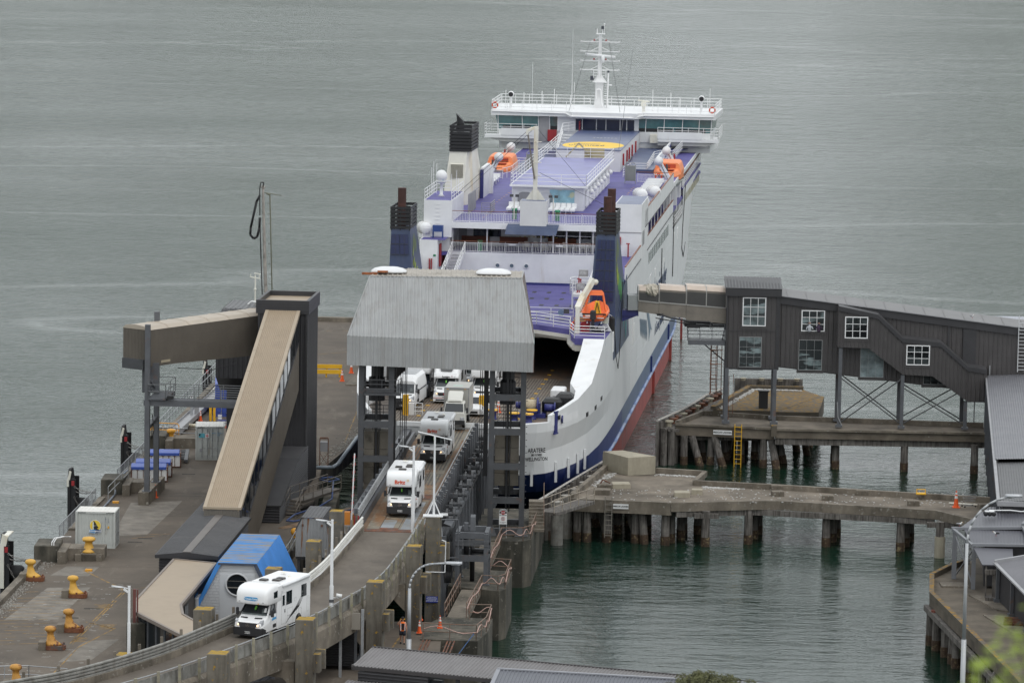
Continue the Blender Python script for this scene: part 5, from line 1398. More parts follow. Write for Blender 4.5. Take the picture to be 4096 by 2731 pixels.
for z_ in (1.9,3.55): b.bx(.26,1.99,-.04,.24,z_ - .22,z_ + .22); b.bx(.26,1.99,2.76,3.04,z_ - .22,z_ + .22); [b.bx(x - .14,x + .14,.26,2.74,z_ - .22,z_ + .22) for x in (.1,2.15)]
for i in range(5): b.tube((-.1,-.12,2.85 + i * .09),(2.35,-.12,2.85 + i * .09),.03,5)
b.prismx([(.8,3.77),(1.5,3.77),(1.4,4.75),(1.2,4.9),(.9,4.75)],.95,1.3); b.bx(.5,.8,.9,1.3,3.77,4.3)
b.build('beams',STEELM,t)
b = MB(); b.smooth = True
for z_ in (2.35,3.0): b.tube((1.1,.5,z_),(2.4,.5,z_),.16,10)
b.tube((.7,.6,2),(.7,.6,3.3),.2,10); b.tube((1.1,1.4,-.2),(1.1,1.4,3.3),.17,10)
b.build('cylinders',BLACK,t)
t = thing('cable_drop','bundle of black hoses hanging from a bracket beside the linkspan','hoses',(-4.6,284.3,3.6))
b = MB(); b.path([(-.3,0,5.0),(1.0,0,5.0),(1.0,0,0)],.05,5); b.bx(-.3,1.0,-.06,.06,2.2,2.3); b.build('bracket',STEELM,t)
b = MB(); b.smooth = True
for i in range(7): b.path([(-.4,.1,4.8),(-.1 + i * .09,.1,4.5),(.0 + i * .09,.1,3.4),(.02 + i * .08,.1,1.2),(.1 + i * .07,.1,.4)],.035,5)
b.build('hoses',RUBBER,t)
t = thing('danger_sign','white danger no access sign on two legs under the right gantry tower','sign',(-.45,305.6,3.6))
b = MB(); b.path([(-.26,0,0),(-.26,0,2.1),(.26,0,2.1),(.26,0,0)],.03,5); b.path([(-.26,0,2.1),(-.2,0,2.2),(.2,0,2.2),(.26,0,2.1)],.025,5); b.build('legs',GALV,t)
b = MB(); b.bx(-.3,.3,-.045,-.03,1.05,2.05); b.build('board',SIGNW,t)
b = MB(); b.bx(-.28,.28,-.052,-.044,1.88,2.03); b.build('header',INK,t)
b = MB(); b.T = Matrix.Translation((0,-.053,1.955)) @ Matrix.Rotation(pi / 2,4,'X'); b.lathe((0,0,0),[(.16,0),(.16,.004)],20); o_ = b.build('red_oval',RED,t); o_.scale = (1,1,1)
text('DANGER',.075,INKW,t,face((0,-.062,1.955),(1,0,0),(0,0,1)),bold=.002); text('No Access',.125,INK,t,face((0,-.05,1.76),(1,0,0),(0,0,1)),bold=.003); text('Authorised personnel\nonly',.055,INK,t,face((0,-.05,1.18),(1,0,0),(0,0,1)),bold=.001)
b = MB(); b.T = Matrix.Translation((0,-.047,1.48)) @ Matrix.Rotation(pi / 2,4,'X'); n = 24
b.loft([[(r_ * cos(2 * pi * i / n),r_ * sin(2 * pi * i / n),z) for i in range(n)] for r_,z in ((.15,0),(.15,.008),(.12,.008),(.12,0))],caps=False); b.T = Matrix.Identity(4); b.T = None; b.bar((-.1,-.056,1.58),(.1,-.056,1.38),.03,.01); b.build('ban_symbol',RED,t)
b = MB(); b.sph((.01,-.05,1.56),.025,8,5); b.bx(-.03,.04,-.054,-.047,1.45,1.53); b.bar((-.0,-.05,1.46),(-.05,-.05,1.39),.025,.01); b.bar((.02,-.05,1.46),(.05,-.05,1.39),.025,.01); b.build('walking_figure',INK,t)
b = MB(); b.bx(-.42,.42,-.02,.0,-.22,.22); o_ = tag(b.build('blue_notice',SIGNB,loc=(-5.33,281.0,3.45)),'blue notice with white lettering on the tall pale column','sign')
text('Vehicles & Cranes\nProhibited on nonship\nsupported linkspan\nwithout specific authority',.085,INKW,o_,face((0,-.026,.02),(1,0,0),(0,0,1)),bold=.001)
for x,y,lb in ((-5.95,272.6,'orange cone between the two columns beside the nearest pier'),(-4.55,270.0,'orange cone right of the tall pale column on the nearest pier'),(-5.9,268.2,'orange cone half hidden by the column behind the curved lamp post')): cone((x,y,3.6),lb,.95)
t = thing('conduit_loop','white conduit loop running down the tall pale column','conduit',(-4.7,281.0,4.5))
b = MB(); b.path([(-1.1,0,.9),(.25,0,.9),(.28,0,3.1),(.0,0,3.2)],.04,5); b.build('conduit',WHITE,t)

# ------------------------------------------------------------------ lamp posts
def lamp(loc,h,label,arm=(-.75,.25),mat=WHITE,steps=((0,.13),(.45,.10),(.75,.08)),bracket=False,head=(.55,.2)):
    t = thing('lamp_post',label,'lamp post',loc)
    b = MB(); n = len(steps)
    for i,(f,r_) in enumerate(steps):
        f1 = steps[i + 1][0] if i + 1 < n else 1
        b.cyl((0,0,h * f),r_,h * (f1 - f),12)
    b.cyl((0,0,h),steps[-1][1] * 1.1,.05,12)
    b.bar((0,0,h - .35),(arm[0] * .45,0,h - .12),.06,.12); b.bar((0,0,h - .1),(arm[0] * .5,0,h - .03),.05,.05)
    b.build('pole',mat,t)
    b = MB(); s = -1 if arm[0] < 0 else 1
    e = arm[0]
    b.smooth = True; b.loft([[(e * .45 + s * k * head[0] * 1.3,w * d,h - .05 + k * arm[1] * .3 + z * .6) for d,z in ((-1,0),(-.6,.09),(.6,.09),(1,0),(.6,-.06),(-.6,-.06))] for k,w in ((0,.08),(.2,.16),(.8,.18),(1,.08))]); b.build('lamp_head',M('lamp_head_grey',(.5,.51,.52),.35,metal=.3,var=.05),t)
    return t
lamp((-22.6,238.,3.5),8.65,'white lamp post in front of the glazed entrance, bottom left')
lamp((-11.15,252.4,6.3),7.6,'white lamp post with a camera, fixed to the road beside the corrugated kiosk')
t = lamp((-6.85,285.0,7.4),6.3,'white lamp post at the linkspan hinge in front of the leading white campervan')
t = thing('security_camera','white security camera on the lamp post above the road','camera',(-11.15,252.4,8.9))
b = MB(); b.bar((0,0,.05),(.45,0,.05),.04); b.smooth = True; b.T = Matrix.Translation((.45,-.05,.2)) @ Matrix.Rotation(R(100),4,'Y'); b.cyl((0,0,-.15),.12,.36,10); b.build('housing',SIGNW,t)
b = MB(); b.bx(-.15,.15,-.13,.13,-.25,-.05); b.build('clamp_box',STEEL,t)
t = thing('pole_bracket','white bracket box clamped to the lamp post foot outside the road','bracket',(-11.15,252.3,6.6))
b = MB(); b.bx(-.22,-.12,-.12,.12,-.05,.75); b.path([(-.15,-.14,.7),(.18,-.14,.7),(.18,-.14,.6)],.03); b.path([(-.15,-.14,.05),(.18,-.14,.05),(.18,-.14,.15)],.03); b.build('bracket',WHITE,t)
def curved_lamp(loc,h,reach,label,mat):
    t = thing('lamp_post',label,'lamp post',loc)
    b = MB(); b.smooth = True
    b.tube((0,0,0),(0,0,h * .45),.17,12,.155); b.tube((0,0,h * .45),(0,0,h * .82),.125,12,.10)
    z0,L = h * .82,[]
    r_ = h * .18
    for i in range(9): a = i / 8 * pi / 2; L.append((r_ * .95 * (1 - cos(a)),0,z0 + r_ * sin(a)))
    L.append((reach - .7,0,h + .06))
    b.path(L,.07,10); b.build('pole',mat,t)
    b = MB(); b.smooth = True; b.loft([[(reach - .75 + k,w * d,h + .06 + z) for d,z in ((-1,-.02),(-.7,.1),(.7,.1),(1,-.02),(.7,-.07),(-.7,-.07))] for k,w in ((0,.08),(.15,.17),(.8,.19),(1.05,.1))]); b.build('lamp_head',M('lamp_head_pale',(.45,.46,.48),.35,metal=.3,var=.05),t)
    b = MB(); b.bx(reach - .4,reach + .2,-.13,.13,h - .03,h + .0); b.build('lens',LENS,t)
    return t
curved_lamp((-6.2,252,2.5),8.8,3.0,'grey curved lamp post in front of the columns beside the linkspan',M('lamp_grey',(.36,.37,.385),.4,metal=.3,var=.05))
curved_lamp((28.7,250,0),16.55,3.05,'tall grey curved lamp post at the right edge over the harbour wall',M('lamp_grey_tall',(.40,.41,.42),.4,metal=.2,var=.05))
t = thing('wind_pole','white pole with a slanting cross arm on tripod stays','pole',(-5.3,281.6,9.29),R(0))
b = MB(); b.tube((0,0,0),(0,0,5.7),.085,10,.065); b.tube((-1.2,-.1,6.0),(1.2,.1,5.42),.045,8); b.bx(-.07,.07,-.05,.05,5.55,5.75)
for a in (90,210,330): b.tube((.55 * cos(R(a)),.45 * sin(R(a)),.05),(0,0,1.15),.04,6)
b.bx(-.75,.65,-.5,.35,.01,.08); b.bx(.4,1.0,-.1,.1,.05,.2); b.build('pole',WHITE,t)

# ------------------------------------------------------------------ canopies along the bottom
t = thing('walkway_canopy','long brownish grey ribbed canopy roof crossing the bottom of the picture','canopy',(-8.2,247.4,0),R(-20))
b = MB(); u = Vector((cos(R(-20)),sin(R(-20)),0))
b.ribs([(-.2,-3.2,6.25),(28,-3.2,6.25),(28,0,6.8),(-.2,0,6.8)],(0,1,.17),.235,.045); b.build('roof',ROOFB,t)
b = MB(); b.bx(-.2,28,-3.28,-3.14,6.02,6.24); b.bx(-.2,28,0,.1,6.7,6.88); b.bx(-.26,-.18,-3.2,.05,6.1,6.3); b.build('fascia',M('dark_fascia',(.06,.055,.056),.5,var=.1),t)
b = MB()
for x in (6.5,8.2,13,18,23): b.bx(x,x + .22,-2.9,-2.7,0,6.05)
b.build('posts',STEEL,t)
t = thing('ticket_cabin','dark ribbed cabin with a lower roof under the left end of the long canopy','cabin',(-9.1,244.2,3.5),R(-20))
b = MB(); b.ribs([(0,0,0),(4.6,0,0),(4.6,0,2.45),(0,0,2.45)],(1,0,0),.2,.04); b.bx(0,4.6,.03,2.8,0,2.45); b.build('walls',CHAR,t)
b = MB(); b.ribs([(-.7,-2.2,1.45),(4.0,-2.2,1.45),(4.0,0,1.85),(-.7,0,1.85)],(0,1,.18),.235,.045); b.build('lower_roof',ROOFB,t)
b = MB(); b.bx(4.65,5.4,.3,.5,0,2.3); b.build('glazed_door',GLASSD,t)
t = thing('near_roof','grey corrugated roof with pale edge flashing at the bottom, in front of the long canopy','roof',(-.35,239.6,0),R(-11))
b = MB(); b.ribs([(-.1,-7,5.4),(24,-7,5.4),(24,0,7.2),(-.1,0,7.2)],(0,1,.26),.225,.05); b.bx(0.2,23,-6.5,-.3,0,5.3); b.build('roof',M('bluish_grey_roof',(.15,.155,.175),.42,var=.07),t)
b = MB(); b.bar((-.1,-7,5.45),(-.1,0,7.25),.25,.06); b.bar((-.2,0,7.25),(24,0,7.25),.22,.08); b.build('edge_flashing',M('pale_flashing',(.26,.265,.29),.4,var=.05),t)
t = thing('white_van_roof','white roof rack corner peeping out left of the grey corrugated roof','van',(-1.6,236.6,3.0),R(10))
b = MB(); b.rbox(-1,.8,-3,1.0,1.2,3.0,.2); b.bx(-.95,.75,-2.5,.8,3.1,3.2); b.bx(-.95,-.75,.6,.8,3.2,3.4); b.bx(.55,.75,.6,.8,3.2,3.4); b.rbox(-1,.8,-3.2,1.2,.4,1.2,.1); b.build('body',VANW,t)
# ------------------------------------------------------------------ vehicles (origin under the front axle, nose towards -y)
def ring_xz(w,z0,z1,y,c=.12,wt=None):
    wt = w if wt is None else wt
    return [(-w,y,z0),(w,y,z0),(w,y,z0 + (z1 - z0) * .55),(wt,y,z1 - c),(wt - c,y,z1),(-wt + c,y,z1),(-wt,y,z1 - c),(-w,y,z0 + (z1 - z0) * .55)]
def wheel(parent,x,y,r=.35,w=.23):
    s = 1 if x > 0 else -1
    b = MB(); b.smooth = True; b.T = Matrix.Translation((x - s * w,y,r)) @ Matrix.Rotation(s * pi / 2,4,'Y'); b.lathe((0,0,0),[(r * .8,0),(r,.03),(r,w - .03),(r * .84,w)],20); o = b.build('wheel',RUBBER,parent)
    b = MB(); b.T = Matrix.Translation((x - s * .02,y,r)) @ Matrix.Rotation(s * pi / 2,4,'Y'); b.lathe((0,0,0),[(r * .62,0),(r * .62,.015),(r * .3,.03)],14); b.build('hubcap',GALV,o)
def star_badge(parent,y,z,r=.13):
    b = MB(); b.T = Matrix.Translation((0,y,z)) @ Matrix.Rotation(pi / 2,4,'X'); n = 24
    b.loft([[(q * cos(2 * pi * i / n),q * sin(2 * pi * i / n),h) for i in range(n)] for q,h in ((r,0),(r,.02),(r * .84,.02),(r * .84,0))],caps=False)
    for a in (90,210,330): b.bar((0,0,.01),(r * .9 * cos(R(a)),r * .9 * sin(R(a)),.01),.035,.015)
    b.build('badge',CHROME,parent)
def plate(parent,s,y,z):
    b = MB(); b.bx(-.18,.18,y - .015,y,z - .065,z + .065); o = b.build('number_plate',SIGNW,parent)
    text(s,.105,INK,o,face((0,y - .017,z),(1,0,0),(0,0,1)),bold=.003)
def cab_front(t,paint,style,plate_no,lamps=True):
    """bonnet, screen, grille, lights, bumper and mirrors of a large van"""
    b = MB(); b.smooth = False
    b.loft([ring_xz(.90,.5,1.02,-.98,.1,.86),ring_xz(.97,.42,1.12,-.82,.1,.90),ring_xz(1.0,.42,1.36,-.1,.1,.94),ring_xz(1.0,.42,2.1,.62,.16,.82),ring_xz(1.0,.42,2.2,1.5,.16,.84)])
    body = b.build('cab',paint,t)
    b = MB(); b.plate([(-.86,-.075,1.39),(.86,-.075,1.39),(.72,.60,2.04),(-.72,.60,2.04)],(0,-.035,.03)); ws = b.build('windscreen',GLASSD,t)
    b = MB(); b.plate([(.5,-.02,1.47),(.72,.02,1.5),(.62,.30,1.78),(.45,.25,1.72)],(0,-.045,.04)); b.plate([(-.85,-.1,1.385),(.85,-.1,1.385),(.84,-.04,1.44),(-.84,-.04,1.44)],(0,-.042,.04)); b.build('screen_reflection',M('painted_reflection',(.10,.115,.115),.1,var=.3,vs=4),ws)  # paler plates paint a reflection onto the dark windscreen
    for s in (-1,1):
        b = MB(); P = [(s * 1.003,.0,1.42),(s * 1.003,1.1,1.42),(s * .90,1.1,2.02),(s * .88,.62,2.02)]; b.plate(P if s > 0 else P[::-1],(s * .02,0,0)); b.build('side_window',GLASSD,t)
        b = MB(); b.rbox(s * 1.2 - .1,s * 1.2 + .1,-.05,.08,1.32,1.76,.04); b.bx(min(s * .98,s * 1.15),max(s * .98,s * 1.15),-.0,.07,1.42,1.5); b.build('mirror',TRIM,t)
        b = MB(); b.hexa([(s * .60,-1.0,.86),(s * .93,-.92,.86),(s * .97,-.70,.98),(s * .64,-.80,.92),(s * .63,-.99,1.02),(s * .92,-.86,1.14),(s * .95,-.66,1.24),(s * .7,-.74,1.14)]); h = b.build('headlamp',LENS,t)
        if lamps: b = MB(); b.sph((s * (.66 if s else 0),-1.0,.90),.052,10,6); b.build('lit_bulb',LAMPW,h)
        b = MB(); b.bx(min(s * 1.0,s * 1.012),max(s * 1.0,s * 1.012),.5,1.45,.55,.78); b.build('side_moulding',TRIM,t)
        b = MB(); b.plate([(s * .25,-.55,1.235),(s * .72,-.50,1.245),(s * .72,-.40,1.275),(s * .25,-.44,1.265)],(0,-.012,.03)); b.build('bonnet_slot',TRIM,t)
    b = MB(); b.loft([ring_xz(.96,.24,.72,-1.03,.05),ring_xz(1.0,.24,.76,-.85,.05),ring_xz(1.0,.26,.62,-.45,.05)]); b.build('bumper',TRIM if style != 'ducato' else paint,t)
    if style == 'ducato':
        b = MB(); b.hexa([(-.5,-1.05,.72),(.5,-1.05,.72),(.5,-.9,.72),(-.5,-.9,.72),(-.62,-1.02,.98),(.62,-1.02,.98),(.62,-.85,.98),(-.62,-.85,.98)]); b.bx(-.75,.75,-1.045,-.9,.3,.42); b.build('grille',TRIM,t)
        b = MB(); b.T = Matrix.Translation((0,-1.05,.87)) @ Matrix.Rotation(pi / 2,4,'X'); b.cyl((0,0,0),.1,.02,16); b.build('badge',RED,t)
        b = MB(); b.bx(-.95,.95,-1.04,-1.02,.5,.54); b.build('red_trim_line',RED,t); plate(t,plate_no,-1.045,.6)
    else:
        b = MB(); b.hexa([(-.52,-1.02,.74),(.52,-1.02,.74),(.52,-.85,.74),(-.52,-.85,.74),(-.66,-.98,1.04),(.66,-.98,1.04),(.66,-.8,1.04),(-.66,-.8,1.04)]); g = b.build('grille',TRIM,t)
        b = MB()
        for k in range(4): z = .79 + k * .068; w = .52 + (z - .74) * .45; b.bx(-w,w,-1.035 + (z - .74) * .13,-1.0,z,z + .022)
        b.build('grille_bars',M('dull_grille_bar',(.07,.07,.075),.35,var=0),g)
        star_badge(t,-1.03,.9); plate(t,plate_no,-1.045,.44)
    for x in (-.98,.98): wheel(t,x,0)
    return body
def people_in_cab(t,shirts):
    for x,c in zip((-.45,.45),shirts):
        b = MB(); b.smooth = True
        b.sph((x,.62,1.62),.24,10,8,1,.7,1.4)
        o = tag(b.build('person',c,t),None)
        b = MB(); b.smooth = True; b.sph((x,.5,1.93),.1,10,8,1,1,1.25); b.build('face',SKIN,o)

def camper(loc,rz,label,logo,plate_no,roof=VANW,cabp=VANW,style='sprinter',seen='full',lamps=True):
    t = thing('campervan',label,'campervan',loc,rz,'motorhomes leaving the ferry')
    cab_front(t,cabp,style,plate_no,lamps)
    W2,ZR,L = 1.13,3.12,5.75
    b = MB()
    b.rbox(-W2,W2,.95,L,.42,ZR,.06)
    b.build('living_body',VANW,t)
    if style == 'ducato':
        b = MB(); b.smooth = False
        b.loft([[(-1.08 * w,y,z0),(1.08 * w,y,z0),(1.10 * w,y,(z0 + z1) / 2),(.92 * w,y,z1),(-.92 * w,y,z1),(-1.10 * w,y,(z0 + z1) / 2)] for y,w,z0,z1 in ((.1,.90,2.10,2.25),(.25,.97,2.06,2.5),(.7,1.0,2.05,2.86),(1.3,1.0,2.05,3.02))]); b.build('overcab_hood',VANW,t)
        b = MB(); b.plate([(-.45,.36,2.66),(.45,.36,2.66),(.6,.62,2.9),(-.6,.62,2.9)],(0,-.06,.035)); b.build('roof_light',M('dim_rooflight',(.09,.09,.09),.2,var=.1),t)
    else:
        b = MB(); b.smooth = True
        rings = []
        for y,w,z0,z1 in ((-.52,.90,2.25,2.62),(-.50,1.0,2.16,2.80),(-.40,1.06,2.10,2.97),(-.2,1.1,2.08,3.10),(.1,1.125,2.08,3.19),(.6,1.135,2.08,3.24),(1.25,1.135,2.08,3.2),(1.7,1.135,2.08,3.13)):
            rings.append([(-w,y,z0 + .06),(-w + .05,y,z0),(w - .05,y,z0),(w,y,z0 + .06),(w,y,(z0 + z1) / 2),(w * .985,y,z1 - .2),(w * .95,y,z1 - .08),(w * .87,y,z1 - .012),(w * .6,y,z1),(-w * .6,y,z1),(-w * .87,y,z1 - .012),(-w * .95,y,z1 - .08),(-w * .985,y,z1 - .2),(-w,y,(z0 + z1) / 2)])
        b.loft(rings); b.build('overcab_pod',VANW,t)
        for s in (-1,1):
            b = MB(); b.plate([(s * 1.12,.35,2.42),(s * 1.12,.85,2.42),(s * 1.125,.85,2.85),(s * 1.122,.35,2.80)][::s],(s * .025,0,0)); b.build('pod_window',GLASSD,t)
    if roof is not VANW:
        b = MB(); b.bx(-1.08,1.08,1.75,L - .05,ZR - .01,ZR + .015); b.build('roof_panel',roof,t)
    b = MB()
    for x,y in ((-.45,2.2),(.3,2.5),(.3,3.1)) if style == 'sprinter' else ((0,2.4),(.3,3.6)): b.rbox(x - .25,x + .25,y - .22,y + .22,ZR,ZR + .11,.03)
    if style == 'sprinter' and logo != 'cheapa': b.rbox(-.28,.28,.35,.75,3.22,3.31,.03)
    b.build('roof_hatches',M('smoked_hatch',(.045,.04,.036),.35,var=.15),t)
    b = MB(); b.cyl((-.2,4.6,ZR),.02,.12,8); b.cyl((-.2,4.6,ZR + .12),.2,.025,16); b.sph((.4,4.1,ZR),.13,10,6,1,1,.6); b.build('roof_aerial',CREAM,t)
    b = MB(); b.smooth = True; b.tube((1.17,1.55,ZR - .1),(1.17,L - .4,ZR - .1),.095,10); b.build('awning_roll',M('awning_white',(.72,.73,.74),.3,var=.03),t)
    def side_plate(y0,y1,z0,z1,nm,mat,d=.02,s=1):
        b = MB(); b.bx(min(s * W2,s * (W2 + d)),max(s * W2,s * (W2 + d)),y0,y1,z0,z1); return b.build(nm,mat,t)
    for y0,y1,z0,z1 in ((2.15,2.95,1.72,2.55),(4.35,5.1,1.85,2.62)):
        w = side_plate(y0,y1,z0,z1,'side_window',GLASSD); side_plate(y0,y1,z0,z1,'side_window',GLASSD,.02,-1)
        b = MB(); b.bx(W2 + .02,W2 + .035,(y0 + y1) / 2 - .02,(y0 + y1) / 2 + .02,z0,z1); b.build('glazing_bar',TRIM,w)
    SEAM = M('panel_seam',(.48,.48,.47),.5,var=0)
    b = MB()
    for y0,y1,z0,z1 in ((1.45,2.0,.6,2.55),(2.3,3.1,.45,.98),(2.3,3.1,1.02,1.45),(3.95,4.35,.75,1.2),(5.2,5.5,.8,1.75),(3.3,3.65,.95,1.2),(3.3,3.6,1.75,1.95)):
        for a,c,e,f in ((y0,y1,z0,z0 + .02),(y0,y1,z1,z1 + .02),(y0,y0 + .02,z0 + .02,z1),(y1,y1 + .02,z0 + .02,z1)): b.bx(W2,W2 + .012,a,c,e,f)
    b.build('panel_seams',SEAM,t)
    d = side_plate(1.46,2.0,.62,2.54,'door',VANW,.01)
    b = MB(); b.bx(W2 + .012,W2 + .03,1.58,1.88,1.75,2.4); b.build('pane',GLASSD,d)
    b = MB(); b.bx(W2 + .012,W2 + .04,1.88,1.94,1.3,1.5); b.build('handle',TRIM,d)
    for x in (-1.08,1.08): wheel(t,x,3.95,.36)
    b = MB(); b.T = Matrix.Translation((W2 + .004,3.95,.42)) @ Matrix.Rotation(pi / 2,4,'Y'); n = 20
    b.prism([(-.47 * sin(pi * i / n),.47 * cos(pi * i / n)) for i in range(n + 1)],0,.006); b.build('wheel_arch',TRIM,t)
    b = MB()
    for x in (-1,1): b.bx(x * .82 - .06,x * .82 + .06,L,L + .03,.8,1.3)
    b.build('tail_lamps',RED,t)
    for x in (-.8,.8):
        b = MB(); b.bx(x - .05,x + .05,-.535,-.50,2.24,2.29); b.build('marker_lamp',GREY,t)
    fy = -.528
    if logo == 'britz':
        o = text('Britz',.40,INKO,t,face((-.08,fy - .0,2.46),(1,0,0),(0,0,1)),bold=.014)
        b = MB(); b.T = Matrix.Translation((.50,fy,2.60)) @ Matrix.Rotation(pi / 2,4,'X'); n = 16; b.loft([[(q * cos(2 * pi * i / n),q * sin(2 * pi * i / n),h) for i in range(n)] for q,h in ((.075,0),(.075,.012),(.05,.012),(.05,0))],caps=False); b.build('logo_ring',YELLOWC,t)
        text('Britz',.16,INKO,t,face((1.008,.78,1.05),(0,1,0),(0,0,1)))
    elif logo == 'cheapa':
        b = MB(); P = [(-.52,2.44),(-.40,2.36),(.25,2.33),(.43,2.38),(.46,2.5),(.38,2.56),(-.30,2.57),(-.50,2.55),(-.36,2.5)]; b.prismy(P,fy - .008,fy + .03); o = b.build('logo_patch',INKB,t)
        text('Cheapa Campa',.135,INKW,o,face((.03,fy - .012,2.45),(1,.0,0),(0,0,1)),bold=.003)
        b = MB(); b.plate([(1.012,.35,1.02),(1.012,.95,1.06),(1.012,1.0,1.2),(1.012,.4,1.17)],(.01,0,0)); o = b.build('door_logo',INKB,t)
        b = MB()
        for k in range(3):
            o2 = k * .16; P = [Vector((W2 + .016,2.05 + o2,.55 + k * .1)),Vector((W2 + .016,2.9 + o2,1.02 + k * .02)),Vector((W2 + .016,3.7 + o2,1.42 - k * .03)),Vector((W2 + .016,4.45 + o2 * .6,2.02 - k * .06))]
            for j,(a,c) in enumerate(zip(P,P[1:])):
                h0,h1 = (.02,.10,.10,.01)[j],(.02,.10,.10,.01)[j + 1]
                b.quad(tuple(a - Vector((0,0,h0 * .5))),tuple(c - Vector((0,0,h1 * .5))),tuple(c + Vector((0,0,h1 * .5))),tuple(a + Vector((0,0,h0 * .5))))
        b.build('swoosh_stripes',INK,t)
        b = MB(); b.bx(.55,.78,.0,.0001,0,.0001); 
        b = MB(); b.bx(.45,.51,fy - .004,fy + .03,2.14,2.2); b.build('tiny_mark',YELLOWC,t)
        b = MB(); b.plate([(.62,.05,1.53),(.78,.05,1.53),(.72,.28,1.75),(.6,.28,1.75)],(0,-.06,.05)); b.build('screen_stickers',SIGNW,t)
    elif logo == 'sun':
        text('Sunlight',.21,INK,t,face((-.02,.085,2.20),(1,0,0),(0,0,1)),bold=.004)
        b = MB(); b.tube((.5,.09,2.2),(.5,.09,2.34),.02,6); b.build('logo_mark',RED,t)
    if lamps:
        b = MB(); b.plate([(-.045,.12,1.66),(.045,.12,1.66),(.045,.28,1.84),(-.045,.28,1.84)],(0,-.065,.06)); b.build('green_ticket',M('green_ticket',(.16,.5,.06),.6,var=.05),t)
    return t

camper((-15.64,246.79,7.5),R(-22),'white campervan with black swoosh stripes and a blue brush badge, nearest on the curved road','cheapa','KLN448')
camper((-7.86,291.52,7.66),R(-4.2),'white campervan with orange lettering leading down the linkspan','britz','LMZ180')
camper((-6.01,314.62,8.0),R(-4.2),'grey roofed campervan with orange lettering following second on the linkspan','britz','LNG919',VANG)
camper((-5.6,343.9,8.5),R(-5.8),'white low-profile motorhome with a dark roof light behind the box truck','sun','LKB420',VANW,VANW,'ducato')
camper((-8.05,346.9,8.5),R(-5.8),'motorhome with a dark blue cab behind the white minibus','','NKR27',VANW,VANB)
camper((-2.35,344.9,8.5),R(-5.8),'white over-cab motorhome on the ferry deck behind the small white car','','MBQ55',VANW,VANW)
camper((-4.3,352.6,8.5),R(-5.8),'grey motorhome mostly hidden behind the white low-profile one','','LPT31',VANG,VANG)

# high roof van
t = thing('minibus','white high roof van with teal lettering beside the left gantry tower','van',(-9.03,339.64,8.5),R(-9),'motorhomes leaving the ferry')
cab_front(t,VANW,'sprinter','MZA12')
b = MB(); b.loft([ring_xz(1.0,.42,2.3,.6,.2,.84),ring_xz(1.0,.42,2.62,.95,.25,.82),ring_xz(1.0,.42,2.74,1.6,.25,.84),ring_xz(1.0,.42,2.74,5.0,.25,.84)]); b.build('high_body',VANW,t)
b = MB(); b.plate([(1.003,1.3,1.42),(1.003,4.8,1.42),(.90,4.8,2.1),(.90,1.3,2.1)],(.015,0,0)); b.build('side_glass',GLASSD,t)
b = MB()
for i in range(5): b.rbox(-.6,.6,1.7 + i * .65,2.2 + i * .65,2.74,2.79,.02)
b.build('solar_panels',VANG,t)
text('maui',.30,INKT,t,face((0,.735,2.36),(1,0,0),(0,.75,.66)),bold=.012)
for x in (-.98,.98): wheel(t,x,3.6)

# box truck
t = thing('box_truck','small truck with an off-white cab, wind deflector and grey box body','truck',(-4.6,329.97,8.42),R(-4.6))
b = MB(); b.loft([ring_xz(.86,.42,1.3,-.85,.06,.84),ring_xz(.88,.42,1.42,-.8,.06,.84),ring_xz(.88,.42,2.1,-.38,.08,.76),ring_xz(.88,.42,2.18,.8,.08,.78)]); b.build('cab',TRUCKW,t)
b = MB(); b.plate([(-.78,-.79,1.42),(.78,-.79,1.42),(.70,-.42,2.04),(-.70,-.42,2.04)],(0,-.03,.02)); b.build('windscreen',GLASSD,t)
b = MB(); b.plate([(.882,-.55,1.42),(.882,.55,1.42),(.80,.55,2.0),(.80,-.3,2.0)],(.015,0,0)); b.build('side_window',GLASSD,t)
b = MB(); b.loft([[(-.55 * w,y,2.18),(.55 * w,y,2.18),(.6 * w,y,z - .1),(.5 * w,y,z),(-.5 * w,y,z),(-.6 * w,y,z - .1)] for y,w,z in ((-.25,1,2.3),(.1,1.02,2.55),(.75,1.05,2.95))]); b.build('wind_deflector',TRUCKW,t)
b = MB(); b.rbox(-1.0,1.05,1.05,4.9,.95,3.15,.03); b.build('box_body',TRUCKB,t)
b = MB(); b.bx(-1.0,1.05,1.03,1.06,3.08,3.17); b.bx(-1.02,-.96,1.02,1.08,.95,3.1); b.bx(1.0,1.06,1.02,1.08,.95,3.1); b.bx(1.045,1.06,1.1,4.9,3.08,3.16); b.build('box_edges',GREY,t)
b = MB(); b.plate([(-.4,2.0,3.152),(.4,2.0,3.152),(.4,2.9,3.152),(-.4,2.9,3.152)],(0,0,.006)); b.build('roof_decal',M('pale_green_decal',(.42,.50,.44),.6,var=.2,vs=5),t)
b = MB(); b.loft([ring_xz(.88,.38,.72,-.92,.04),ring_xz(.9,.38,.74,-.7,.04)]); b.build('bumper',TRIM,t)
for s in (-1,1):
    b = MB(); b.rbox(s * .68 - .17,s * .68 + .17,-.935,-.8,.74,.98,.03); b.build('headlamp',LENS,t)
    b = MB(); b.rbox(s * 1.06 - .08,s * 1.06 + .08,-.6,-.5,1.3,1.75,.03); b.build('mirror',TRIM,t)
    wheel(t,s * .86,0,.36); wheel(t,s * .9,3.4,.36)
    b = MB(); b.bx(s * .72 - .08,s * .72 + .08,1.01,1.04,3.03,3.08); b.build('marker_lamp',YELLOW,t)
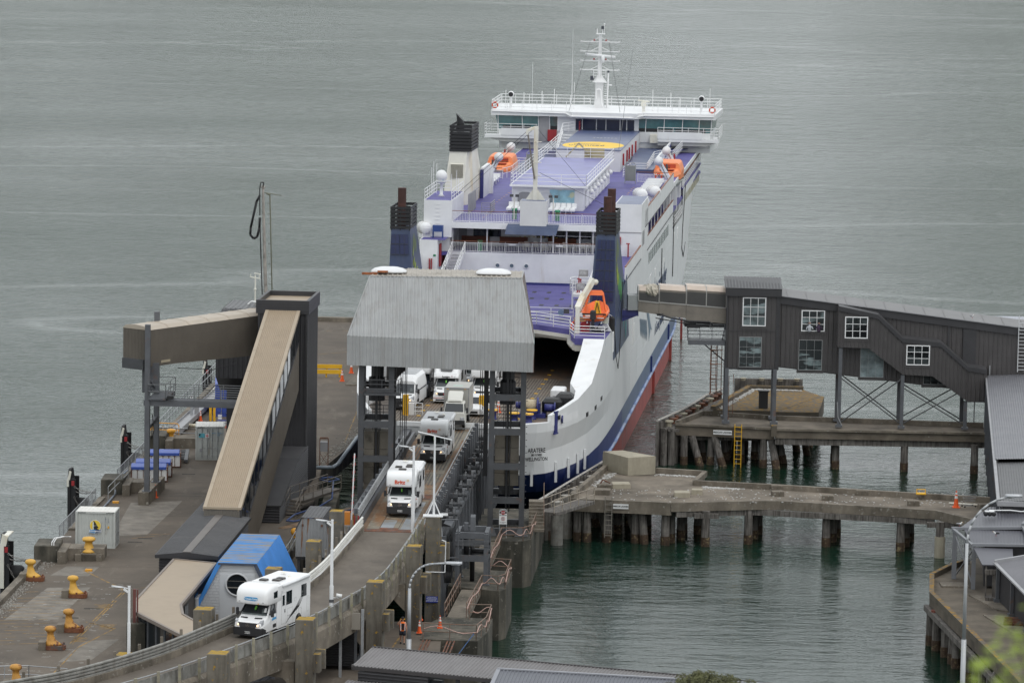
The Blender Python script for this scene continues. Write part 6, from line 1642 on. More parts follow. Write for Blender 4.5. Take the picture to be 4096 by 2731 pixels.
# small car
t = thing('white_car','small white car tucked behind the grey box truck','car',(-3.1,336.4,8.5),R(-5))
b = MB(); b.smooth = False
b.loft([ring_xz(.78,.25,.68,-.85,.06,.72),ring_xz(.86,.2,.82,-.6,.08,.76),ring_xz(.87,.2,.98,.1,.1,.78),ring_xz(.87,.2,1.0,3.0,.1,.78),ring_xz(.8,.25,.95,3.45,.1,.7)]); b.loft([[(-.78,y0,.95),(.78,y0,.95),(.6,y1,1.52),(-.6,y1,1.52)] for y0,y1 in ((.05,.75),(3.2,2.7))]); b.build('body',VANW,t)
b = MB(); b.plate([(-.70,.12,1.0),(.70,.12,1.0),(.58,.68,1.46),(-.58,.68,1.46)],(0,-.03,.02)); b.build('windscreen',GLASSD,t)
for s in (-1,1):
    b = MB(); P = [(s * .785,.4,1.0),(s * .785,2.9,1.0),(s * .62,2.6,1.46),(s * .62,.85,1.46)]; b.plate(P[::s],(s * .02,0,.01)); b.build('side_window',GLASSD,t)
    b = MB(); b.hexa([(s * .5,-.86,.55),(s * .8,-.7,.55),(s * .84,-.4,.66),(s * .6,-.5,.66),(s * .52,-.8,.72),(s * .79,-.64,.76),(s * .82,-.3,.86),(s * .62,-.4,.86)]); b.build('headlamp',LENS,t)
    b = MB(); b.rbox(s * .95 - .08,s * .95 + .08,.45,.56,.98,1.12,.03); b.build('mirror',VANW,t)
    wheel(t,s * .85,0,.31); wheel(t,s * .85,2.6,.31)
b = MB(); b.bx(-.4,.4,-.88,-.8,.32,.5); b.build('grille',TRIM,t)
cone((-1.05,338.5,8.5),'orange cone with white bands on the ferry vehicle deck',1.25)
# ------------------------------------------------------------------ the ferry (x = towards starboard side in view, y = forward, z = up)
HD = R(5.8)
SH = thing('ferry','large white car ferry with violet decks and dark blue funnels, stern to the linkspan','ferry',(-2.68,345.06,0),-HD)
def S(x,y,z):
    """ship frame to world"""
    return Vector((-2.68 + x * cos(HD) + y * sin(HD),345.06 - x * sin(HD) + y * cos(HD),z))
def lerp(x,X,Y):
    if x <= X[0]: return Y[0]
    for i in range(len(X) - 1):
        if x <= X[i + 1]:
            return Y[i] + (Y[i + 1] - Y[i]) * (x - X[i]) / (X[i + 1] - X[i])
    return Y[-1]
def hv(u,z):
    sh = lerp(z,[-1.2,0,2.5,4.35,6.3,8.5],[11,9,3.6,1.2,.5,0]) * max(0,min(1,(14 - u) / 28))
    k = lerp(z,[-1.2,0,2.5,4.35,6.3,8.0,8.5],[.14,.12,.05,.035,.055,.0,0]) * max(0,min(1,(18 - u) / 30))
    v = lerp(u,[-15,-14.6,-14,-13.2,-12.6,-10,-7,-2,4,10],[4.4,5.2,6.3,7.1,7.4,8.4,9.1,9.8,10.15,10.25]) * (1 - k)
    u0 = lerp(z,[-1.2,2.5,6,12,17],[86,98,114,136,148]); ue = lerp(z,[-1.2,2.5,6,12,17],[156,158,163,169,173])
    if u > u0: v = 10.25 * max(0,1 - ((u - u0) / (ue - u0)) ** 2.1)
    return v,u + sh
ZT = lambda u: lerp(u,[-15,-12.65,-12.6,-10,-7,-2,6,17,27.9,28,56.9,57,97,97.1,114.9,115,151,175],[8.75,8.75,9.3,9.7,9.95,10.6,13.4,13.3,13.3,16.3,16.3,16.3,16.3,14.2,14.2,17.1,17.1,17.4])
US = [-15,-14.6,-14,-13.2,-12.65,-12.6,-10,-7,-4.5,-2,1,4,6,8,12,17,22,27.9,28,34,42,50,60,70,80,90,97,97.1,106,114.9,115,120,126,131,136,140,144,148,151,154,157,160,163,166,169,172]
ZS = [-1.2,0,1.2,2.5,4.35,6.3,8.0,None]
b = MB()
def hullpt(u,z,side):
    zz = ZT(u) if z is None else z
    v,uu = hv(u,min(zz,17))
    if u > 150 and zz > 8: pass
    return (v if side > 0 else -.6 - v,uu,zz)
for side in (1,-1):
    vs = []; n = len(ZS)
    for u in US:
        for z in ZS: vs.append(hullpt(u,z,side))
    o = len(b.v); b.add(vs,[])
    for i in range(len(US) - 1):
        for j in range(n - 1):
            a = o + i * n + j; f = [a,a + n,a + n + 1,a + 1]
            u = US[i]
            if j < 3: k = 1 if u >= 12 else 3
            elif j == 3: k = 3 if u < 27 else 2
            else: k = 0
            b.f.append(f if side > 0 else f[::-1]); b.mi.append(k); b.sm.append(False)
# transom
T = [hullpt(-15,z,1) for z in ZS] ; T2 = [hullpt(-15,z,-1) for z in ZS]
for j in range(len(ZS) - 1):
    b.k = 3 if j <= 3 else 0
    b.quad(T2[j],T[j],T[j + 1],T2[j + 1])
b.k = 0
b.build('hull',[HULLW,HULLR,HULLB,HULLN],SH)
b = MB(); b.smooth = True; b.path([(hv(u,2.5)[0] + .08,u,2.5) for u in range(12,119,6)],.16,8)
b.build('fender_rail',M('pale_blue_fender_rail',(.20,.27,.45),.4,var=.1),SH)
for u in (66,93,112):
    b = MB(); b.bx(10.26,10.42,u - .25,u + .25,2.7,4.3); b.build('fender_post',HULLN,SH)
    b = MB(); b.bx(10.26,10.5,u + 3,u + 3.4,-.5,2.3); b.build('fender_post',HULLR,SH)
b = MB()
for u in (23,26.5,30): pass
for i in range(5): u = -14.2 + i * 2.6; v,uu = hv(u,4.4); b.bx(v + .02,v + .22,uu - .12,uu + .12,3.4,5.1)
b.build('fender_stubs',HULLW,SH)
# vehicle deck, its inner walls and the dark garage
b = MB(); b.prism([(-5.0,-14.9),(4.4,-14.9),(7.2,-12.7),(8.2,-10),(8.4,-3),(8.4,70),(-9,70),(-9,-3),(-8.8,-10),(-7.8,-12.7)],8.3,8.5); b.build('vehicle_deck',GARAGE,SH)
b = MB()
for i in range(46): x = -6.2 + i * .26; b.bx(x,x + .07,-13.5,15,8.504,8.53)
for x0,dx in ((-6.2,0),): pass
b.build('lashing_ribs',M('worn_tread_bar',(.23,.20,.16),.6,var=.2),SH)
b = MB()
for i in range(11):
    for x in (-5.1,-4.35 + .3,4.3): b.bx(x - .16,x + .16,-10 + i * 3.1,-9.75 + i * 3.1,8.505,8.56)
b.build('lashing_points',YELLOWC,SH)
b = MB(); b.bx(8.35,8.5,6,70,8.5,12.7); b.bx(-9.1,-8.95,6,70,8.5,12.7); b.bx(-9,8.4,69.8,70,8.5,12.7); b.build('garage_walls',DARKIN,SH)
# stern bulwarks: thick, sloping up to the boat platform
for s in (1,-1):
    fx = (lambda x: x) if s > 0 else (lambda x: -.6 - x)
    b = MB(); rings = []
    for u in (-12.6,-10,-7,-4.5,-2,1,4,6.1):
        v = hv(u,8.5)[0]; t_ = lerp(u,[-12.6,-7,-4,-2],[.35,.4,.9,1.85]); z = ZT(u)
        rings.append([(fx(v - .01),u,8.4),(fx(v - .01),u,z + .02),(fx(v - t_),u,z + .02),(fx(v - t_),u,8.4)][::s])
    b.loft(rings); b.build('stern_bulwark',WHITE,SH)
b = MB()
for u,zz in ((-11.2,9.0),(-3.4,8.2),(.6,8.2),(4.2,8.5)):
    v = hv(u,zz)[0]; b.prism([(v - .1,u - .55),(v + .03,u - .55),(v + .05,u + .55),(v - .1,u + .55)],zz - .17,zz + .17)
b.build('freeing_ports',BLACK,SH)
v = hv(-12,8.5)[0] + .06
b = MB(); b.T = Matrix.Translation((hv(-11.9,9)[0] + .02,-11.9,8.55)) @ Matrix.Rotation(R(-20),4,'Z'); b.bx(-.08,.06,-.22,.22,-.85,1.0); b.bx(-.08,.07,-.34,.34,.9,1.02); b.bx(-.08,.07,-.34,.34,-.9,-.78)
b.T = Matrix.Translation((hv(-10.8,9)[0] + .03,-10.8,8.75)) @ Matrix.Rotation(pi / 2,4,'Y'); b.cyl((0,0,-.05),.33,.1,16); b.build('mooring_fairleads',DKBLUE,SH)
b = MB(); b.prism([(-5.2,-15.05),(4.5,-15.05),(7.25,-12.85),(7.0,-12.6),(4.3,-14.6),(-5,-14.6)],8.4,8.75); b.build('stern_coaming',WHITE,SH)
# text on the stern quarter
a0,a1 = hv(-14.6,5.6),hv(-10.0,5.6)
P,Q = Vector((a0[0] + .04,a0[1],5.6)),Vector((a1[0] + .04,a1[1],5.6))
dx = (Q - P).normalized(); dirx = Vector((.93,.37,.0))
c0 = Vector((6.32,-13.85,6.45))
for body,sz,dz in (('ARATERE',.52,.1),('IMO 9174828',.26,-.27),('WELLINGTON',.42,-.62)):
    text(body,sz,INK,SH,face(c0 + Vector((0,-.25,dz)),(.9,.44,0),(0,0,1)),bold=.012,sx=.62 if 'IMO' in body else .72)

# dark blue funnel casings with solar-like panels, louvred tops and twin pipes
for s in (1,-1):
    fx = (lambda x: x) if s > 0 else (lambda x: -.15 - x)
    z1 = 21.4; zb = 13.2 if s > 0 else 13.2
    xin0,xin1,xo1 = 7.75,8.35,10.06
    b = MB(); P0 = [(xin0,16.9),(10.27,16.9),(10.27,30.5),(xin0,26.5)]; P1 = [(xin1,17.5),(xo1,17.5),(xo1,22),(xin1,22)]
    b.loft([[(fx(x),y,zb) for x,y in P0][::s],[(fx(x),y,z1) for x,y in P1][::s]]); b.build('funnel_casing',NAVY,SH)
    # flared blue side panel on the hull below the casing
    b = MB(); x = 10.275
    P = [(fx(x),15.15,10.4),(fx(x),33.7,10.4),(fx(x),31.0,14.4),(fx(x),29.6,16.6),(fx(x),16.0,13.25)]; b.plate(P[::s],(s * .03,0,0)); b.build('hull_side_band',NAVY,SH)
    rows = 2 if s < 0 else 6
    for i in range(rows):
        for j in range(2):
            za = 20.95 - i * .93; zc = za - .86
            def pt(f,z):
                t_ = (z - zb) / (z1 - zb); xa,xb = xin0 + (xin1 - xin0) * t_,10.27 + (xo1 - 10.27) * t_; yy = 16.9 + .6 * t_
                if s > 0: pass
                return (fx(xa + .22 + (min(xb,10.1) - xa - .30) * f),yy - .05 - .0,z)
            f0,f1 = (0,.47) if j == 0 else (.53,1)
            b = MB(); P = [pt(f0,zc),pt(f1,zc),pt(f1,za),pt(f0,za)]; b.plate(P[::s],(0,-.06,0)); q_ = b.build('solar_panel',PANELB,SH)
            b = MB(); b.bar((Vector(P[0]) + Vector(P[1])) / 2 + Vector((0,-.07,0)),(Vector(P[2]) + Vector(P[3])) / 2 + Vector((0,-.07,0)),.02); b.bar(Vector(P[0]) + Vector((0,-.06,0)),Vector(P[1]) + Vector((0,-.06,0)),.05); b.build('panel_seam',M('panel_frame',(.04,.045,.06),.5,var=0),q_)
    b = MB()
    for i in range(6):
        z = 21.45 + i * .345
        x0,x1 = xin1 - .02,xo1 + .06
        for (p,q) in (((x0,17.42),(x1,17.42)),((x1,17.42),(x1,22.1)),((x1,22.1),(x0,22.1)),((x0,22.1),(x0,17.42))): b.bar((fx(p[0]),p[1],z + .13),(fx(q[0]),q[1],z + .13),.06,.25)
    for x in (x0 + .05,(x0 + x1) / 2,x1 - .05):
        for y in (17.5,19.8,22): b.bar((fx(x),y,21.3),(fx(x),y,23.4),.09)
    b.build('louvre_cage',BLACK,SH)
    b = MB(); b.cyl((fx(9.25),18.6,21),.38,3.75 if s > 0 else 4.05,14); 
    if s > 0: b.cyl((fx(9.45),20.4,21),.37,4.3,14)
    b.build('exhaust_pipe',SOOT,SH)
    # leaf artwork on the casing side facing across (left funnel: its inner side; right funnel: its outer side)
    def side(y,z):
        t_ = (z - zb) / (z1 - zb)
        if s > 0: return Vector((10.27 + (xo1 - 10.27) * t_ + .03,y,z))
        return Vector((fx(xin0 + (xin1 - xin0) * t_ - .03),y,z))
    def leaf(y0,z0,y1,z1_,w,mat):
        A_,B2 = side(y0,z0),side(y1,z1_); d = B2 - A_; n_ = 8; L_,R_ = [],[]
        cr = Vector((0,d.z,-d.y)).normalized()
        for i in range(n_ + 1):
            f = i / n_; ww = w * sin(pi * min(1,f * .95 + .02)) ** .7; c = A_ + d * f + cr * (.28 * w * sin(f * pi))
            L_.append(c + cr * ww * .5); R_.append(c - cr * ww * .5)
        b.add([tuple(p) for p in L_ + R_],[(i,i + 1,n_ + 2 + i,n_ + 1 + i) for i in range(n_)])
    for mat,LV in ((LIME,((18.2,18.9,19.0,19.9,.5),(18.3,18.2,19.2,18.7,.9),(18.6,17.6,20.0,18.2,1.0),(19.2,17.0,21.0,17.7,1.0),(18.9,19.6,19.5,20.9,.25),(19.7,19.2,20.2,20.8,.25),(20.4,19.0,20.9,20.4,.25))),(LEAFG,((20.2,16.3,22.2,17.4,1.0),(21.3,15.7,23.4,17.0,1.0),(22.6,15.0,24.4,16.6,1.0))),(AQUA,((24.6,13.8,25.8,16.6,1.5),(25.9,11.9,26.6,14.2,1.2),(28.5,10.8,29.0,12.6,1.2)))):
        b = MB()
        for l in LV:
            if s < 0 and mat is AQUA: continue
            leaf(*l,mat)
        if b.v: b.build('leaf_artwork',mat,SH)
for x,y,z,mt in ((7.25,17.0,17.95,GREY),(7.05,16.8,16.75,LENS)):
    b = MB(); b.bx(x - .35,x + .45,y - .15,y + .35,z - .3,z + .3); f_ = b.build('floodlight',GREY,SH); b = MB(); b.bx(x - .27,x + .37,y - .17,y - .15,z - .12,z + .2); b.build('lamp_glass',LENS,f_)
b = MB(); b.bx(-8.55,-7.75,16.4,16.9,17.35,18.0); f_ = b.build('floodlight',GREY,SH)
b = MB(); b.bx(-8.48,-7.82,16.37,16.4,17.55,17.95); b.build('lit_lamp_glass',LAMPL,f_)

# violet well deck over the garage mouth
b = MB()
edge = [(-8.2,6.6),(-7.6,8.5),(-7.2,13.2),(-4,16.2),(3.2,16.2),(6.6,13.2),(6.9,9.6),(7.5,6.9)]
poly = [(10.2,6.9),(10.2,17.4),(7.7,17.4),(7.7,48),(-8.4,48),(-8.4,17.4),(-10.8,17.4),(-10.8,6.6)] + edge
b.prism(poly,12.75,13.3); b.build('well_deck',DECK,SH)
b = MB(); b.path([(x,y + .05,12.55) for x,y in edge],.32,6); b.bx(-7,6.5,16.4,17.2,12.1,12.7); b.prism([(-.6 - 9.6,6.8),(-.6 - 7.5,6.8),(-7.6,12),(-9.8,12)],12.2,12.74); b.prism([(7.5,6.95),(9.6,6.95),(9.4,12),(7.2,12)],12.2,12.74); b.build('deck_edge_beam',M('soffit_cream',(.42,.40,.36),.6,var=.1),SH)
b = MB()
for r_,x0 in enumerate((.65,-.65,.76,-.68,.7)):
    u = 41.5 - r_ * 5.2
    sh_ = (0,.15,.15,.2,.3)[r_]
    for k in range(-6,6):
        x = x0 + k * 1.42 + sh_ - .1
        if -7.6 < x < 7.1: b.rbox(x - .24,x + .24,u - .62,u + .62,13.25,13.312,.05)
b.build('vent_openings',BLACK,SH)
b = MB(); b.bx(-8.3,7.6,47.75,48.0,13.3,13.5); b.build('skirting_band',DKBLUE,SH)
# transverse wall with three portholes; lounge deck above it
b = MB(); b.bx(-8.8,7.9,48.0,48.2,12.8,16.3); b.build('well_wall',WHITE,SH)
for x in (-3.73,-2.34,-.91):
    b = MB(); b.smooth = True; b.T = Matrix.Translation((x,47.97,15.07)) @ Matrix.Rotation(pi / 2,4,'X'); n = 24
    b.loft([[(q * cos(2 * pi * i / n),q * sin(2 * pi * i / n),h) for i in range(n)] for q,h in ((.25,-.01),(.25,.05),(.19,.05),(.19,-.01))],caps=False); p_ = b.build('porthole',WHITE,SH)
    b = MB(); b.T = Matrix.Translation((x,47.97,15.07)) @ Matrix.Rotation(pi / 2,4,'X'); b.cyl((0,0,0),.2,.02,20); b.build('pane',M('porthole_glass',(.12,.16,.19),.08,var=.1),p_)
b = MB(); b.prism([(-10.8,45),(-8.4,48.2),(7.6,48.2),(7.6,28.2),(10.2,28.2),(10.2,150.5),(-10.8,150.5)],16.0,16.3); b.build('lounge_deck',DECK,SH)
b = MB(); b.bx(7.6,7.75,28.2,48,13.3,16.0); b.build('walkway_side',WHITE,SH)
b = MB(); b.bx(-10.8,10.2,54.3,54.5,16.3,18.72); b.build('lounge_wall',M('lounge_wall_white',(.70,.71,.72),.5,var=.05),SH)  # near-white wall, a touch greyer than the main white paint
for x,w in ((-6.2,.75),(-4.75,.75),(.8,1.6),(2.8,.9),(4.2,.8)):
    b = MB(); b.rbox(x - w * .85,x + w * .85,54.2,54.28,17.25,18.25,.02); b.build('lounge_window',GLASSD,SH)
b = MB(); b.rbox(-8.3,-7.5,54.2,54.28,16.35,18.5,.02); b.build('lounge_door',GREY,SH)
for x in (-6.6,-2.8,2.0): 
    b = MB(); b.bx(x - 1.4,x + 1.4,53.4,53.9,16.7,16.78); b.bx(x - 1.4,x + 1.4,53.95,54.05,16.78,17.3); b.build('lounge_bench',M('red_brown_timber',(.16,.05,.025),.6,var=.2),SH)
b = MB(); b.bx(-10.8,10.2,48.25,141,18.72,19.2); b.build('top_deck_slab',WHITE,SH)
b = MB(); b.bx(-10.7,10.1,48.4,141,19.19,19.215); b.build('top_deck',DECK,SH)
b = MB(); b.bx(-8.4,7.7,48.05,48.25,18.62,19.2); b.build('fascia',WHITE,SH)
for x in (-8.3,-4.9,.4,1.6,2.9,4.2,5.5,6.8):
    b = MB(); b.tube((x,48.9,16.3),(x,48.9,18.7),.07,6); b.build('deck_post',RAILW,SH)
b = MB(); b.bx(-.4,6.8,49.0,49.04,17.2,17.23); b.bx(-.4,6.8,49.0,49.04,18.0,18.03); b.build('window_screen_rail',RAILW,SH)
b = MB()
P = [(-2.76,47.9,19.2),(2.25,47.9,19.22),(2.2,47.3,18.95),(2.05,46.7,18.28),(-2.95,46.7,18.26),(-2.85,47.3,18.95)]
b.plate([P[0],P[5],P[2],P[1]],(0,0,-.05)); b.plate([P[5],P[4],P[3],P[2]],(0,.05,0)); b.build('awning',NAVY,SH)
b = MB()
for i in range(9): b.bx(-2.1 + i * .45,-1.9 + i * .45,52.5,52.53,17.45 + .02 * (i % 2),17.5 + .02 * (i % 2))
b.build('barrier_tape',M('hazard_tape',(.5,.36,.05),.6,var=.3,vs=5),SH)
b = MB(); b.bal((-8.4,48.1,16.3),(7.6,48.1,16.3),1.05,.16,.014,1.32); b.build('lounge_balustrade',RAILW,SH)
b = MB(); b.bar((-8.4,48.1,17.38),(7.6,48.1,17.38),.09,.05); b.build('lounge_handrail',TEAK,SH)
for x0,x1 in ((-8.3,-1.6),(1.05,7.7)):
    b = MB(); b.bal((x0,48.35,19.2),(x1,48.35,19.2),1.05,.16,.014,1.65); b.build('top_balustrade',RAILW,SH)
    b = MB(); b.bar((x0,48.35,20.28),(x1,48.35,20.28),.09,.05); b.build('top_handrail',TEAK,SH)
for x in (-2.3,2.3):
    b = MB(); b.bx(x - .35,x + .35,47.98,48.02,17.05,17.22); b.build('notice_strip',SIGNW,SH)
# stairs each side of the well
for s in (1,-1):
    fx = (lambda x: x) if s > 0 else (lambda x: -.7 - x)
    b = MB()
    for i in range(14): b.bx(min(fx(6.3),fx(7.4)),max(fx(6.3),fx(7.4)),18.4 + i * .75 if s > 0 else 34 + i,18.75 + i * .75 if s > 0 else 34.5 + i,(13.2 + i * .12) if s > 0 else 13.4 + i * .2,(13.28 + i * .12) if s > 0 else 13.48 + i * .2)
    b.build('stair_treads',YELLOW if s > 0 else GREY,SH)
    b = MB()
    for x in (6.25,7.5): b.rail([(fx(x),34,13.4),(fx(x),48,16.25)],1.05,3,2,.035)
    b.build('stair_rails',RAILW,SH)
b = MB(); b.plate([(-7.0,32,12.9),(-7.0,48,16.1),(-7.0,48,16.45),(-7.0,32,13.25)],(.06,0,0)); b.build('stair_string',WHITE,SH)
# monitor platform with the red foam monitor, lower steps with yellow nosings
b = MB(); b.bx(5.3,6.75,28.5,31.5,14.45,14.7); b.tube((5.35,28.6,13.3),(5.35,28.6,16),.08,6); b.tube((6.7,28.6,13.3),(6.7,28.6,16),.08,6)
b.rail([(6.6,31.5,14.7),(5.3,31.4,14.7),(4.95,30.5,14.7),(5.1,29,14.7),(5.6,28.6,14.7)],1.3,4,3,.035); b.rail([(6.7,30,14.7),(6.9,40,16.2)],1.1,4,1.5,.03); b.build('monitor_platform',RAILW,SH)
b = MB()
for a in (0,120,240): b.tube((5.85 + .38 * cos(R(a)),30 + .38 * sin(R(a)),14.7),(5.85 + .06 * cos(R(a)),30,15.95),.055,6)
b.tube((5.85,30,14.7),(5.8,30,15.9),.07,6); b.tube((5.65,30,16.0),(6.05,30,15.9),.08,6); b.tube((5.8,30,16.0),(5.8,29.9,16.4),.03,5); b.build('foam_monitor',RED,SH)
# aft rails round the well deck edge and the boat platform
b = MB(); b.rail([(-7.5,8.6,13.3),(-7.1,13.3,13.3),(-4,16.4,13.3),(3.2,16.4,13.3),(6.55,13.4,13.3),(6.8,9.7,13.3),(7.45,7.1,13.3),(10.1,7.0,13.3)],1.1,4,1.8,.035)
b.rail([(-4,20,13.3),(6.2,20,13.3)],1.1,3,2.2,.03); b.rail([(10.1,15,13.3),(9.7,16.5,13.3)],1.1,3,2,.03)
b.build('aft_rails',RAILW,SH)
b = MB(); b.T = Matrix.Translation((5.1,20,14.0)) @ Matrix.Rotation(pi / 2,4,'X'); b.cyl((0,0,-.15),.3,.3,14); b.build('hose_reel',M('blue_grey_reel',(.18,.25,.36),.5,var=.1),SH)

# inner side blocks beside the well
b = MB(); b.bx(-11.05,-9.3,45,60,12.9,17.7); b.bx(-9.31,-8.5,48.3,60,16.3,17.7); b.build('port_side_block',WHITE,SH)
b = MB(); b.bx(-10.95,-8.6,45.1,59.9,17.69,17.72); b.build('port_block_roof',DECK,SH)
b = MB()
for y in (46.2,49.0): b.rbox(-9.29,-9.15,y,y + 1.0,15.0,17.2,.03)
b.rbox(-9.29,-9.15,51.6,52.4,16.2,17.2,.03); b.bx(-10.1,-10.0,44.8,44.95,13.4,15.9); b.bx(-9.9,-9.8,44.8,44.95,13.4,15.9); b.build('red_cabinets',RED,SH)
b = MB(); b.bx(-9.7,-9.45,44.96,45.0,16.1,16.3); b.build('green_sign',GREEN,SH)
b = MB(); b.bx(-11.05,-8.3,48,58,17.7,21.3); b.build('radome_house',WHITE,SH)
b = MB(); b.bx(-10.95,-8.4,48.1,57.9,21.29,21.32); b.build('radome_house_roof',DECK,SH)
b = MB(); b.rail([(-8.35,57.9,21.3),(-8.35,48.1,21.3)],1.05,3,2,.03); b.rail([(-11,48.1,21.3),(-11,57.9,21.3),(-9.6,57.9,21.3)],1.05,3,2,.03)
for i in range(9): b.tube((-9.9,47.95,17.9 + i * .38),(-9.45,47.95,17.9 + i * .38),.02,4)
for x,h in ((-8.7,2.4),(-9.2,2.0),(-11,3.2),(-10.7,3.0),(-8.5,1.6),(-11.2,2.6)): b.tube((x,55,21.3),(x,55,21.3 + h),.025,4)
b.build('roof_rails',RAILW,SH)
b = MB(); b.smooth = True; b.lathe((-9.85,52,21.3),[(.35,0),(.16,.25),(.14,1.25),(.5,1.45),(.55,1.5)],16); b.build('radome_pedestal',WHITE,SH)
b = MB(); b.smooth = True; b.sph((-9.85,52,23.33),.57,20,12,1,1,1.05); rd = b.build('radome',WHITE,SH)
text('SAM',.12,INKB,rd,face((-9.62,51.44,22.95),(.92,.4,0),(0,0,1)),sx=.8)
b = MB(); b.bx(-10.0,-9.0,46.5,47.2,18.35,18.95); [b.bx(x,x + .07,y,y + .07,17.7,18.35) for x in (-10,-9.07) for y in (46.5,47.13)]; b.build('blue_locker',M('locker_blue',(.025,.06,.21),.5,var=.1),SH)
b = MB(); b.bal((-11,46.8,17.7),(-10.2,46.8,17.7),1.1,.14,.014,2); b.build('port_balustrade',RAILW,SH)
b = MB(); b.bx(7.65,10.27,48,57,16.0,21.4); b.build('starboard_house',WHITE,SH)
b = MB(); b.bx(7.75,10.2,48.1,56.9,21.39,21.42); b.build('starboard_house_roof',SLATE,SH)
b = MB(); b.bx(7.6,10.3,47.96,48,18.6,18.68); b.build('house_seam',GREY,SH)
b = MB(); b.rbox(7.85,8.3,47.8,48,17.4,18.2,.03); b.tube((9.05,47.5,16.3),(9.05,47.5,17.6),.07,6); b.tube((8.85,47.5,17.6),(9.2,47.5,17.6),.06,6); b.build('fire_fittings',RED,SH)
b = MB(); b.rbox(10.26,10.3,49.5,52,17.2,18.6,.01); b.build('side_door',GREY,SH)
# starboard side gallery: bulwarks, posts, rails
b = MB()
b.bx(10.17,10.27,28.2,48,16.2,17.35); b.bx(10.17,10.27,57,97,16.2,17.42); b.bx(10.17,10.27,53,97,18.7,20.35)
b.bx(-10.9,-10.8,57,97,16.2,20.35)
b.build('side_bulwarks',WHITE,SH)
b = MB()
b.bar((10.22,28.2,17.4),(10.22,48,17.4),.14,.08); b.bar((10.22,57,17.48),(10.22,97,17.48),.14,.08); b.bar((10.22,57,20.42),(10.22,97,20.42),.14,.08); b.bar((10.15,115,18.42),(10.15,151,18.6),.14,.08); b.bar((10.1,151,18.6),(6.2,151,18.6),.12,.07)
b.bar((7.4,63,20.3),(8.6,63,20.3),.1,.06); b.bar((7.4,63,20.3),(7.4,68,20.3),.1,.06); b.bar((10.2,97,20.42),(6.2,97.2,20.42),.1,.06); b.bar((-8.7,98,20.45),(-11,97.6,20.3),.1,.06)
b.build('teak_handrails',TEAK,SH)
b = MB()
for i in range(9): b.bx(10.19,10.25,58 + i * 4.8,58.16 + i * 4.8,17.4,18.75)
b.build('gallery_posts',RAILW,SH)
b = MB(); b.bx(6.8,7.0,57,97,16.3,18.75); b.build('gallery_wall',WHITE,SH)
b = MB(); b.path([(10.3,56.5,16.1),(10.3,97,16.1)],.05,4); b.path([(10.3,28,16.1),(10.3,48,16.1)],.05,4); b.path([(10.3,53,18.75),(10.3,97,18.75)],.05,4); b.path([(10.33,118,17.3),(10.3,115,13),(10.3,114,10.5),(10.3,117,9.2),(10.25,121,10.5)],.05,5); b.path([(10.32,98,15.6),(10.32,97.8,9)],.05,5); b.path([(10.32,79,14),(10.32,78.8,8)],.05,5)
b.path([(10.33,15,13.3),(10.4,17,10.4),(10.4,19.5,9.1),(10.4,21,10.5),(10.34,24,16.5)],.04,5); b.build('side_hoses',BLACK,SH)
for i in range(12):
    u = 59 + i * 2.6
    b = MB(); b.rbox(10.255,10.28,u,u + 1.9,14.4,15.55,.008); w_ = b.build('side_window',M('side_window_glass',(.22,.24,.25),.1,var=.2),SH)
b = MB(); b.bx(10.252,10.262,58.3,90.6,14.2,15.75); b.build('window_surround',M('window_surround_white',(.74,.75,.75),.4,var=.02),SH)
for i in range(11):
    u = 118 + i * 3; v = hv(u,15.9)[0]
    b = MB(); b.prism([(v - .02,u),(v + .03,u),(hv(u + 1.8,15.9)[0] + .03,u + 1.8),(hv(u + 1.8,15.9)[0] - .02,u + 1.8)],15.4,16.2); b.build('forward_window',M('yellowed_window',(.36,.33,.22),.3,var=.2),SH)
b = MB()
for u,z0,z1 in ((39,8.9,12),(40.4,8.9,10.7),(14.8,11.2,13),(62.5,11.5,13),(70,11.6,12.8),(83,11.6,12.5),(100,12.2,13.6),(106,12.4,13.6)): b.bx(10.25,10.3,u - .5,u + .7,z0,z1)
b.build('hull_doors',M('door_white',(.77,.77,.76),.4,var=.02),SH)
b = MB()
for z in (6.5,8.4,11.2,12.9): b.bx(10.25,10.262,34,110,z,z + .035)
for u in range(36,110,9): b.bx(10.25,10.26,u,u + .05,4.5,13)
b.build('plate_seams',M('plate_seam',(.60,.61,.62),.45,var=0),SH)
mt = lambda u,z: Matrix.Translation((10.27,u,z)) @ Matrix(((0,0,1,0),(1,0,0,0),(0,1,0,0),(0,0,0,1)))
text('Interislander',4.3,INKN,SH,mt(78.6,10.3),ext=.01,bold=.03,sx=.86)
text('A Great Journey',1.7,INKN,SH,mt(78,6.3),ext=.01,sx=1.25)
b = MB()
for i in range(7): u = 48.4 + i * 1.5; b.add([(10.275,u,10.2 - i * .2),(10.275,u + .9,10.1 - i * .2),(10.275,u + 2.2,8.9 - i * .26),(10.275,u + 1.5,8.2 - i * .26)],[(0,1,2,3)])
b.add([(10.275,58,9.8),(10.275,60,9.9),(10.275,64,7.9),(10.275,66.5,6.9),(10.275,64.2,7.3),(10.275,62.2,6.2),(10.275,61.6,7.6)],[(0,1,2,6),(2,3,4),(2,4,5,6)])
b.build('fern_emblem',M('grey_blue_emblem',(.13,.19,.26),.4,var=0),SH)

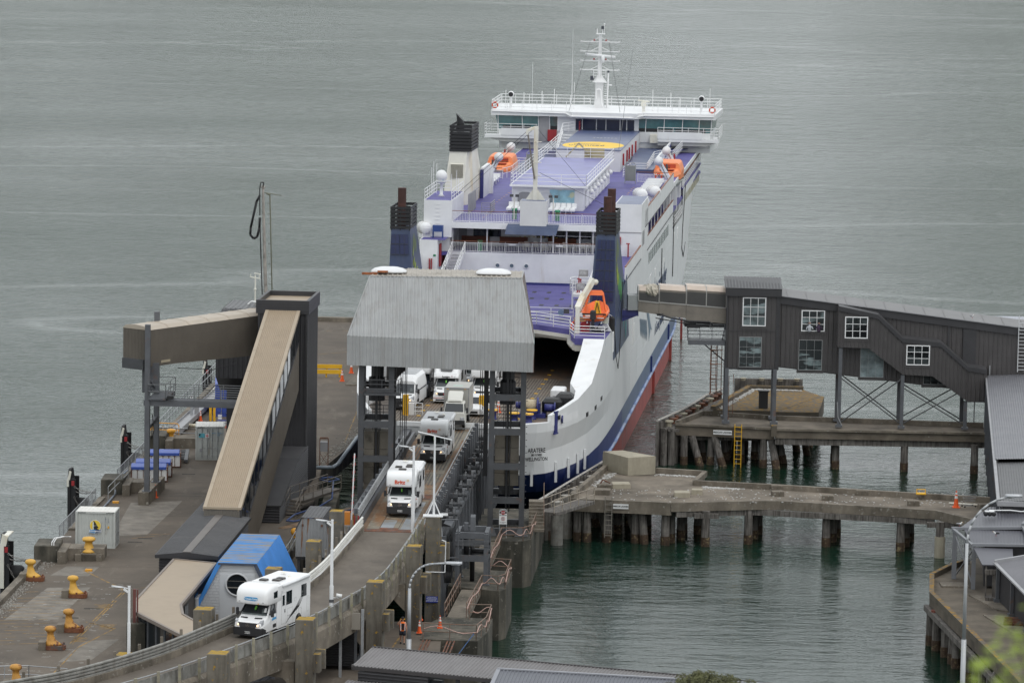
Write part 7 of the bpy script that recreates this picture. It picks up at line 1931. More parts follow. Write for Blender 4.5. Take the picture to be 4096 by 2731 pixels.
# top deck house, mast crane, seats
b = MB(); b.bx(-3.95,3.3,62.7,96.5,19.2,21.65); b.build('deck_house',WHITE,SH)
b = MB(); b.bx(-4.1,3.75,61.9,97,21.6,21.8); b.build('house_roof_edge',WHITE,SH)
b = MB(); b.bx(-3.95,3.6,62.1,96.8,21.79,21.815); b.build('house_roof',M('light_violet_deck',(.17,.17,.40),.35,var=.12,vs=.4),SH)
b = MB(); b.rail([(-4.0,97,21.8),(-4.0,62,21.8),(3.65,62,21.8),(3.65,97,21.8),(-4.0,97,21.8)],1.1,3,2.6,.03); b.build('house_roof_rails',RAILW,SH)
b = MB(); b.bx(-.1,2.4,62.64,62.7,19.9,21.3); b.build('chart_panel',MAP,SH)
for x in (-2.6,-.55):
    b = MB(); P = [(x - .75,62.68,19.25),(x + .75,62.68,19.25),(x + .75,62.68,20.5),(x + .6,62.68,20.9),(x + .3,62.68,21.0),(x - .3,62.68,21.0),(x - .6,62.68,20.9),(x - .75,62.68,20.5)]; b.plate(P,(0,-.04,0)); b.build('house_door',GREY if x < -1 else M('door_white_grey',(.6,.61,.62),.5,var=.03),SH)
b = MB()
for i in range(7): u = 65 + i * 4; b.rbox(3.3,3.55,u,u + 1.6,19.5,21.1,.05); b.sph((3.7,u + 2.4,20.8),.3,8,6)
b.build('side_lockers',WHITE,SH)
for x0,x1 in ((-4.1,-1.75),(.1,3.4)):
    n = int((x1 - x0) / .55)
    for i in range(n):
        x = x0 + i * .55
        b = MB(); b.bx(x,x + .48,59,61.4,19.62,19.72); b.bx(x,x + .48,58.8,59.1,19.5,19.66); b.bx(x,x + .48,61.3,61.6,19.72,20.1); b.bx(x + .1,x + .16,59,59.1,19.2,19.6); b.build('white_seat',WHITE,SH)
for i in range(8):
    b = MB(); y = 77.5 + i * 2.3; x = -10.3 + .25; b.bx(x,x + 1.5,y,y + 1.4,19.65,19.75); b.bx(x,x + 1.5,y + 1.2,y + 1.5,19.75,20.05); b.bx(x + 1.4,x + 1.46,y,y + .1,19.2,19.65); b.build('white_seat',WHITE,SH)
    b = MB(); b.bx(7.6,9.4,y - 1,y + .4,19.65,19.75); b.bx(7.6,9.4,y + .3,y + .5,19.75,20.05); b.build('white_seat',WHITE,SH)
b = MB()
for i in range(19): x = -5.95 - .0; y = 53.5 + i * 2.1; b.cyl((-6.5 + (.0 if i > 4 else .75) + i * .03,y,19.215),.13,.012,8); b.cyl((6.3 - (i % 2) * .05,y,19.215),.13,.012,8)
b.build('deck_dots',M('orange_deck_dots',(.62,.36,.14),.7,var=.1),SH)
b = MB(); b.bx(-1.58,1.02,47.55,49.4,18.95,21.5); b.build('crane_base',M('grey_white_paint',(.62,.62,.61),.5,var=.05,stain=(.42,.3,.2),st=(.64,.8)),SH)
b = MB(); b.bx(-1.5,.95,47.65,49.3,21.49,21.53); b.build('crane_base_top',SLATE,SH)
b = MB(); b.bx(-.42,-.02,48.3,48.7,21.5,28.7); b.plate([(-1.15,48.5,21.53),(.75,48.5,21.53),(.1,48.5,22.5),(-.5,48.5,22.5)],(0,.06,0)); b.bar((-.25,48.5,28.6),(-1.05,48.1,28.3),.25,.25); b.bx(-1.15,-.95,47.9,48.3,27.9,28.45)
for z in (27.2,25.2,23.9): b.path([(.0 + .35 * cos(a),48.5 + .35 * sin(a),z) for a in [i * pi / 6 for i in range(13)]],.025,4)
b.build('crane_mast',CREAM,SH)
b = MB(); b.bar((-1.0,48.1,28.0),(-.28,48.2,23.6),.16,.16); b.build('crane_boom',M('grey_brown_boom',(.18,.16,.14),.5,var=.15),SH)
b = MB()
for p,q in (((-.3,48.5,28.6),(-9.2,66,20.5)),((-.2,48.5,28.6),(3.6,63,21.6)),((-1,48.1,28.3),(-8.4,52,21.5)),((.2,48.4,24.2),(6,60,20)),((2.2,142,31.2),(3.2,110,21.8))): b.tube(p,q,.022,4)
b.build('stays',STEEL,SH)
for x in (-2.55,1.3):
    b = MB(); b.tube((x,51.5,19.2),(x,51.5,21.5),.06,6); l2 = b.build('deck_lamp_post',CREAM,SH)
    b = MB(); b.bx(x - .45,x - .1,51.35,51.65,21.5,21.75); b.bx(x + .1,x + .45,51.35,51.65,21.5,21.75); b.build('twin_lamps',STEEL,l2)
for x,y,lb in ((-2.6,52.6,'green deck bin with a domed lid left of the grey-white crane base'),(1.7,51.9,'green deck bin with a domed lid right of the grey-white crane base'),(-5.6,49.2,'green bin with white notice on the lower lounge deck')):
    z = 19.22 if y > 50 else 16.31
    if y < 50: z = 16.31
    t = thing('deck_bin',lb,'bin',S(x,y,z),-HD,'green bins on the ferry')
    b = MB(); b.rbox(-.22,.22,-.2,.2,0,.85,.06); b.build('bin_body',GREEN,t); b = MB(); b.smooth = True; b.loft([[(-.25,y_,z_),(.25,y_,z_),(.25,y_ * .8,z_ + .08),(-.25,y_ * .8,z_ + .08)] for y_,z_ in ((-.24,.86),(-.1,.98),(.1,.98),(.24,.86))]); b.build('lid',M('bin_lid_green',(.03,.25,.12),.4,var=.05),t)
t = thing('deck_chair','cream plastic chair behind the lower lounge railing','chair',S(2.6,50.6,16.31),-HD,'cream chairs on the lounge deck')
b = MB(); b.bx(-.24,.24,-.24,.24,.4,.45); b.build('seat',CREAM,t); b = MB(); b.bx(-.24,.24,.2,.25,.45,.9); b.build('backrest',CREAM,t)
for x in (-.22,.22):
    for y in (-.22,.22): b = MB(); b.bar((x,y,0),(x,y,.42),.04); b.build('leg',CREAM,t)
for i,(x,y,rz) in enumerate(((.6,50.4,.3),(1.2,51.4,2.8),(4.4,50.5,.1),(-.4,51,-.4),(-1.1,50.6,.4),(4.9,51.4,3))): dup(t,S(x,y,16.31),-HD + rz)
t = thing('deck_table','cream square table among the chairs on the lower lounge deck','table',S(.5,51.2,16.31),-HD,'cream tables on the lounge deck')
b = MB(); b.bx(-.4,.4,-.4,.4,.7,.74); b.build('table_top',CREAM,t); b = MB(); b.cyl((0,0,0),.05,.7,8); b.build('leg',CREAM,t)
dup(t,S(3.6,51.2,16.31),-HD); dup(t,S(-1.6,51.4,16.31),-HD)
# screens and gates on deck
for x,y,w in ((-7.0,108,1.3),(5.0,96,1.15)):
    b = MB(); b.path([(x,y,19.2),(x,y,21.3),(x + .2,y,21.5),(x + w - .2,y,21.5),(x + w,y,21.3),(x + w,y,19.2)],.05,6); g_ = b.build('screen_gate',GALV,SH)
    b = MB(); b.bx(x + .04,x + w - .04,y - .02,y + .02,19.5,21.2); b.build('glass_panel',M('greenish_grey_glass',(.24,.25,.23),.2,var=.1),g_)
b = MB()
for i in range(9): y = 56 + i * .8; b.path([(-7.6,y,19.2),(-7.6,y,21.2),(-7.3,y + .1,21.35)],.05,5)
b.rail([(-6.4,57,19.2),(-5.5,57,19.2),(-5.5,61,19.2)],1.1,5,1,.03); b.build('gate_screens',GREY,SH)
b = MB(); b.rail([(-8.6,98,19.2),(-8.0,101,19.2),(-8.0,110,19.2)],1.15,2,1.6,.03); b.bal((-10.8,98,19.2),(-8.6,98,19.2),1.1,.14,.015,2.2)
b.bal((6.2,98,19.2),(9.8,97.6,19.2),1.05,.14,.015,1.6); b.rail([(4.2,104,19.2),(4.6,110,19.2),(6.4,110.2,19.2),(6.4,122,19.6),(6.9,124,19.6),(8.4,124,19.6),(8.6,141,19.6)],1.1,4,2,.03)
b.bal((7.45,63,19.2),(8.6,63,19.2),1.05,.13,.014,1.2); b.rail([(10.15,115,17.2),(10.15,151,17.4)],1.15,4,2.2,.03); b.bal((6.2,151,17.4),(10.1,151,17.4),1.1,.16,.016,2)
b.rail([(-10.9,122,19.2),(-10.9,112,19.2),(-7.5,112,19.2),(-6.0,118,20),(-5,126,21)],1.2,4,2,.035); b.rail([(10.2,97.5,14.2),(10.2,114.5,14.2)],1.1,3,2,.03); b.build('forward_rails',RAILW,SH)
b = MB(); b.prism([(7.2,115.2),(10.2,115.2),(10.2,150.8),(7.2,150.8)],17.05,17.25); b.build('starboard_forward_deck',DECK,SH)
b = MB(); b.bx(7.0,7.2,116,151,16.3,20.5); b.build('forward_side_wall',WHITE,SH)
b = MB(); b.prism([(-5.5,96.4),(-8.9,112),(-8.9,141),(-4.6,141)],19.2,19.26); b.prism([(4.2,110),(7.1,110),(7.1,141),(3.0,141)],19.2,19.62); b.build('forward_deck',SLATE,SH)
b = MB(); b.bx(9.1,9.9,97.6,98.4,12,19.5); b.bx(9.2,10.0,113,114.5,12,19); b.build('davit_pillars',WHITE,SH)

# white rear funnel
b = MB()
b.loft([[(-11.35,65.8,19.2),(-9.2,65.5,19.2),(-8.5,67,19.2),(-8.5,77,19.2),(-11.35,77,19.2)],[(-11.3,66,20.2),(-9.2,65.7,20.2),(-8.45,67.2,20.2),(-8.45,77,20.2),(-11.3,77,20.2)],[(-10.75,66.3,24.6),(-8.98,66.3,24.6),(-8.6,67.5,24.7),(-8.6,72,24.7),(-10.75,72,24.6)]]); b.build('rear_funnel',CREAM,SH)
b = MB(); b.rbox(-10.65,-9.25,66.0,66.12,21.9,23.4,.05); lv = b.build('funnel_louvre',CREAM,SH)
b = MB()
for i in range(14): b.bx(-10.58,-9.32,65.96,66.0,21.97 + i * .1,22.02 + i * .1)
b.build('painted_slat_shadow',M('louvre_shadow',(.20,.18,.13),.6,var=.1),lv)  # dark strips paint the shadow lines between the louvre blades
b = MB()
for i in range(8):
    z = 24.65 + i * .34
    for p,q in (((-10.78,66.2),(-8.55,66.2)),((-8.55,66.2),(-8.5,72.3)),((-8.5,72.3),(-10.78,72.3)),((-10.78,72.3),(-10.78,66.2))): b.bar((*p,z + .13),(*q,z + .13),.06,.26)
b.bx(-10.5,-8.8,66.5,72,24.6,26.6); b.build('rear_funnel_cage',BLACK,SH)
b = MB(); b.loft([[(-9.9 + .38 * cos(a) + dx_,68.5 + .38 * sin(a),z + dz_ * (cos(a) * .9)) for a in [i * pi / 7 for i in range(14)]] for z,dx_,dz_ in ((26.3,0,0),(27.4,-.05,0),(28.0,-.12,-.45))]); b.build('rear_exhaust',BLACK,SH)
b = MB(); b.bx(-8.4,-8.1,74,80,19.2,22.4); b.bx(-8.1,-7.7,79.6,80,19.2,22.2); b.build('blue_edged_screen',WHITE,SH)
b = MB(); b.bx(-8.42,-8.08,73.8,74,19.2,22.2); b.build('screen_edge',DKBLUE,SH)

# blue roofed casing in front of the bridge, with its yellow oval
b = MB(); b.bx(-3.87,3.35,110.7,141,19.2,21.6); b.build('casing_house',M('casing_white',(.66,.66,.67),.5,var=.04),SH)
b = MB(); b.bx(-3.9,3.4,110.6,141,21.6,21.66); b.build('casing_roof',SLATE,SH)
b = MB(); n = 48; b.prism([(-.27 + 3.5 * cos(2 * pi * i / n),117 + 5.2 * sin(2 * pi * i / n)) for i in range(n)],21.66,21.672); ov = b.build('yellow_oval',M('oval_yellow',(.82,.53,.03),.5,var=.04),SH)
text('unlimited',1.1,M('dim_blue_ink',(.12,.12,.2),.6,var=0),ov,Matrix.Translation((-1.0,116.6,21.69)) @ Matrix.Scale(2.0,4,(0,1,0)),ext=.004)
b = MB(); b.bx(-2.6,.4,118.4,118.7,21.68,21.69); b.build('oval_underline',M('dim_blue_ink2',(.12,.12,.2),.6,var=0),ov)
b = MB(); [b.bx(-1.2 + i * .42,-.95 + i * .42,128,128.3,21.665,21.67) for i in range(7)]; b.build('roof_marks',CREAM,SH)
b = MB(); b.rail([(-3.8,139,21.66),(-3.8,141,21.66)],1.1,3,1,.03)
for y in (114,119.5,123,127.5,133): b.rbox(3.36,3.5,y,y + .8,19.7,21.0,.03)
b.build('red_casing_cabinets',RED,SH)
b = MB(); b.bar((-1.6,97.2,21.85),(-.2,97.2,23.4),.16,.16); b.bar((1.3,97.2,21.85),(-.2,97.2,23.4),.16,.16); b.bx(.4,2.6,97.3,97.4,21.85,22.9); b.build('gable_frame',M('beige_gable',(.42,.36,.22),.6,var=.1),SH)

# bridge with its wings
b = MB()
b.prism([(-13.6,141),(-4.45,141.2),(-4.45,141.2),(2.75,141.2),(11.8,141),(12.2,152),(-14.2,152)],19.2,20.3)
b.bx(-9,7.2,141.3,154,14,19.3)
b.build('bridge_base',WHITE,SH)
b = MB(); b.loft([[(-13.6,141,20.3),(11.75,141,20.3),(11.75,151.5,20.3),(-13.6,151.5,20.3)],[(-13.75,141,21.55),(11.8,141,21.55),(11.9,151.8,21.55),(-13.75,151.8,21.55)]]); b.build('bridge_wall',WHITE,SH)
b = MB(); b.loft([[(-13.7,141.06,21.5),(11.75,141.06,21.5),(11.85,151.7,21.5),(-13.75,151.7,21.5)],[(-14.1,141.06,23.2),(12.05,141.06,23.2),(12.1,151.9,23.2),(-14.2,151.9,23.2)]]); b.build('bridge_glazing',GLASST,SH)
b = MB(); b.bx(-4.45,2.7,140.98,141.05,21.68,22.95); b.build('bridge_middle_glazing',M('deep_blue_glass',(.018,.025,.06),.08,var=.15),SH)
for x0,x1 in ((-13.2,-9.8),(-9.4,-5.6),(3.2,7.4),(7.6,11.2)):
    b = MB(); b.bx(x0,x1,141.02,141.055,21.5,21.98); b.build('console_silhouette',BLACK,SH)
b = MB()
for x in (-13.72,-10.8,-8.85,-7.5,-5.6,4.0,6.2,8.4,10.4,11.85): b.bar((x,140.98,21.45),(x + (.25 if x > 0 else -.25) * .3,140.98,23.25),.13,.08)
for x in (-4.45,-3.6,-1.9,-.75,.95,1.75,2.7): b.bar((x,140.93,21.66),(x,140.93,23.0),.1,.05)
b.bx(-4.6,2.9,140.9,141.04,22.93,23.25); b.bx(-6.6,-4.4,140.9,141.05,21.4,23.2); b.bx(2.65,3.2,140.9,141.05,21.4,23.2)
b.build('bridge_mullions',WHITE,SH)
b = MB(); b.bx(-8.8,-7.55,140.95,141.0,20.1,23.1); b.build('wing_door',GREY,SH)
b = MB(); b.prism([(-14.55,140.2),(-5.4,140.2),(-4.7,138.9),(3.0,138.9),(3.7,140.2),(12.4,140.2),(12.7,152.4),(-14.8,152.4)],23.2,23.85); b.build('bridge_roof',WHITE,SH)
b = MB(); b.path([(-14.4,140.1,23.7),(-5.5,140.1,23.6),(-4.8,138.85,23.35),(2.6,138.85,23.3)],.1,6); b.path([(2.9,139,23.4),(3.8,140.1,23.55),(12.2,140.1,23.6)],.1,6); b.build('gutter_pipe',RAILW,SH)
b = MB()
for pts in ([(-14.4,140.4,23.85),(-5.5,140.4,23.85)],[(-14.5,152,23.85),(12.5,152,23.85)],[(-14.5,140.5,23.85),(-14.6,152,23.85)],[(12.3,140.4,23.85),(12.5,152,23.85)],[(3.8,140.4,23.85),(12.3,140.4,23.85)],[(-5.5,146,23.85),(-3.2,147,23.85)],[(-1,147,23.85),(3.8,146,23.85)]): b.rail(pts,1.15,3,1.7,.032)
for x,y,h in ((-13.1,143,2.2),(-12.6,143,1.8),(-9,146,2.0),(-5.0,145,3.2),(-7.6,147,2.2),(4.6,144,2.6),(7.9,142,1.6),(9.3,143,1.5),(11.6,142,3.0),(-11,144,1.9),(6.4,150,1.9)): b.tube((x,y,23.85),(x,y,23.85 + h),.035,5); b.cyl((x,y,23.85),.13,.3,8,.05)
b.tube((-5.1,143,23.85),(-5.1,143,27.2),.05,5,.04); b.tube((-5.1,143,27.2),(-5.1,143,33.4),.03,5,.012); b.tube((-9.9,143,23.85),(-9.9,143,29.4),.025,5,.012)
b.build('roof_rails_and_aerials',RAILW,SH)
for x in (-12.35,10.6):
    b = MB(); b.cyl((x,142,23.85),.3,.2,10,.15); b.cyl((x,142,24.05),.14,1.2,10); b.smooth = True; b.sph((x,142,25.65),.36,14,8); sl_ = b.build('searchlight',WHITE,SH)
    b = MB(); b.T = Matrix.Translation((x,141.64,25.62)) @ Matrix.Rotation(pi / 2,4,'X'); b.cyl((0,0,0),.29,.04,16); b.build('lens',BLACK,sl_)
b = MB(); b.cyl((3.6,143,23.85),.18,.7,8); b.bx(3.3,3.9,142.7,143.3,24.5,25.0); b.bar((2.9,143,25.2),(4.3,143,25.05),.16,.16); b.build('small_radar',CREAM,SH)
for s,x0,x1 in ((-1,-15.2,-8.9),(1,5.6,12.9)):
    b = MB(); b.hexa([(x0,139.2,20.55),(x1,139.2,20.55),(x1,141,20.55),(x0,141,20.55),(x0,139.2,20.9),(x1,139.2,20.9),(x1,141,20.9),(x0,141,20.9)])
    xa,xb = (x0 + 2.0,x1) if s < 0 else (x0,x1 - 2.0)
    b.bx(xa,xb,139.15,139.22,20.9,21.75); b.build('wing_balcony',WHITE,SH)
    b = MB(); e0 = x0 if s < 0 else x1
    b.rail([(x1,139.25,20.9),(x0,139.25,20.9)],1.35,4,1.8,.03); b.rail([(e0,139.25,20.9),(e0 - s * -.0,147,20.9)],1.35,4,2,.03); b.build('balcony_rails',RAILW,SH)
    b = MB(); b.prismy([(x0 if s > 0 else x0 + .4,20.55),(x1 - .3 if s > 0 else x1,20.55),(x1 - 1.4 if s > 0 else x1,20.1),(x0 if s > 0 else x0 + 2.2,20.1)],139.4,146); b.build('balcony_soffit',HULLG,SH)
b = MB(); b.rbox(-7.75,-6.65,140.7,141,20.2,21.55,.03); b.build('wing_fire_locker',RED,SH)
b = MB(); b.rbox(4.6,5.8,140.2,141,20.3,21.3,.05); b.build('air_conditioner',CREAM,SH)
b = MB()
for i in range(8): b.bx(-5.4,-4.0,128 + i * 1.0,128.6 + i * 1.0,19.5 + i * .26,19.56 + i * .26)
b.bar((-5.5,128,19.5),(-5.5,136,21.6),.08,.3); b.rail([(-5.5,128,19.5),(-5.5,136,21.6),(-4.4,139,21.6)],1.1,3,2,.03); b.build('bridge_stairs',RAILW,SH)
b = MB(); b.prism([(7.0,134),(9.2,141),(7.0,141)],19.6,19.7); b.plate([(7.1,128,19.6),(7.1,141,20.5),(7.1,141,20.2),(7.1,128,19.3)],(.15,0,0)); b.build('blue_kerb',DKBLUE,SH)
# radar mast
MX,MY = -2.2,148
b = MB(); b.loft([[(MX - .62,MY - .6,23.6),(MX + .62,MY - .6,23.6),(MX + .62,MY + .8,23.6),(MX - .62,MY + .8,23.6)],[(MX - .48,MY - .45,25.2),(MX + .45,MY - .45,25.2),(MX + .45,MY + .6,25.2),(MX - .48,MY + .6,25.2)],[(MX - .45,MY - .4,27),(MX + .45,MY - .4,27),(MX + .45,MY + .5,27),(MX - .45,MY + .5,27)]])
b.loft([[(MX + a * .85,MY + c * .85,26.95) for a,c in ((-1,-.6),(-.6,-1),(.6,-1),(1,-.6),(1,.6),(.6,1),(-.6,1),(-1,.6))],[(MX + a * .3,MY + c * .3,27.7) for a,c in ((-1,-.6),(-.6,-1),(.6,-1),(1,-.6),(1,.6),(.6,1),(-.6,1),(-1,.6))]])
b.loft([[(MX + a * w,MY + c * w,z) for a,c in ((-1,-1),(1,-1),(1,1),(-1,1))] for w,z in ((.24,27.6),(.2,30),(.15,32.8))])
b.build('mast_tower',M('mast_white',(.68,.68,.68),.5,var=.04,stain=(.5,.38,.22),st=(.66,.8)),SH)
b = MB()
for z in (28.45,29.55,30.7,31.85):
    b.bar((MX - 2.35,MY,z),(MX + 2.35,MY,z - .02),.1,.1)
    for s in (-1,1): b.bar((MX + s * .15,MY,z + .5),(MX + s * 1.15,MY,z + .02),.07,.07); b.bx(MX + s * 2.3 - .1,MX + s * 2.3 + .1,MY - .05,MY + .05,z - .08,z + .1)
b.bx(MX - .5,MX + .55,MY - .3,MY + .3,32.75,32.85); b.tube((MX + .25,MY,32.8),(MX + .25,MY,33.6),.04,5); b.tube((MX + .48,MY,32.8),(MX + .48,MY,34),.025,5); b.sph((MX + .48,MY,34),.09,8,6); b.tube((MX - .4,MY,32.8),(MX - .38,MY,33.4),.06,5)
b.rail([(MX - .7,MY - .6,27.5),(MX + .75,MY - .6,27.5),(MX + .75,MY + .6,27.5)],.9,3,.8,.025)
b.tube((MX + .95,MY + .2,23.8),(MX + 1.05,MY + .2,28.2),.11,6); b.tube((MX + .95,MY + .3,26.6),(MX + 1.5,MY + .3,26.6),.08,6)
for i in range(12): b.bx(MX + .62,MX + .95,MY - .1,MY + .1,24 + i * .26,24.04 + i * .26)
b.path([(MX - .3,MY - .55,24.9),(MX - .32,MY - .62,26.0),(MX - .0,MY - .66,26.2),(MX + .25,MY - .62,26.0),(MX + .3,MY - .5,24.6),(MX + .65,MY - .5,23.7)],.09,6)
b.build('yards',RAILW,SH)
b = MB(); b.smooth = True; b.tube((MX - 1.75,MY - .4,30.35),(MX + 1.9,MY - .4,30.05),.15,10); b.cyl((MX + .4,MY - .4,29.3),.2,.9,10); b.build('radar_scanner',WHITE,SH)
b = MB(); b.bx(MX + .1,MX + .4,MY - .15,MY + .15,33.4,33.75); b.bx(MX - 1.1,MX - .7,MY - .5,MY - .2,27.2,27.7); b.cyl((MX + 1.05,MY + .2,28.1),.12,.3,8); b.build('dark_mast_lights',M('mast_dark',(.04,.045,.06),.5,var=0),SH)
b = MB()
for s in (-1,1):
    for z in (29.65,31.95): b.bx(MX + s * .72 - .09,MX + s * .72 + .09,MY - .1,MY + .1,z,z + .18)
b.build('red_mast_lights',RED,SH)
b = MB(); b.tube((MX - 1.25,MY,31.8),(MX - 3.1,MY - 8,23.4),.025,4); b.tube((MX + 1.1,MY,31.8),(MX + 3.3,MY - 8,23.2),.025,4); b.build('mast_stays',STEEL,SH)

# ------------------------------------------------------------------ things carried by the ferry
def ringbuoy(loc,rz,label):
    t = thing('life_ring',label,'life ring',loc,rz,'orange life rings on the ferry')
    b = MB(); b.smooth = True; rings = []
    for i in range(21):
        a = 2 * pi * i / 20; rings.append([((.33 + .085 * cos(c)) * cos(a),.085 * sin(c),(.33 + .085 * cos(c)) * sin(a)) for c in [k * pi / 4 for k in range(8)]])
    b.loft(rings,caps=False); b.build('ring',M('life_ring_red',(.62,.07,.02),.5,var=.05),t)
    b = MB(); b.smooth = True
    for a0 in (45,135,225,315):
        rs = []
        for i in range(3):
            a = R(a0 - 9 + 9 * i); rs.append([((.33 + .09 * cos(c)) * cos(a),.09 * sin(c),(.33 + .09 * cos(c)) * sin(a)) for c in [k * pi / 4 for k in range(8)]])
        b.loft(rs)
    b.build('bands',SIGNW,t)
ringbuoy(S(-14.1,140.2,24.4),-HD,'orange life ring on the left end of the bridge roof rail')
ringbuoy(S(12.0,140.2,24.4),-HD,'orange life ring on the right end of the bridge roof rail')
ringbuoy(S(8.6,97.0,19.95),-HD,'orange life ring on the rail below the right lifeboat')
ringbuoy(S(7.0,10.5,13.95),-HD + R(70),'orange life ring hung on the rescue boat platform')
def lifeboat(loc,rz,label,s):
    t = thing('lifeboat',label,'lifeboat',loc,rz,'enclosed orange lifeboats of the ferry')
    b = MB(); b.smooth = True; rings = []
    for y,w,zk in ((-4.6,.25,.55),(-4.2,.9,.2),(-3,1.4,0),(0,1.65,-.1),(3,1.4,0),(4.2,.9,.2),(4.6,.25,.6)):
        rings.append([(-w,y,1.1),(-w * .92,y,.75),(-w * .6,y,zk + .2),(0,y,zk),(w * .6,y,zk + .2),(w * .92,y,.75),(w,y,1.1)])
    b.loft(rings,caps=True,close=True); b.build('hull',M('lifeboat_hull_white',(.66,.66,.62),.45,var=.08),t)
    b = MB(); b.smooth = False; rings = []
    for y,w,h in ((-4.55,.3,1.5),(-4.15,.95,2.0),(-3.2,1.35,2.25),(-2.6,1.5,2.3),(-2.5,1.5,2.9),(-.6,1.55,3.05),(1.8,1.55,3.0),(2.2,1.5,2.4),(4.15,.95,2.0),(4.55,.3,1.5)):
        rings.append([(-w,y,1.08),(w,y,1.08),(w * 1.02,y,1.08 + (h - 1.08) * .5),(w * .86,y,1.08 + (h - 1.08) * .9),(w * .7,y,h),(-w * .7,y,h),(-w * .86,y,1.08 + (h - 1.08) * .9),(-w * 1.02,y,1.08 + (h - 1.08) * .5)])
    b.loft(rings); b.build('canopy',PEACH,t)
    b = MB(); b.bx(-.9,.9,-2.62,-2.53,2.35,2.78); 
    for y in (-3.6,3.4): b.bx(-.8,.8,y - .4,y + .4,2.18,2.28)
    b.build('hatches',M('dull_red_canopy',(.45,.07,.03),.6,var=.1),t)
    b = MB(); b.bx(-.5,.6,-4.75,-4.55,.8,1.5); b.bx(-.9,-.2,-4.7,-4.5,1.5,1.75); b.build('stern_gear',M('dark_gear',(.10,.07,.055),.6,var=.3),t)
    b = MB(); b.bar((-1.66,0,1.1),(-1.42,-3,1.1),.08,.1); b.bar((1.66,0,1.1),(1.42,-3,1.1),.08,.1); b.bar((.9,-4.25,1.1),(1.42,-3,1.1),.08,.1); b.bar((-.9,-4.25,1.1),(-1.42,-3,1.1),.08,.1)
    for z in (2.35,2.55): b.bar((s * -.9,-2.64,z),(s * .3,-2.64,z),.05)
    b.build('fender_line',BLACK,t)
    return t
lifeboat(S(8.9,110,17.75),-HD,'orange enclosed lifeboat on the right side, its white keel showing',1)
lifeboat(S(-10.0,111,17.9),-HD,'orange enclosed lifeboat on the left side behind the white funnel',-1)
for s,xs in ((1,(9.9,8.15)),(-1,(-11.1,-9.65))):
    for y,dz in ((103.5,0),(116.5,.15)):
        t = thing('davit',('near white davit arm leaning over the right lifeboat','far white davit arm leaning over the right lifeboat','near white davit arm leaning over the left lifeboat','far white davit arm leaning over the left lifeboat')[(0 if s > 0 else 2) + (0 if y < 110 else 1)],'davit',S(xs[0],y,18.9 + dz),-HD,'lifeboat davits')
        d = xs[1] - xs[0]
        b = MB(); b.bar((0,0,-.6),(d,0,2.2),.5,.5); b.bar((0,0,-.6),(0,0,-3.2),.7,.6); b.build('arm',WHITE,t)
        b = MB(); b.smooth = True; b.tube((d - .0,-.5,2.25),(d,.4,2.25),.48,16); b.build('sheave',WHITE,t)
        b = MB(); b.bar((d * .5,.4,1.9),(d * .45,.4,.4),.12,.2); b.tube((d * .9,-.3,2.1),(d * .4,-.3,.3),.03,4); b.build('falls',RED if y > 110 else STEEL,t)
# liferaft canisters
for i,(x,y,z,lb) in enumerate(((8.45,71,20.35,'white liferaft canister nearest the orange deck dots on the right side'),(9.55,75,20.3,'white liferaft canister against the brown handrail, upper of the right pair'),(9.0,66.5,19.95,'white liferaft canister lowest in the cluster behind the right funnel'),(-11.0,48.2,18.55,'white liferaft canister beside the left funnel louvres'))):
    t = thing('liferaft_canister',lb,'liferaft',S(x,y,z),-HD + R(20),'white liferaft canisters')
    b = MB(); b.smooth = True; b.T = Matrix.Rotation(pi / 2,4,'X'); b.lathe((0,0,-1.1),[(.3,0),(.56,.16),(.62,.5),(.62,1.7),(.56,2.04),(.3,2.2)],18); b.build('canister',WHITE,t)
    b = MB(); b.smooth = False; b.T = Matrix.Rotation(pi / 2,4,'X')
    for z_ in (-.5,.0,.5): b.lathe((0,0,z_),[(.625,0),(.632,.02),(.625,.05)],18)
    b.build('straps',M('canister_strap',(.30,.22,.15),.6,var=.2),t)
    b = MB(); b.bx(-.4,.4,-.7,.7,-.95,-.55); b.build('cradle',WHITE,t)
# rescue boat and its crane
t = thing('rescue_boat','small open orange rescue boat with a black outboard, hung on the stern platform','rescue boat',S(8.8,13,14.25),-HD)
b = MB(); b.smooth = True; rings = []
for y,w,z0,z1 in ((-2.1,1.05,.05,.85),(-1.5,1.15,0,.9),(0,1.2,0,1.0),(1.2,1.0,.1,1.15),(2.0,.55,.3,1.35),(2.35,.12,.6,1.5)): rings.append([(-w,y,z1),(-w * 1.05,y,z1 - .2),(-w * .75,y,z0 + .15),(0,y,z0),(w * .75,y,z0 + .15),(w * 1.05,y,z1 - .2),(w,y,z1),(w * .82,y,z1 - .05),(w * .7,y,z0 + .45),(-w * .7,y,z0 + .45),(-w * .82,y,z1 - .05)])
b.loft(rings); b.build('hull',ORANGE,t)
b = MB(); b.bar((-1.08,-2.12,.78),(-.1,-2.12,.76),.1,.12); b.bar((.12,-2.12,.76),(1.08,-2.12,.78),.1,.12); b.build('fender_band',BLACK,t)
b = MB(); b.smooth = False
for x in (-.95,.95): b.bar((x,-.6,.9),(x * .62,-.1,2.5),.14,.14)
b.hexa([(-.72,-.45,2.25),(.72,-.45,2.25),(.62,.15,2.3),(-.62,.15,2.3),(-.62,-.3,2.62),(.62,-.3,2.62),(.5,.05,2.66),(-.5,.05,2.66)]); b.build('roll_bar',ORANGE,t)
b = MB(); b.hexa([(-.1,-1.2,.7),(.55,-1.2,.7),(.55,-.7,.7),(-.1,-.7,.7),(.02,-1.1,1.75),(.38,-1.1,1.75),(.36,-.8,1.8),(.04,-.8,1.8)]); b.build('yellow_cover',YELLOWC,t)
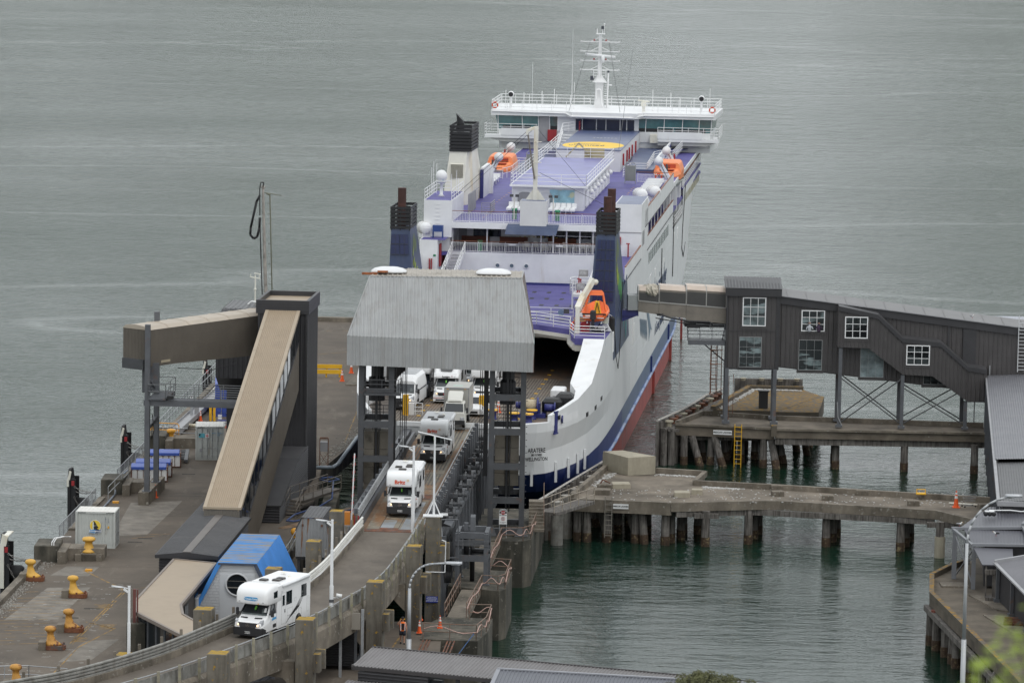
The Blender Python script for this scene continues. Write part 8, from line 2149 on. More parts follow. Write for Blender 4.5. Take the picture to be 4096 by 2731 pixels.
b = MB(); b.bar((.05,-1.25,.8),(.2,-1.2,1.7),.05); b.bar((.45,-1.25,.8),(.2,-1.2,1.7),.05); b.build('straps',BLACK,t)
b = MB(); b.rbox(-.28,.22,-2.75,-2.15,.35,1.15,.1); b.bx(-.16,.1,-2.6,-2.3,-.5,.36); b.smooth = True; b.T = Matrix.Translation((-.05,-2.4,-.5)) @ Matrix.Rotation(pi / 2,4,'X'); b.lathe((0,0,-.1),[(.2,0),(.22,.2),(.1,.3)],12); b.build('outboard_motor',TRIM,t)
b = MB()
for x in (-.65,.6): b.bx(x - .3,x + .3,-2.16,-2.12,.4,.47); b.prismy([(x,-.05),(x + .16,-.05),(x + .1,.12)],-2.2,-2.1)
b.build('white_marks',SIGNW,t)
t = thing('boat_crane','white knuckled crane arm leaning over the rescue boat','crane',S(7.4,10.5,13.3),-HD)
b = MB(); b.bx(-.18,.2,-.2,.2,0,2.4); b.bar((0,0,2.2),(.35,2,3.2),.5,.45); b.bar((.3,1.6,3.0),(1.15,2.4,4.6),.42,.42); b.build('arm',CREAM,t)
b = MB(); b.smooth = True; b.tube((1.35,2.2,4.35),(1.35,2.5,4.35),.24,12); b.build('sheave',CREAM,t)
b = MB(); b.bar((.1,.2,1.7),(2.4,2.5,.9),.2,.35); b.prismy([(.3,.1),(2.9,.1),(2.4,.9),(2.0,.5),(1.2,.5),(.9,.9)],1.5,1.9); b.build('cradle',WHITE,t)
b = MB(); b.rbox(.2,1.0,.6,1.4,.1,.95,.1); b.build('red_cover',RED,t)
b = MB(); b.rbox(2.6,3.1,2.2,2.9,0,1.3,.15); b.path([(2.0,1.2,.9),(1.6,1.0,.3),(2.1,.9,.1),(2.6,1.3,.4)],.05,5); b.bx(1.2,2.0,1.0,1.5,.05,.3); b.build('hoses',RUBBER,t)
b = MB(); b.hexa([(2.15,.9,.85),(2.65,.9,.85),(2.65,1.1,.85),(2.15,1.1,.85),(2.15,1.2,1.35),(2.65,1.2,1.35),(2.65,1.35,1.35),(2.15,1.35,1.35)]); b.build('control_box',M('control_grey_green',(.36,.40,.34),.5,var=.05),t)
b = MB(); b.bx(-.25,.25,-.1,.1,-.2,.2); o_ = tag(b.build('work_lamp',STEEL,loc=S(5.9,16.3,14.55)),'dark floodlight tilted on the rail left of the rescue boat','floodlight')
# mooring winch and bitts on the stern corner
t = thing('mooring_winch','blue mooring winch with a drum of natural rope and a black cover','winch',S(5.2,-8.2,8.5),-HD)
b = MB(); b.smooth = True; b.tube((-.7,0,.95),(.55,0,.95),.52,16); b.build('rope_drum',ROPE,t)
b = MB(); b.smooth = True; b.tube((-.8,0,.95),(-.7,0,.95),.72,18); b.tube((.55,0,.95),(.65,0,.95),.72,18); b.tube((-1.25,0,.95),(-.8,0,.95),.3,12); b.tube((1.2,-.2,.85),(2.0,-.2,.85),.3,12); b.tube((2.0,-.2,.85),(2.1,-.2,.85),.46,14); b.smooth = False; b.bx(-1.1,1.3,-.7,.7,0,.35); b.bx(.65,.8,-.4,.4,.3,1.2); b.build('winch_frame',DKBLUE,t)
b = MB(); b.rbox(.9,2.6,.2,1.9,.4,1.5,.25); b.rbox(1.9,3.5,1.2,3.2,.4,1.8,.3); b.build('black_cover',TARP,t)
for x,y,lb in ((4.15,-11.6,'blue bitt with yellow cap nearest the stern coaming'),(5.35,-11.9,'blue bitt with yellow cap beside the white bulwark corner'),(5.45,-9.6,'blue bitt with yellow cap close behind the rope drum'),(2.2,-10.2,'blue bitt with yellow cap half hidden by the gantry leg')):
    t = thing('mooring_bitt',lb,'bitt',S(x,y,8.5),-HD,'blue bitts on the ferry stern')
    b = MB(); b.smooth = True; b.lathe((0,0,0),[(.42,0),(.34,.08),(.32,.55),(.44,.6),(.46,.72)],16); b.build('bitt_post',DKBLUE,t)
    b = MB(); b.cyl((0,0,.72),.47,.08,16); b.build('cap',YELLOWC,t)
for x,y,lb in ((1.0,-8.5,'yellow upright plate beside the orange cone on the ferry deck'),(-5.3,-9.5,'yellow upright plate beside the left gantry tower')):
    t = thing('ramp_guard',lb,'guard',S(x,y,8.5),-HD); b = MB(); b.bx(-.12,.3,-.15,.35,0,1.7); b.build('yellow_plate',YELLOWC,t); b = MB(); b.bx(.35,.8,0,.35,0,1.0); b.rail([(.3,.2,0),(1.5,.2,0)],1.0,3,.8,.03); b.build('white_rail',RAILW,t)
b = MB(); b.rbox(6.4,7.6,-3.5,-1.2,8.5,10.2,.1); o_ = b.build('bulwark_cabinet',WHITE,SH)
b = MB(); [b.bx(6.6,7.4,-3.53,-3.5,9.0 + i * .12,9.06 + i * .12) for i in range(6)]; b.build('vent_slats',GREY,o_)
# ------------------------------------------------------------------ passenger gangway building on the right
GW = thing('passenger_gangway','long charcoal gangway building on posts with white framed windows, sloping down to the right','gangway building',(19.6,367.4,0),R(-1.0))
def wallp(b,P,pitch=.42,d=.05): b.ribs(P,(0,0,1),pitch,d,.3)
b = MB()
wallp(b,[(0,0,8.85),(4.75,0,8.8),(4.75,0,15.7),(0,0,15.75)])
wallp(b,[(4.75,0,8.8),(4.75,3.4,8.8),(4.75,3.4,15.7),(4.75,0,15.7)]); wallp(b,[(0,3.4,8.85),(0,0,8.85),(0,0,15.75),(0,3.4,15.75)]); wallp(b,[(4.75,3.4,8.8),(0,3.4,8.85),(0,3.4,15.75),(4.75,3.4,15.7)])
b.build('tower_walls',CHARW,GW)
b = MB(); b.bx(-.06,.08,-.08,.06,8.8,15.7); b.bx(4.5,4.82,-.09,.05,8.75,15.7); b.bx(.08,4.5,-.08,-.052,12.22,12.27); b.bx(-.1,4.8,-.1,3.5,8.7,8.84); b.build('corner_trims',CHAR,GW)
b = MB(); b.bx(-.2,4.95,-.28,-.16,15.45,16.12); b.hexa([(-.2,-.28,16.12),(4.95,-.28,16.08),(4.95,-.16,16.08),(-.2,-.16,16.12),(-.2,-.28,16.2),(4.95,-.28,16.16),(4.95,3.7,16.75),(-.2,3.7,16.8)]); b.build('tower_fascia',CHAR,GW)
b = MB(); b.ribs([(-.25,-.3,16.18),(5.0,-.3,16.14),(5.0,3.8,16.78),(-.25,3.8,16.82)],(0,1,.15),.3,.04); b.build('tower_roof',CHARR,GW)
# sloping hall behind the tower: front wall, roof
top = lambda x: 15.15 - .113 * (x - 4.8); bot = lambda x: 9.05 - .106 * (x - 4.8)
b = MB()
wallp(b,[(4.83,.2,bot(4.83)),(24.2,.2,bot(24.2)),(24.2,.2,top(24.2)),(4.83,.2,top(4.83))]); wallp(b,[(24.2,.2,5),(28,.2,5),(28,.2,top(28)),(24.2,.2,top(24.2))])
wallp(b,[(28,3.2,7),(4.83,3.2,bot(4.83)),(4.83,3.2,top(4.83)),(28,3.2,top(28))])
b.hexa([(4.83,.25,bot(4.83) - .12),(22,.25,bot(22) - .12),(22,3.2,bot(22) - .12),(4.83,3.2,bot(4.83) - .12),(4.83,.25,bot(4.83)),(22,.25,bot(22)),(22,3.2,bot(22)),(4.83,3.2,bot(4.83))])
b.build('hall_walls',CHARW,GW)
b = MB(); b.hexa([(4.83,-.02,top(4.83) - .35),(28.2,-.02,top(28.2) - .35),(28.2,.12,top(28.2) - .35),(4.83,.12,top(4.83) - .35),(4.83,-.02,top(4.83) + .35),(28.2,-.02,top(28.2) + .35),(28.2,.12,top(28.2) + .35),(4.83,.12,top(4.83) + .35)]); b.build('hall_fascia',CHAR,GW)
b = MB(); b.hexa([(4.85,-.1,top(4.85) + .35),(28.3,-.1,top(28.3) + .35),(28.3,3.6,top(28.3) + .62),(4.85,3.6,top(4.85) + .62),(4.85,-.1,top(4.85) + .43),(28.3,-.1,top(28.3) + .43),(28.3,3.6,top(28.3) + .72),(4.85,3.6,top(4.85) + .72)])
for i in range(13): x = 5.5 + i * 1.8; b.bar((x,-.12,top(x) + .45),(x,3.6,top(x) + .73),.05,.04)
b.build('hall_roof',M('warm_grey_roof',(.15,.145,.145),.45,var=.08,vs=.5),GW)
b = MB(); b.bar((4.85,-.14,top(4.85) + .40),(28.3,-.14,top(28.3) + .40),.08,.09); b.build('gutter',GREY,GW)
# stepped stair enclosure in front
y0 = -1.15
TP = [(10.1,14.75),(13.7,14.05),(16.0,11.95),(19.5,11.6),(22.0,9.45),(23.7,9.2)]
BT = [(10.1,11.15),(12.9,11.1),(16.1,8.75),(18.8,8.65),(22.1,6.35),(23.7,6.35)]
b = MB()
def zat(L,x): return lerp(x,[p[0] for p in L],[p[1] for p in L])
xs = sorted(set([p[0] for p in TP + BT]))
for xa,xb in zip(xs,xs[1:]): wallp(b,[(xa,y0,zat(BT,xa)),(xb,y0,zat(BT,xb)),(xb,y0,zat(TP,xb)),(xa,y0,zat(TP,xa))],.36)
wallp(b,[(23.7,y0,6.35),(23.7,.2,6.35),(23.7,.2,9.2),(23.7,y0,9.2)],.36); wallp(b,[(10.1,.2,11.15),(10.1,y0,11.15),(10.1,y0,14.75),(10.1,.2,14.75)],.36)
for (xa,za),(xb,zb) in zip(BT,BT[1:]): b.hexa([(xa,y0,za - .1),(xb,y0,zb - .1),(xb,.19,zb - .1),(xa,.19,za - .1),(xa,y0,za),(xb,y0,zb),(xb,.19,zb),(xa,.19,za)])
b.build('stair_enclosure',CHARW,GW)
b = MB()
for (xa,za),(xb,zb) in zip(TP,TP[1:]): b.hexa([(xa,y0 - .12,za - .32),(xb,y0 - .12,zb - .32),(xb,y0 - .02,zb - .32),(xa,y0 - .02,za - .32),(xa,y0 - .12,za + .1),(xb,y0 - .12,zb + .1),(xb,.19,zb + .22),(xa,.19,za + .22)])
b.build('stair_roof',CHARR,GW)
b = MB()
for (xa,za),(xb,zb) in zip(TP,TP[1:]): b.hexa([(xa,y0 - .14,za - .34),(xb,y0 - .14,zb - .34),(xb,y0 - .12,zb - .34),(xa,y0 - .12,za - .34),(xa,y0 - .14,za + .04),(xb,y0 - .14,zb + .04),(xb,y0 - .12,zb + .04),(xa,y0 - .12,za + .04)])
b.build('stair_fascia',CHAR,GW)
def gwin(x0,x1,z0,z1,y,nx,nz,frame=True,glass=GLASSD,thin=False):
    fr = RAILW if frame else M('thin_grey_bar',(.33,.34,.34),.5,var=.05)
    b = MB(); w = .09 if frame else .035; d = .07 + .05
    yb = y - d
    for x in [x0 + (x1 - x0) * i / nx for i in range(nx + 1)]:
        ww = w if x in (x0,x1) else w * .55
        b.bx(x - ww / 2,x + ww / 2,yb - .02,yb + .02,z0,z1)
    for z in [z0 + (z1 - z0) * i / nz for i in range(nz + 1)]:
        ww = w if z in (z0,z1) else w * .5
        b.bx(x0 - w / 2,x1 + w / 2,yb - .025,yb + .018,z - ww / 2,z + ww / 2)
    f = b.build('window_frame',fr,GW)
    b = MB(); b.bx(x0,x1,yb + .022,yb + .05,z0,z1); b.build('pane',glass,f)
    b = MB(); b.bx(x0 - .18,x1 + .18,y - .07,y - .052,z0 - .3,z1 + .1); b.build('surround',CHARW,f)
    return f
GL1 = M('see_through_glass',(.16,.20,.205),.1,var=.55,vs=.55,stain=(.025,.03,.032),st=(.46,.5),ss=.7,stretch=(.3,1,1.6))
GL2 = M('upper_dark_glass',(.05,.058,.06),.06,var=.4,vs=.9,stain=(.012,.014,.015),st=(.45,.5),ss=.7,stretch=(.4,1,1.2))
for s in ((1.45,3.5,12.75,15.3,0,3,3,True,GL1),(1.2,3.2,8.95,11.7,0,3,3,False,GL1),(6.85,8.9,12.35,14.2,.2,3,3,True,GL1),(6.65,8.75,8.75,11.5,.2,3,3,False,GL1),(10.75,12.75,11.95,13.85,y0,3,3,True,GL2),(12.3,14.4,8.2,10.9,.2,3,3,False,GLASSC),(16.4,18.45,9.6,11.35,y0,3,3,True,GL2),(18.1,20.1,7.65,8.7,.2,3,1,False,GL2)): gwin(*s[:7],frame=s[7],glass=s[8])
b = MB(); b.bx(14.6,14.72,.05,.14,12,top(14.6) - .35); b.bx(20.2,20.35,.05,.14,9.4,top(20.2) - .35); b.bx(21.6,22.8,.05,.13,9.2,top(22) - .4); b.build('wall_trims',CHAR,GW)
for x,zt in ((0.1,8.8),(4.5,8.75)):
    for y in (0,3.2):
        b = MB(); b.bx(x - .17,x + .17,y - .2,y + .2,3.75,zt); b.bx(x - .35,x + .35,y - .35,y + .35,3.7,3.95); b.build('post',STEELM,GW)
for x,zt in ((10.4,11.0),(16.1,8.6),(21.9,6.3)):
    for y in (-.9,2.8):
        b = MB(); b.bx(x - .16,x + .16,y - .16,y + .16,3.7,min(zt,bot(x) if y > 0 else zt)); b.bx(x - .3,x + .3,y - .3,y + .3,3.7,3.9); b.build('post',STEELM,GW)
b = MB()
for y in (-.9,2.8):
    for xa,xb,z1 in ((10.5,16.0,8.2),(16.2,21.8,7.4)): b.tube((xa,y,4.1),(xb,y,z1),.06,6); b.tube((xa,y,z1),(xb,y,4.1),.06,6)
b.build('cross_braces',STEEL,GW)
b = MB(); b.path([(10.2,-1.1,6),(10.3,-1.1,4.6),(10.7,-1.1,3.8)],.05,5); b.tube((24.1,.0,3.7),(24.1,0,9.5),.06,6); b.tube((23.0,2,3.7),(23,2,7),.05,6); b.build('down_pipes',GALV,GW)
b = MB()
for x in (26.6,27.25): b.tube((x,-.3,9.0),(x,-.3,14.2),.045,5)
for i in range(15): b.tube((26.6,-.3,9.2 + i * .33),(27.25,-.3,9.2 + i * .33),.03,4)
b.tube((27.7,-.2,9),(27.7,-.2,11),.09,6); b.build('wall_ladder',M('pale_ladder',(.55,.56,.57),.4,var=.05),GW)
# telescopic passenger tube to the ship's side
TB = thing('boarding_tube','telescopic grey-brown boarding tube reaching from the charcoal tower to the ship','boarding bridge',(19.6,368.4,0),R(1.5))
def tube_seg(x0,x1,zb0,zb1,zt0,zt1,w,nm):
    b = MB(); m = .45
    def ring(x,zb,zt): zm = zb + (zt - zb) * .48; return [(x,0,zb),(x,w,zb),(x,w,zt - .4),(x,w - .4,zt),(x,.35,zt),(x,0,zt - .35)]
    b.loft([ring(x0,zb0,zt0),ring(x1,zb1,zt1)]); t_ = b.build('tube_shell',TUBE,TB)
    n = max(1,round((x0 - x1) / 1.75))
    for i in range(n):
        f0,f1 = (i + .03) / n,(i + .97) / n
        P = []
        for f in (f0,f1):
            x = x0 + (x1 - x0) * f; zb = zb0 + (zb1 - zb0) * f; zt = zt0 + (zt1 - zt0) * f; P.append((x,zb + (zt - zb) * .46,zt - .5))
        b = MB(); b.plate([(P[1][0],-.005,P[1][1]),(P[0][0],-.005,P[0][1]),(P[0][0],-.005,P[0][2]),(P[1][0],-.005,P[1][2])],(0,-.02,0)); b.build('dark_panel',TUBED,TB)
        b = MB(); b.plate([(P[1][0],.0,P[1][2] + .17),(P[0][0],.0,P[0][2] + .17),(P[0][0],.33,P[0][2] + .5),(P[1][0],.33,P[1][2] + .5)],(0,-.02,.02)); b.plate([(P[1][0],.36,P[1][2] + .51),(P[0][0],.36,P[0][2] + .51),(P[0][0],w - .4,P[0][2] + .51),(P[1][0],w - .4,P[1][2] + .51)],(0,0,.02)); b.build('roof_panel',TUBET,TB)
    b = MB()
    for i in range(n + 1):
        f = i / n; x = x0 + (x1 - x0) * f; zb = zb0 + (zb1 - zb0) * f; zt = zt0 + (zt1 - zt0) * f
        b.bar((x,-.03,zb + (zt - zb) * .46),(x,-.03,zt - .35),.08,.05); b.bar((x,-.02,zt - .36),(x,.35,zt + .02),.08,.05); b.bar((x,.35,zt + .03),(x,w - .4,zt + .03),.08,.05)
    b.bar((x0,-.03,zb0 + (zt0 - zb0) * .45),(x1,-.03,zb1 + (zt1 - zb1) * .45),.05,.1)
    b.build('frame_bars',M('pale_bar',(.38,.37,.35),.4,metal=.2,var=.05),TB)
tube_seg(-.05,-3.7,12.75,13.05,15.95,16.15,2.7,'outer')
tube_seg(-3.72,-6.2,13.2,13.4,15.98,16.12,2.5,'middle')
tube_seg(-6.22,-8.1,13.5,13.75,15.9,16.0,2.3,'inner')
b = MB(); b.bx(-9.05,-8.1,.1,2.2,13.85,15.2); b.build('end_cab',M('end_cab_grey',(.33,.34,.34),.5,var=.05),TB)
b = MB(); b.bx(-9.6,-8.05,.3,2.0,13.3,13.8); b.prismy([(-9.7,13.3),(-8.2,13.3),(-9.7,12.7)],.4,1.8); b.build('ramp_flap',DKBLUE,TB)
b = MB(); b.path([(-6.1,-.1,13.55),(-5.2,-.1,13.25),(-3.4,-.1,12.95),(-1.6,-.1,12.9),(-1.3,-.1,12.75),(-1.35,-.1,12.55),(-1.6,-.1,12.5)],.09,6); b.bx(-6.4,-5.8,-.12,-.02,13.4,13.6); b.path([(-6.5,-.1,13.2),(-3.5,-.05,12.7)],.05,5); b.bx(-3.8,.0,.2,2.3,12.4,12.7); b.bx(-3.6,-2.4,.0,.2,12.3,12.6); b.build('cable_track',BLACK,TB)
b = MB(); b.smooth = True
rg = random.Random(3); rings = []
for i in range(12):
    x = -7.75 + i * .15; k_ = .55 + .45 * sin(pi * (i + 1) / 13)
    rings.append([(x + rg.uniform(-.06,.06),1.0 + 1.25 * cos(a) * k_ + rg.uniform(-.12,.12),15.55 + .62 * k_ * sin(a) + rg.uniform(-.11,.11)) for a in [k * pi / 8 for k in range(16)]])
b.smooth = False; b.loft(rings); tag(b.build('canvas_bundle',CANVAS,loc=(19.6,368.4,0)),'crumpled cream canvas bundle on the ship end of the boarding tube','canvas').rotation_euler = (0,0,R(1.5))
t = thing('service_platform','small grey service platform with railings and rusty caged ladder below the boarding tube','platform',(19.4,367.9,0))
b = MB(); b.bx(-3.3,.1,-.3,1.6,11.1,11.25); b.bx(-3.3,.1,-.32,-.2,10.85,11.1); b.bar((-2,.6,11),(.1,.6,9.3),.12); b.bar((-.2,.5,10.9),(.1,.5,12.5),.12); b.build('platform_deck',STEELM,t)
b = MB(); b.rail([(-3.3,-.3,11.25),(.1,-.3,11.25)],1.0,3,1.0,.03); b.rail([(-3.3,-.3,11.25),(-3.3,1.6,11.25),(.1,1.6,11.25)],1.0,3,1.2,.03); b.rail([(-2.5,.6,12.2),(.1,.6,12.2)],.9,2,1.2,.03); b.build('platform_rails',GALV,t)
b = MB()
for x in (-1.1,-.55,-.15): b.tube((x,.4,6.3),(x,.4,10.8),.04,5)
for i in range(14): b.tube((-1.1,.4,6.4 + i * .32),(-.55,.4,6.4 + i * .32),.025,4)
for z in (6.3,7.7,9.1,10.4): b.path([(-1.2,.4,z),(-1.2,-.3,z),(-.15,-.3,z),(-.15,.4,z)],.04,5)
b.tube((-1.2,-.3,6.3),(-1.2,-.3,10.8),.03,5); b.tube((-.7,-.3,6.3),(-.7,-.3,10.8),.03,5); b.tube((.55,.0,3.8),(.55,.0,8),.03,5); b.tube((.95,.0,4.5),(.95,0,8.2),.03,5); b.build('caged_ladder',RUST,t)

# ------------------------------------------------------------------ jetties and dolphins on timber piles
def pile(b,x,y,z1,r=.36,dx=0,dy=0,z0=-1.2):
    b.tube((x + dx,y + dy,z0),(x,y,z1),r,10,r * .92)
def pilething(parent,pts,z1,r=.36):
    for x,y,dx,dy in pts:
        b = MB(); pile(b,x,y,z1,r,dx,dy); o = b.build('timber_pile',TIMBER,parent)
        b = MB(); f = (.75 + 1.2) / (z1 + 1.2); b.tube((x + dx,y + dy,-1.2),(x + dx * (1 - f),y + dy * (1 - f),.75),r + .012,10); b.build('growth_band',MARINE,o)
J2 = thing('far_jetty','concrete jetty on timber piles under the charcoal gangway building','jetty',(30,368,0))
q = lambda x,y: (x - 30,y - 368)
b = MB(); b.prism([q(15.1,366.5),q(24.05,364.75),q(24.4,371.0),q(17.9,373.4)],2.65,3.55); b.prism([q(24.06,364.3),q(43.5,364.0),q(43.5,368.6),q(24.4,370.9)],2.85,3.55); b.build('deck_slab',JETTY,J2)
b = MB()
for a,c in (((24.3,371.0),(43.5,368.6)),((17.9,373.4),(24.3,371.0)),((15.2,366.6),(17.9,373.4)),((15.1,366.5),(24.05,364.75)),((24.06,364.3),(43.5,364.0))):
    h = .2 if a[0] in (15.1,24.06) else .42
    b.bar((*q(*a),3.55 + h / 2),(*q(*c),3.55 + h / 2),.35,h)
b.build('kerb',CONC,J2)
b = MB(); b.bx(-5.9,13.4,-3.6,-3.3,2.25,2.83); b.bx(-14.5,-6,-1.2,-.8,2.2,2.62); b.build('timber_beam',TIMBER,J2)
b = MB(); b.bx(-6.3,-5.8,-3.9,-3.1,3.0,4.0); b.build('lichened_corner',LICHEN,J2)
pilething(J2,[(15.9 - 30,366.3 - 368,0,0),(16.6 - 30,366.2 - 368,1.1,-.8),(18.4 - 30,366.4 - 368,-.1,0),(18.6 - 30,366.1 - 368,1.2,-.8),(23.1 - 30,365.3 - 368,0,0),(23.8 - 30,365.3 - 368,.7,-.9),(21.2 - 30,368 - 368,0,0),(19.6 - 30,369.5 - 368,.5,0),(22.6 - 30,370 - 368,0,0),(17.6 - 30,369 - 368,.2,0),(20.4 - 30,371 - 368,-.4,0),(29.7 - 30,365.3 - 368,0,0),(35.9 - 30,364.7 - 368,0,0),(42.2 - 30,363.9 - 368,.0,0),(29.9 - 30,369.3 - 368,0,0),(24.6 - 30,368 - 368,.8,0)],2.62)
def ladder(x,y,z0,z1,mat,label,rz=0,w=.5):
    t = thing('rescue_ladder',label,'ladder',(x,y,0),rz)
    b = MB()
    for s in (-w / 2,w / 2): b.bar((s,0,z0),(s,0,z1),.06,.06)
    for i in range(int((z1 - z0) / .42)): b.bar((-w / 2,0,z0 + .2 + i * .42),(w / 2,0,z0 + .2 + i * .42),.05,.05)
    b.build('ladder_frame',mat,t)
ladder(20.75,365.15,-.3,3.95,YELLOWC,'yellow rescue ladder hanging from the far jetty',R(-10),.62)
ladder(8.05,323.95,.5,3.9,M('grey_brown_ladder',(.22,.2,.17),.7,var=.2),'grey rescue ladder hanging from the near jetty',R(-6),.55)
for x,y,w,lb in ((19.35,365.45,1.7,'rescue ladder sign on the far jetty edge, left of the yellow ladder'),(9.05,323.85,1.25,'rescue ladder sign on the near jetty edge, right of the grey ladder')):
    b = MB(); b.bx(-w / 2,w / 2,-.03,0,-.2,.2); o_ = tag(b.build('rescue_sign',SIGNW,loc=(x,y,3.12)),lb,'sign'); o_.rotation_euler = (0,0,R(-9 if x > 15 else -6))
    text('•RESCUE LADDER•',.21 if x > 15 else .155,INK,o_,face((0,-.035,0),(1,0,0),(0,0,1)),bold=.006)
D2 = thing('mooring_dolphin','lichened concrete dolphin behind the far jetty with a line of shell grit','dolphin',(24,380,0))
q = lambda x,y: (x - 24,y - 380)
b = MB(); b.prism([q(18.8,372.8),q(24.8,372.6),q(29.6,383.2),q(28.2,387.4),q(23,387.5)],2.6,4.15); b.prism([q(24.3,372.2),q(28.6,372.4),q(29.9,383.1),q(29.6,383.3)],2.55,4.13); b.build('slab',LICHEN,D2)
b = MB()
for a,c in (((18.8,372.8),(23,387.5)),((23,387.5),(28.2,387.4))): b.bar((*q(*a),4.3),(*q(*c),4.3),.5,.35)
b.build('upstand',LICHEN,D2)
b = MB(); b.bx(q(21.6,0)[0],q(28.2,0)[0],q(0,388.4)[1],q(0,388.8)[1],2,5.0); b.build('timber_facing',TIMBER,D2)
b = MB()
for x in (22.4,24.2,26,27.6): b.cyl((*q(x,387.9),4.9),.22,.18,10); b.cyl((*q(x,387.9),5.08),.3,.06,10)
b.build('pile_caps',CONCL,D2)
pilething(D2,[(1,-5,.3,0),(2.5,-4.5,.5,-.4),(4,-2,.3,0),(5,2,.3,0),(-2,-4,0,0),(-3,-2,0,0),(3.2,-6.5,.7,-.5),(0,2,0,0)],2.6)
b = MB(); b.rbox(-.42,.42,-.3,.3,0,1.55,.03); b.bx(-.5,.5,-.38,.38,1.55,1.68); tag(b.build('meter_cabinet',CHAR,loc=(23.55,374.4,4.15)),'dark cabinet standing on the lichened dolphin','cabinet')
b = MB()
for i in range(500):
    f = rng.random(); a = Vector((19.3,373.5,4.17)).lerp(Vector((23.2,387,4.17)),f * 1.0) if i < 260 else Vector((23.2,387,4.17)).lerp(Vector((27.6,386.6,4.17)),f)
    s = rng.uniform(.03,.09); b.box((a.x + rng.uniform(.0,.5),a.y - rng.uniform(0,.5),a.z + s * .4),(s * 2.2,s * 2.2,s),rng.random() * 3)
tag(b.build('shell_grit',M('white_shell_grit',(.52,.51,.49),.8,var=.2,vs=8)),kind='stuff')
# timber fender wall beside the far jetty
FW = thing('timber_fender','white topped timber fender wall with bollard heads along the far dolphin','fender wall',(13.4,365.3,0))
L = [(13.4,365.2),(15.6,371.5),(17.2,377),(18.6,382.5),(20.4,387.2)]
b = MB()
for (xa,ya),(xb,yb) in zip(L,L[1:]):
    a,c = Vector((xa - 13.4,ya - 365.3,0)),Vector((xb - 13.4,yb - 365.3,0)); n = 7
    for i in range(n):
        p = a.lerp(c,i / n); h = 4.0 + rng.uniform(-.12,.12); b.bar((p.x,p.y,-1.2),(p.x,p.y,h),.3,.62)
b.build('fender_planks',TIMBER,FW)
b = MB(); b.path([(x - 13.45,y - 365.3,4.13) for x,y in L],.12,5); b.build('white_weathered_top',M('bleached_timber',(.42,.40,.37),.9,var=.3,vs=3),FW)
b = MB()
for k,z in ((.6,3.3),(1.1,3.3),(.5,2.2),(.5,1.1)): b.path([(x - 13.4 + k,y - 365.3,z) for x,y in L],.18,5)
for i in range(11): p = Vector((13.8,365.9,3.2)).lerp(Vector((19.4,384,3.2)),i / 10) - Vector((13.4,365.3,0)); b.bar(p,p + Vector((1.6,-.3,0)),.25)
b.build('walings',TIMBER,FW)
for i in range(12):
    p = Vector((14.3,366.8,3.3)).lerp(Vector((19.7,385.5,3.3)),i / 11) - Vector((13.4,365.3,0))
    b = MB(); b.cyl((p.x + .2,p.y,p.z),.28,.5,10); b.cyl((p.x + .2,p.y,p.z + .5),.42,.14,12); b.build('spring_head',RUST if i % 3 else CONCL,FW)
for x,y in ((14.0,365.6),(14.7,365.8),(15.1,367)):
    b = MB(); b.tube((x - 13.4,y - 365.3,-1.2),(x - 13.4,y - 365.3,3.4),.33,10); b.build('timber_pile',TIMBER,FW)

J1 = thing('near_jetty','wide stained concrete jetty on timber piles crossing the middle right of the picture','jetty',(20,328,0))
q = lambda x,y: (x - 20,y - 328)
P = [(5.0,324.6),(11.4,323.7),(13.1,323.3),(19.9,325.0),(22,325.2),(34.3,321.9),(36.75,318.1),(41,315.5),(44,320),(39.6,326.4),(22,331.2),(15.5,332.6),(16.5,337.8),(12.4,339),(8.2,340.3)]
b = MB(); b.prism([q(*p) for p in P],2.95,3.5); b.build('deck_slab',JETTY,J1)
b = MB(); b.prism([q(4.9,324.5),q(11.4,323.6),q(13.05,323.2),q(13.2,323.6),q(11.5,324.1),q(5.2,325)],2.55,3.58); b.prism([q(13.1,323.2),q(19.9,324.9),q(22,325.1),q(34.3,321.8),q(36.75,318.0),q(41,315.4),q(41,316),q(36.9,318.5),q(34.4,322.3),q(22,325.6),q(19.8,325.4)],2.85,3.58)
for a,c in (((39.6,326.5),(22,331.3)),((22,331.3),(15.4,332.7)),((15.4,332.7),(16.5,337.8)),((16.5,337.8),(12.4,339)),((5.1,325),(8.2,340.3))): b.bar((*q(*a),3.72),(*q(*c),3.72),.38,.44)
b.build('kerb',CONC,J1)
b = MB()
for a,c in (((13.5,323.5),(19.9,325.3)),((20,325.3),(34.3,322.1)),((35,320.9),(40,316.6))): b.bar((*q(*a),2.6),(*q(*c),2.6),.3,.45)
for x,y in ((16,323.9),(34.6,321.5)): b.bar((*q(x - 1,y - .3),2.5),(*q(x + 1,y - .3),2.5),.3,.4)
b.build('timber_beam',TIMBER,J1)
pilething(J1,[(x - 20,y - 328,dx,dy) for x,y,dx,dy in ((3.2,325.6,0,0),(5.0,326.6,0,0),(5.6,325.2,0,0),(6.3,325.0,.1,-.3),(7.3,326.5,1.2,-.6),(7.95,324.7,0,0),(9.6,326,1.3,-.6),(10.3,324.8,0,0),(10.8,324.6,.3,-.4),(12.7,323.9,0,0),(13.2,325.2,0,0),(15.95,323.7,0,0),(19.5,325.2,0,0),(20.1,327.6,0,0),(20.6,329.8,0,0),(25.8,324.6,0,0),(26.5,326.8,0,0),(27,329.1,0,0),(31.7,323,0,0),(32.3,325.2,0,0),(32.9,327.6,0,0),(34.6,320.4,0,0),(9,329,0,0),(11.4,329,0,0),(14.4,330,0,0),(7,332,.4,0),(10,333,0,0),(13.4,335,0,0),(15.6,329.4,0,0),(14.1,327,0,0))],2.9,.36)
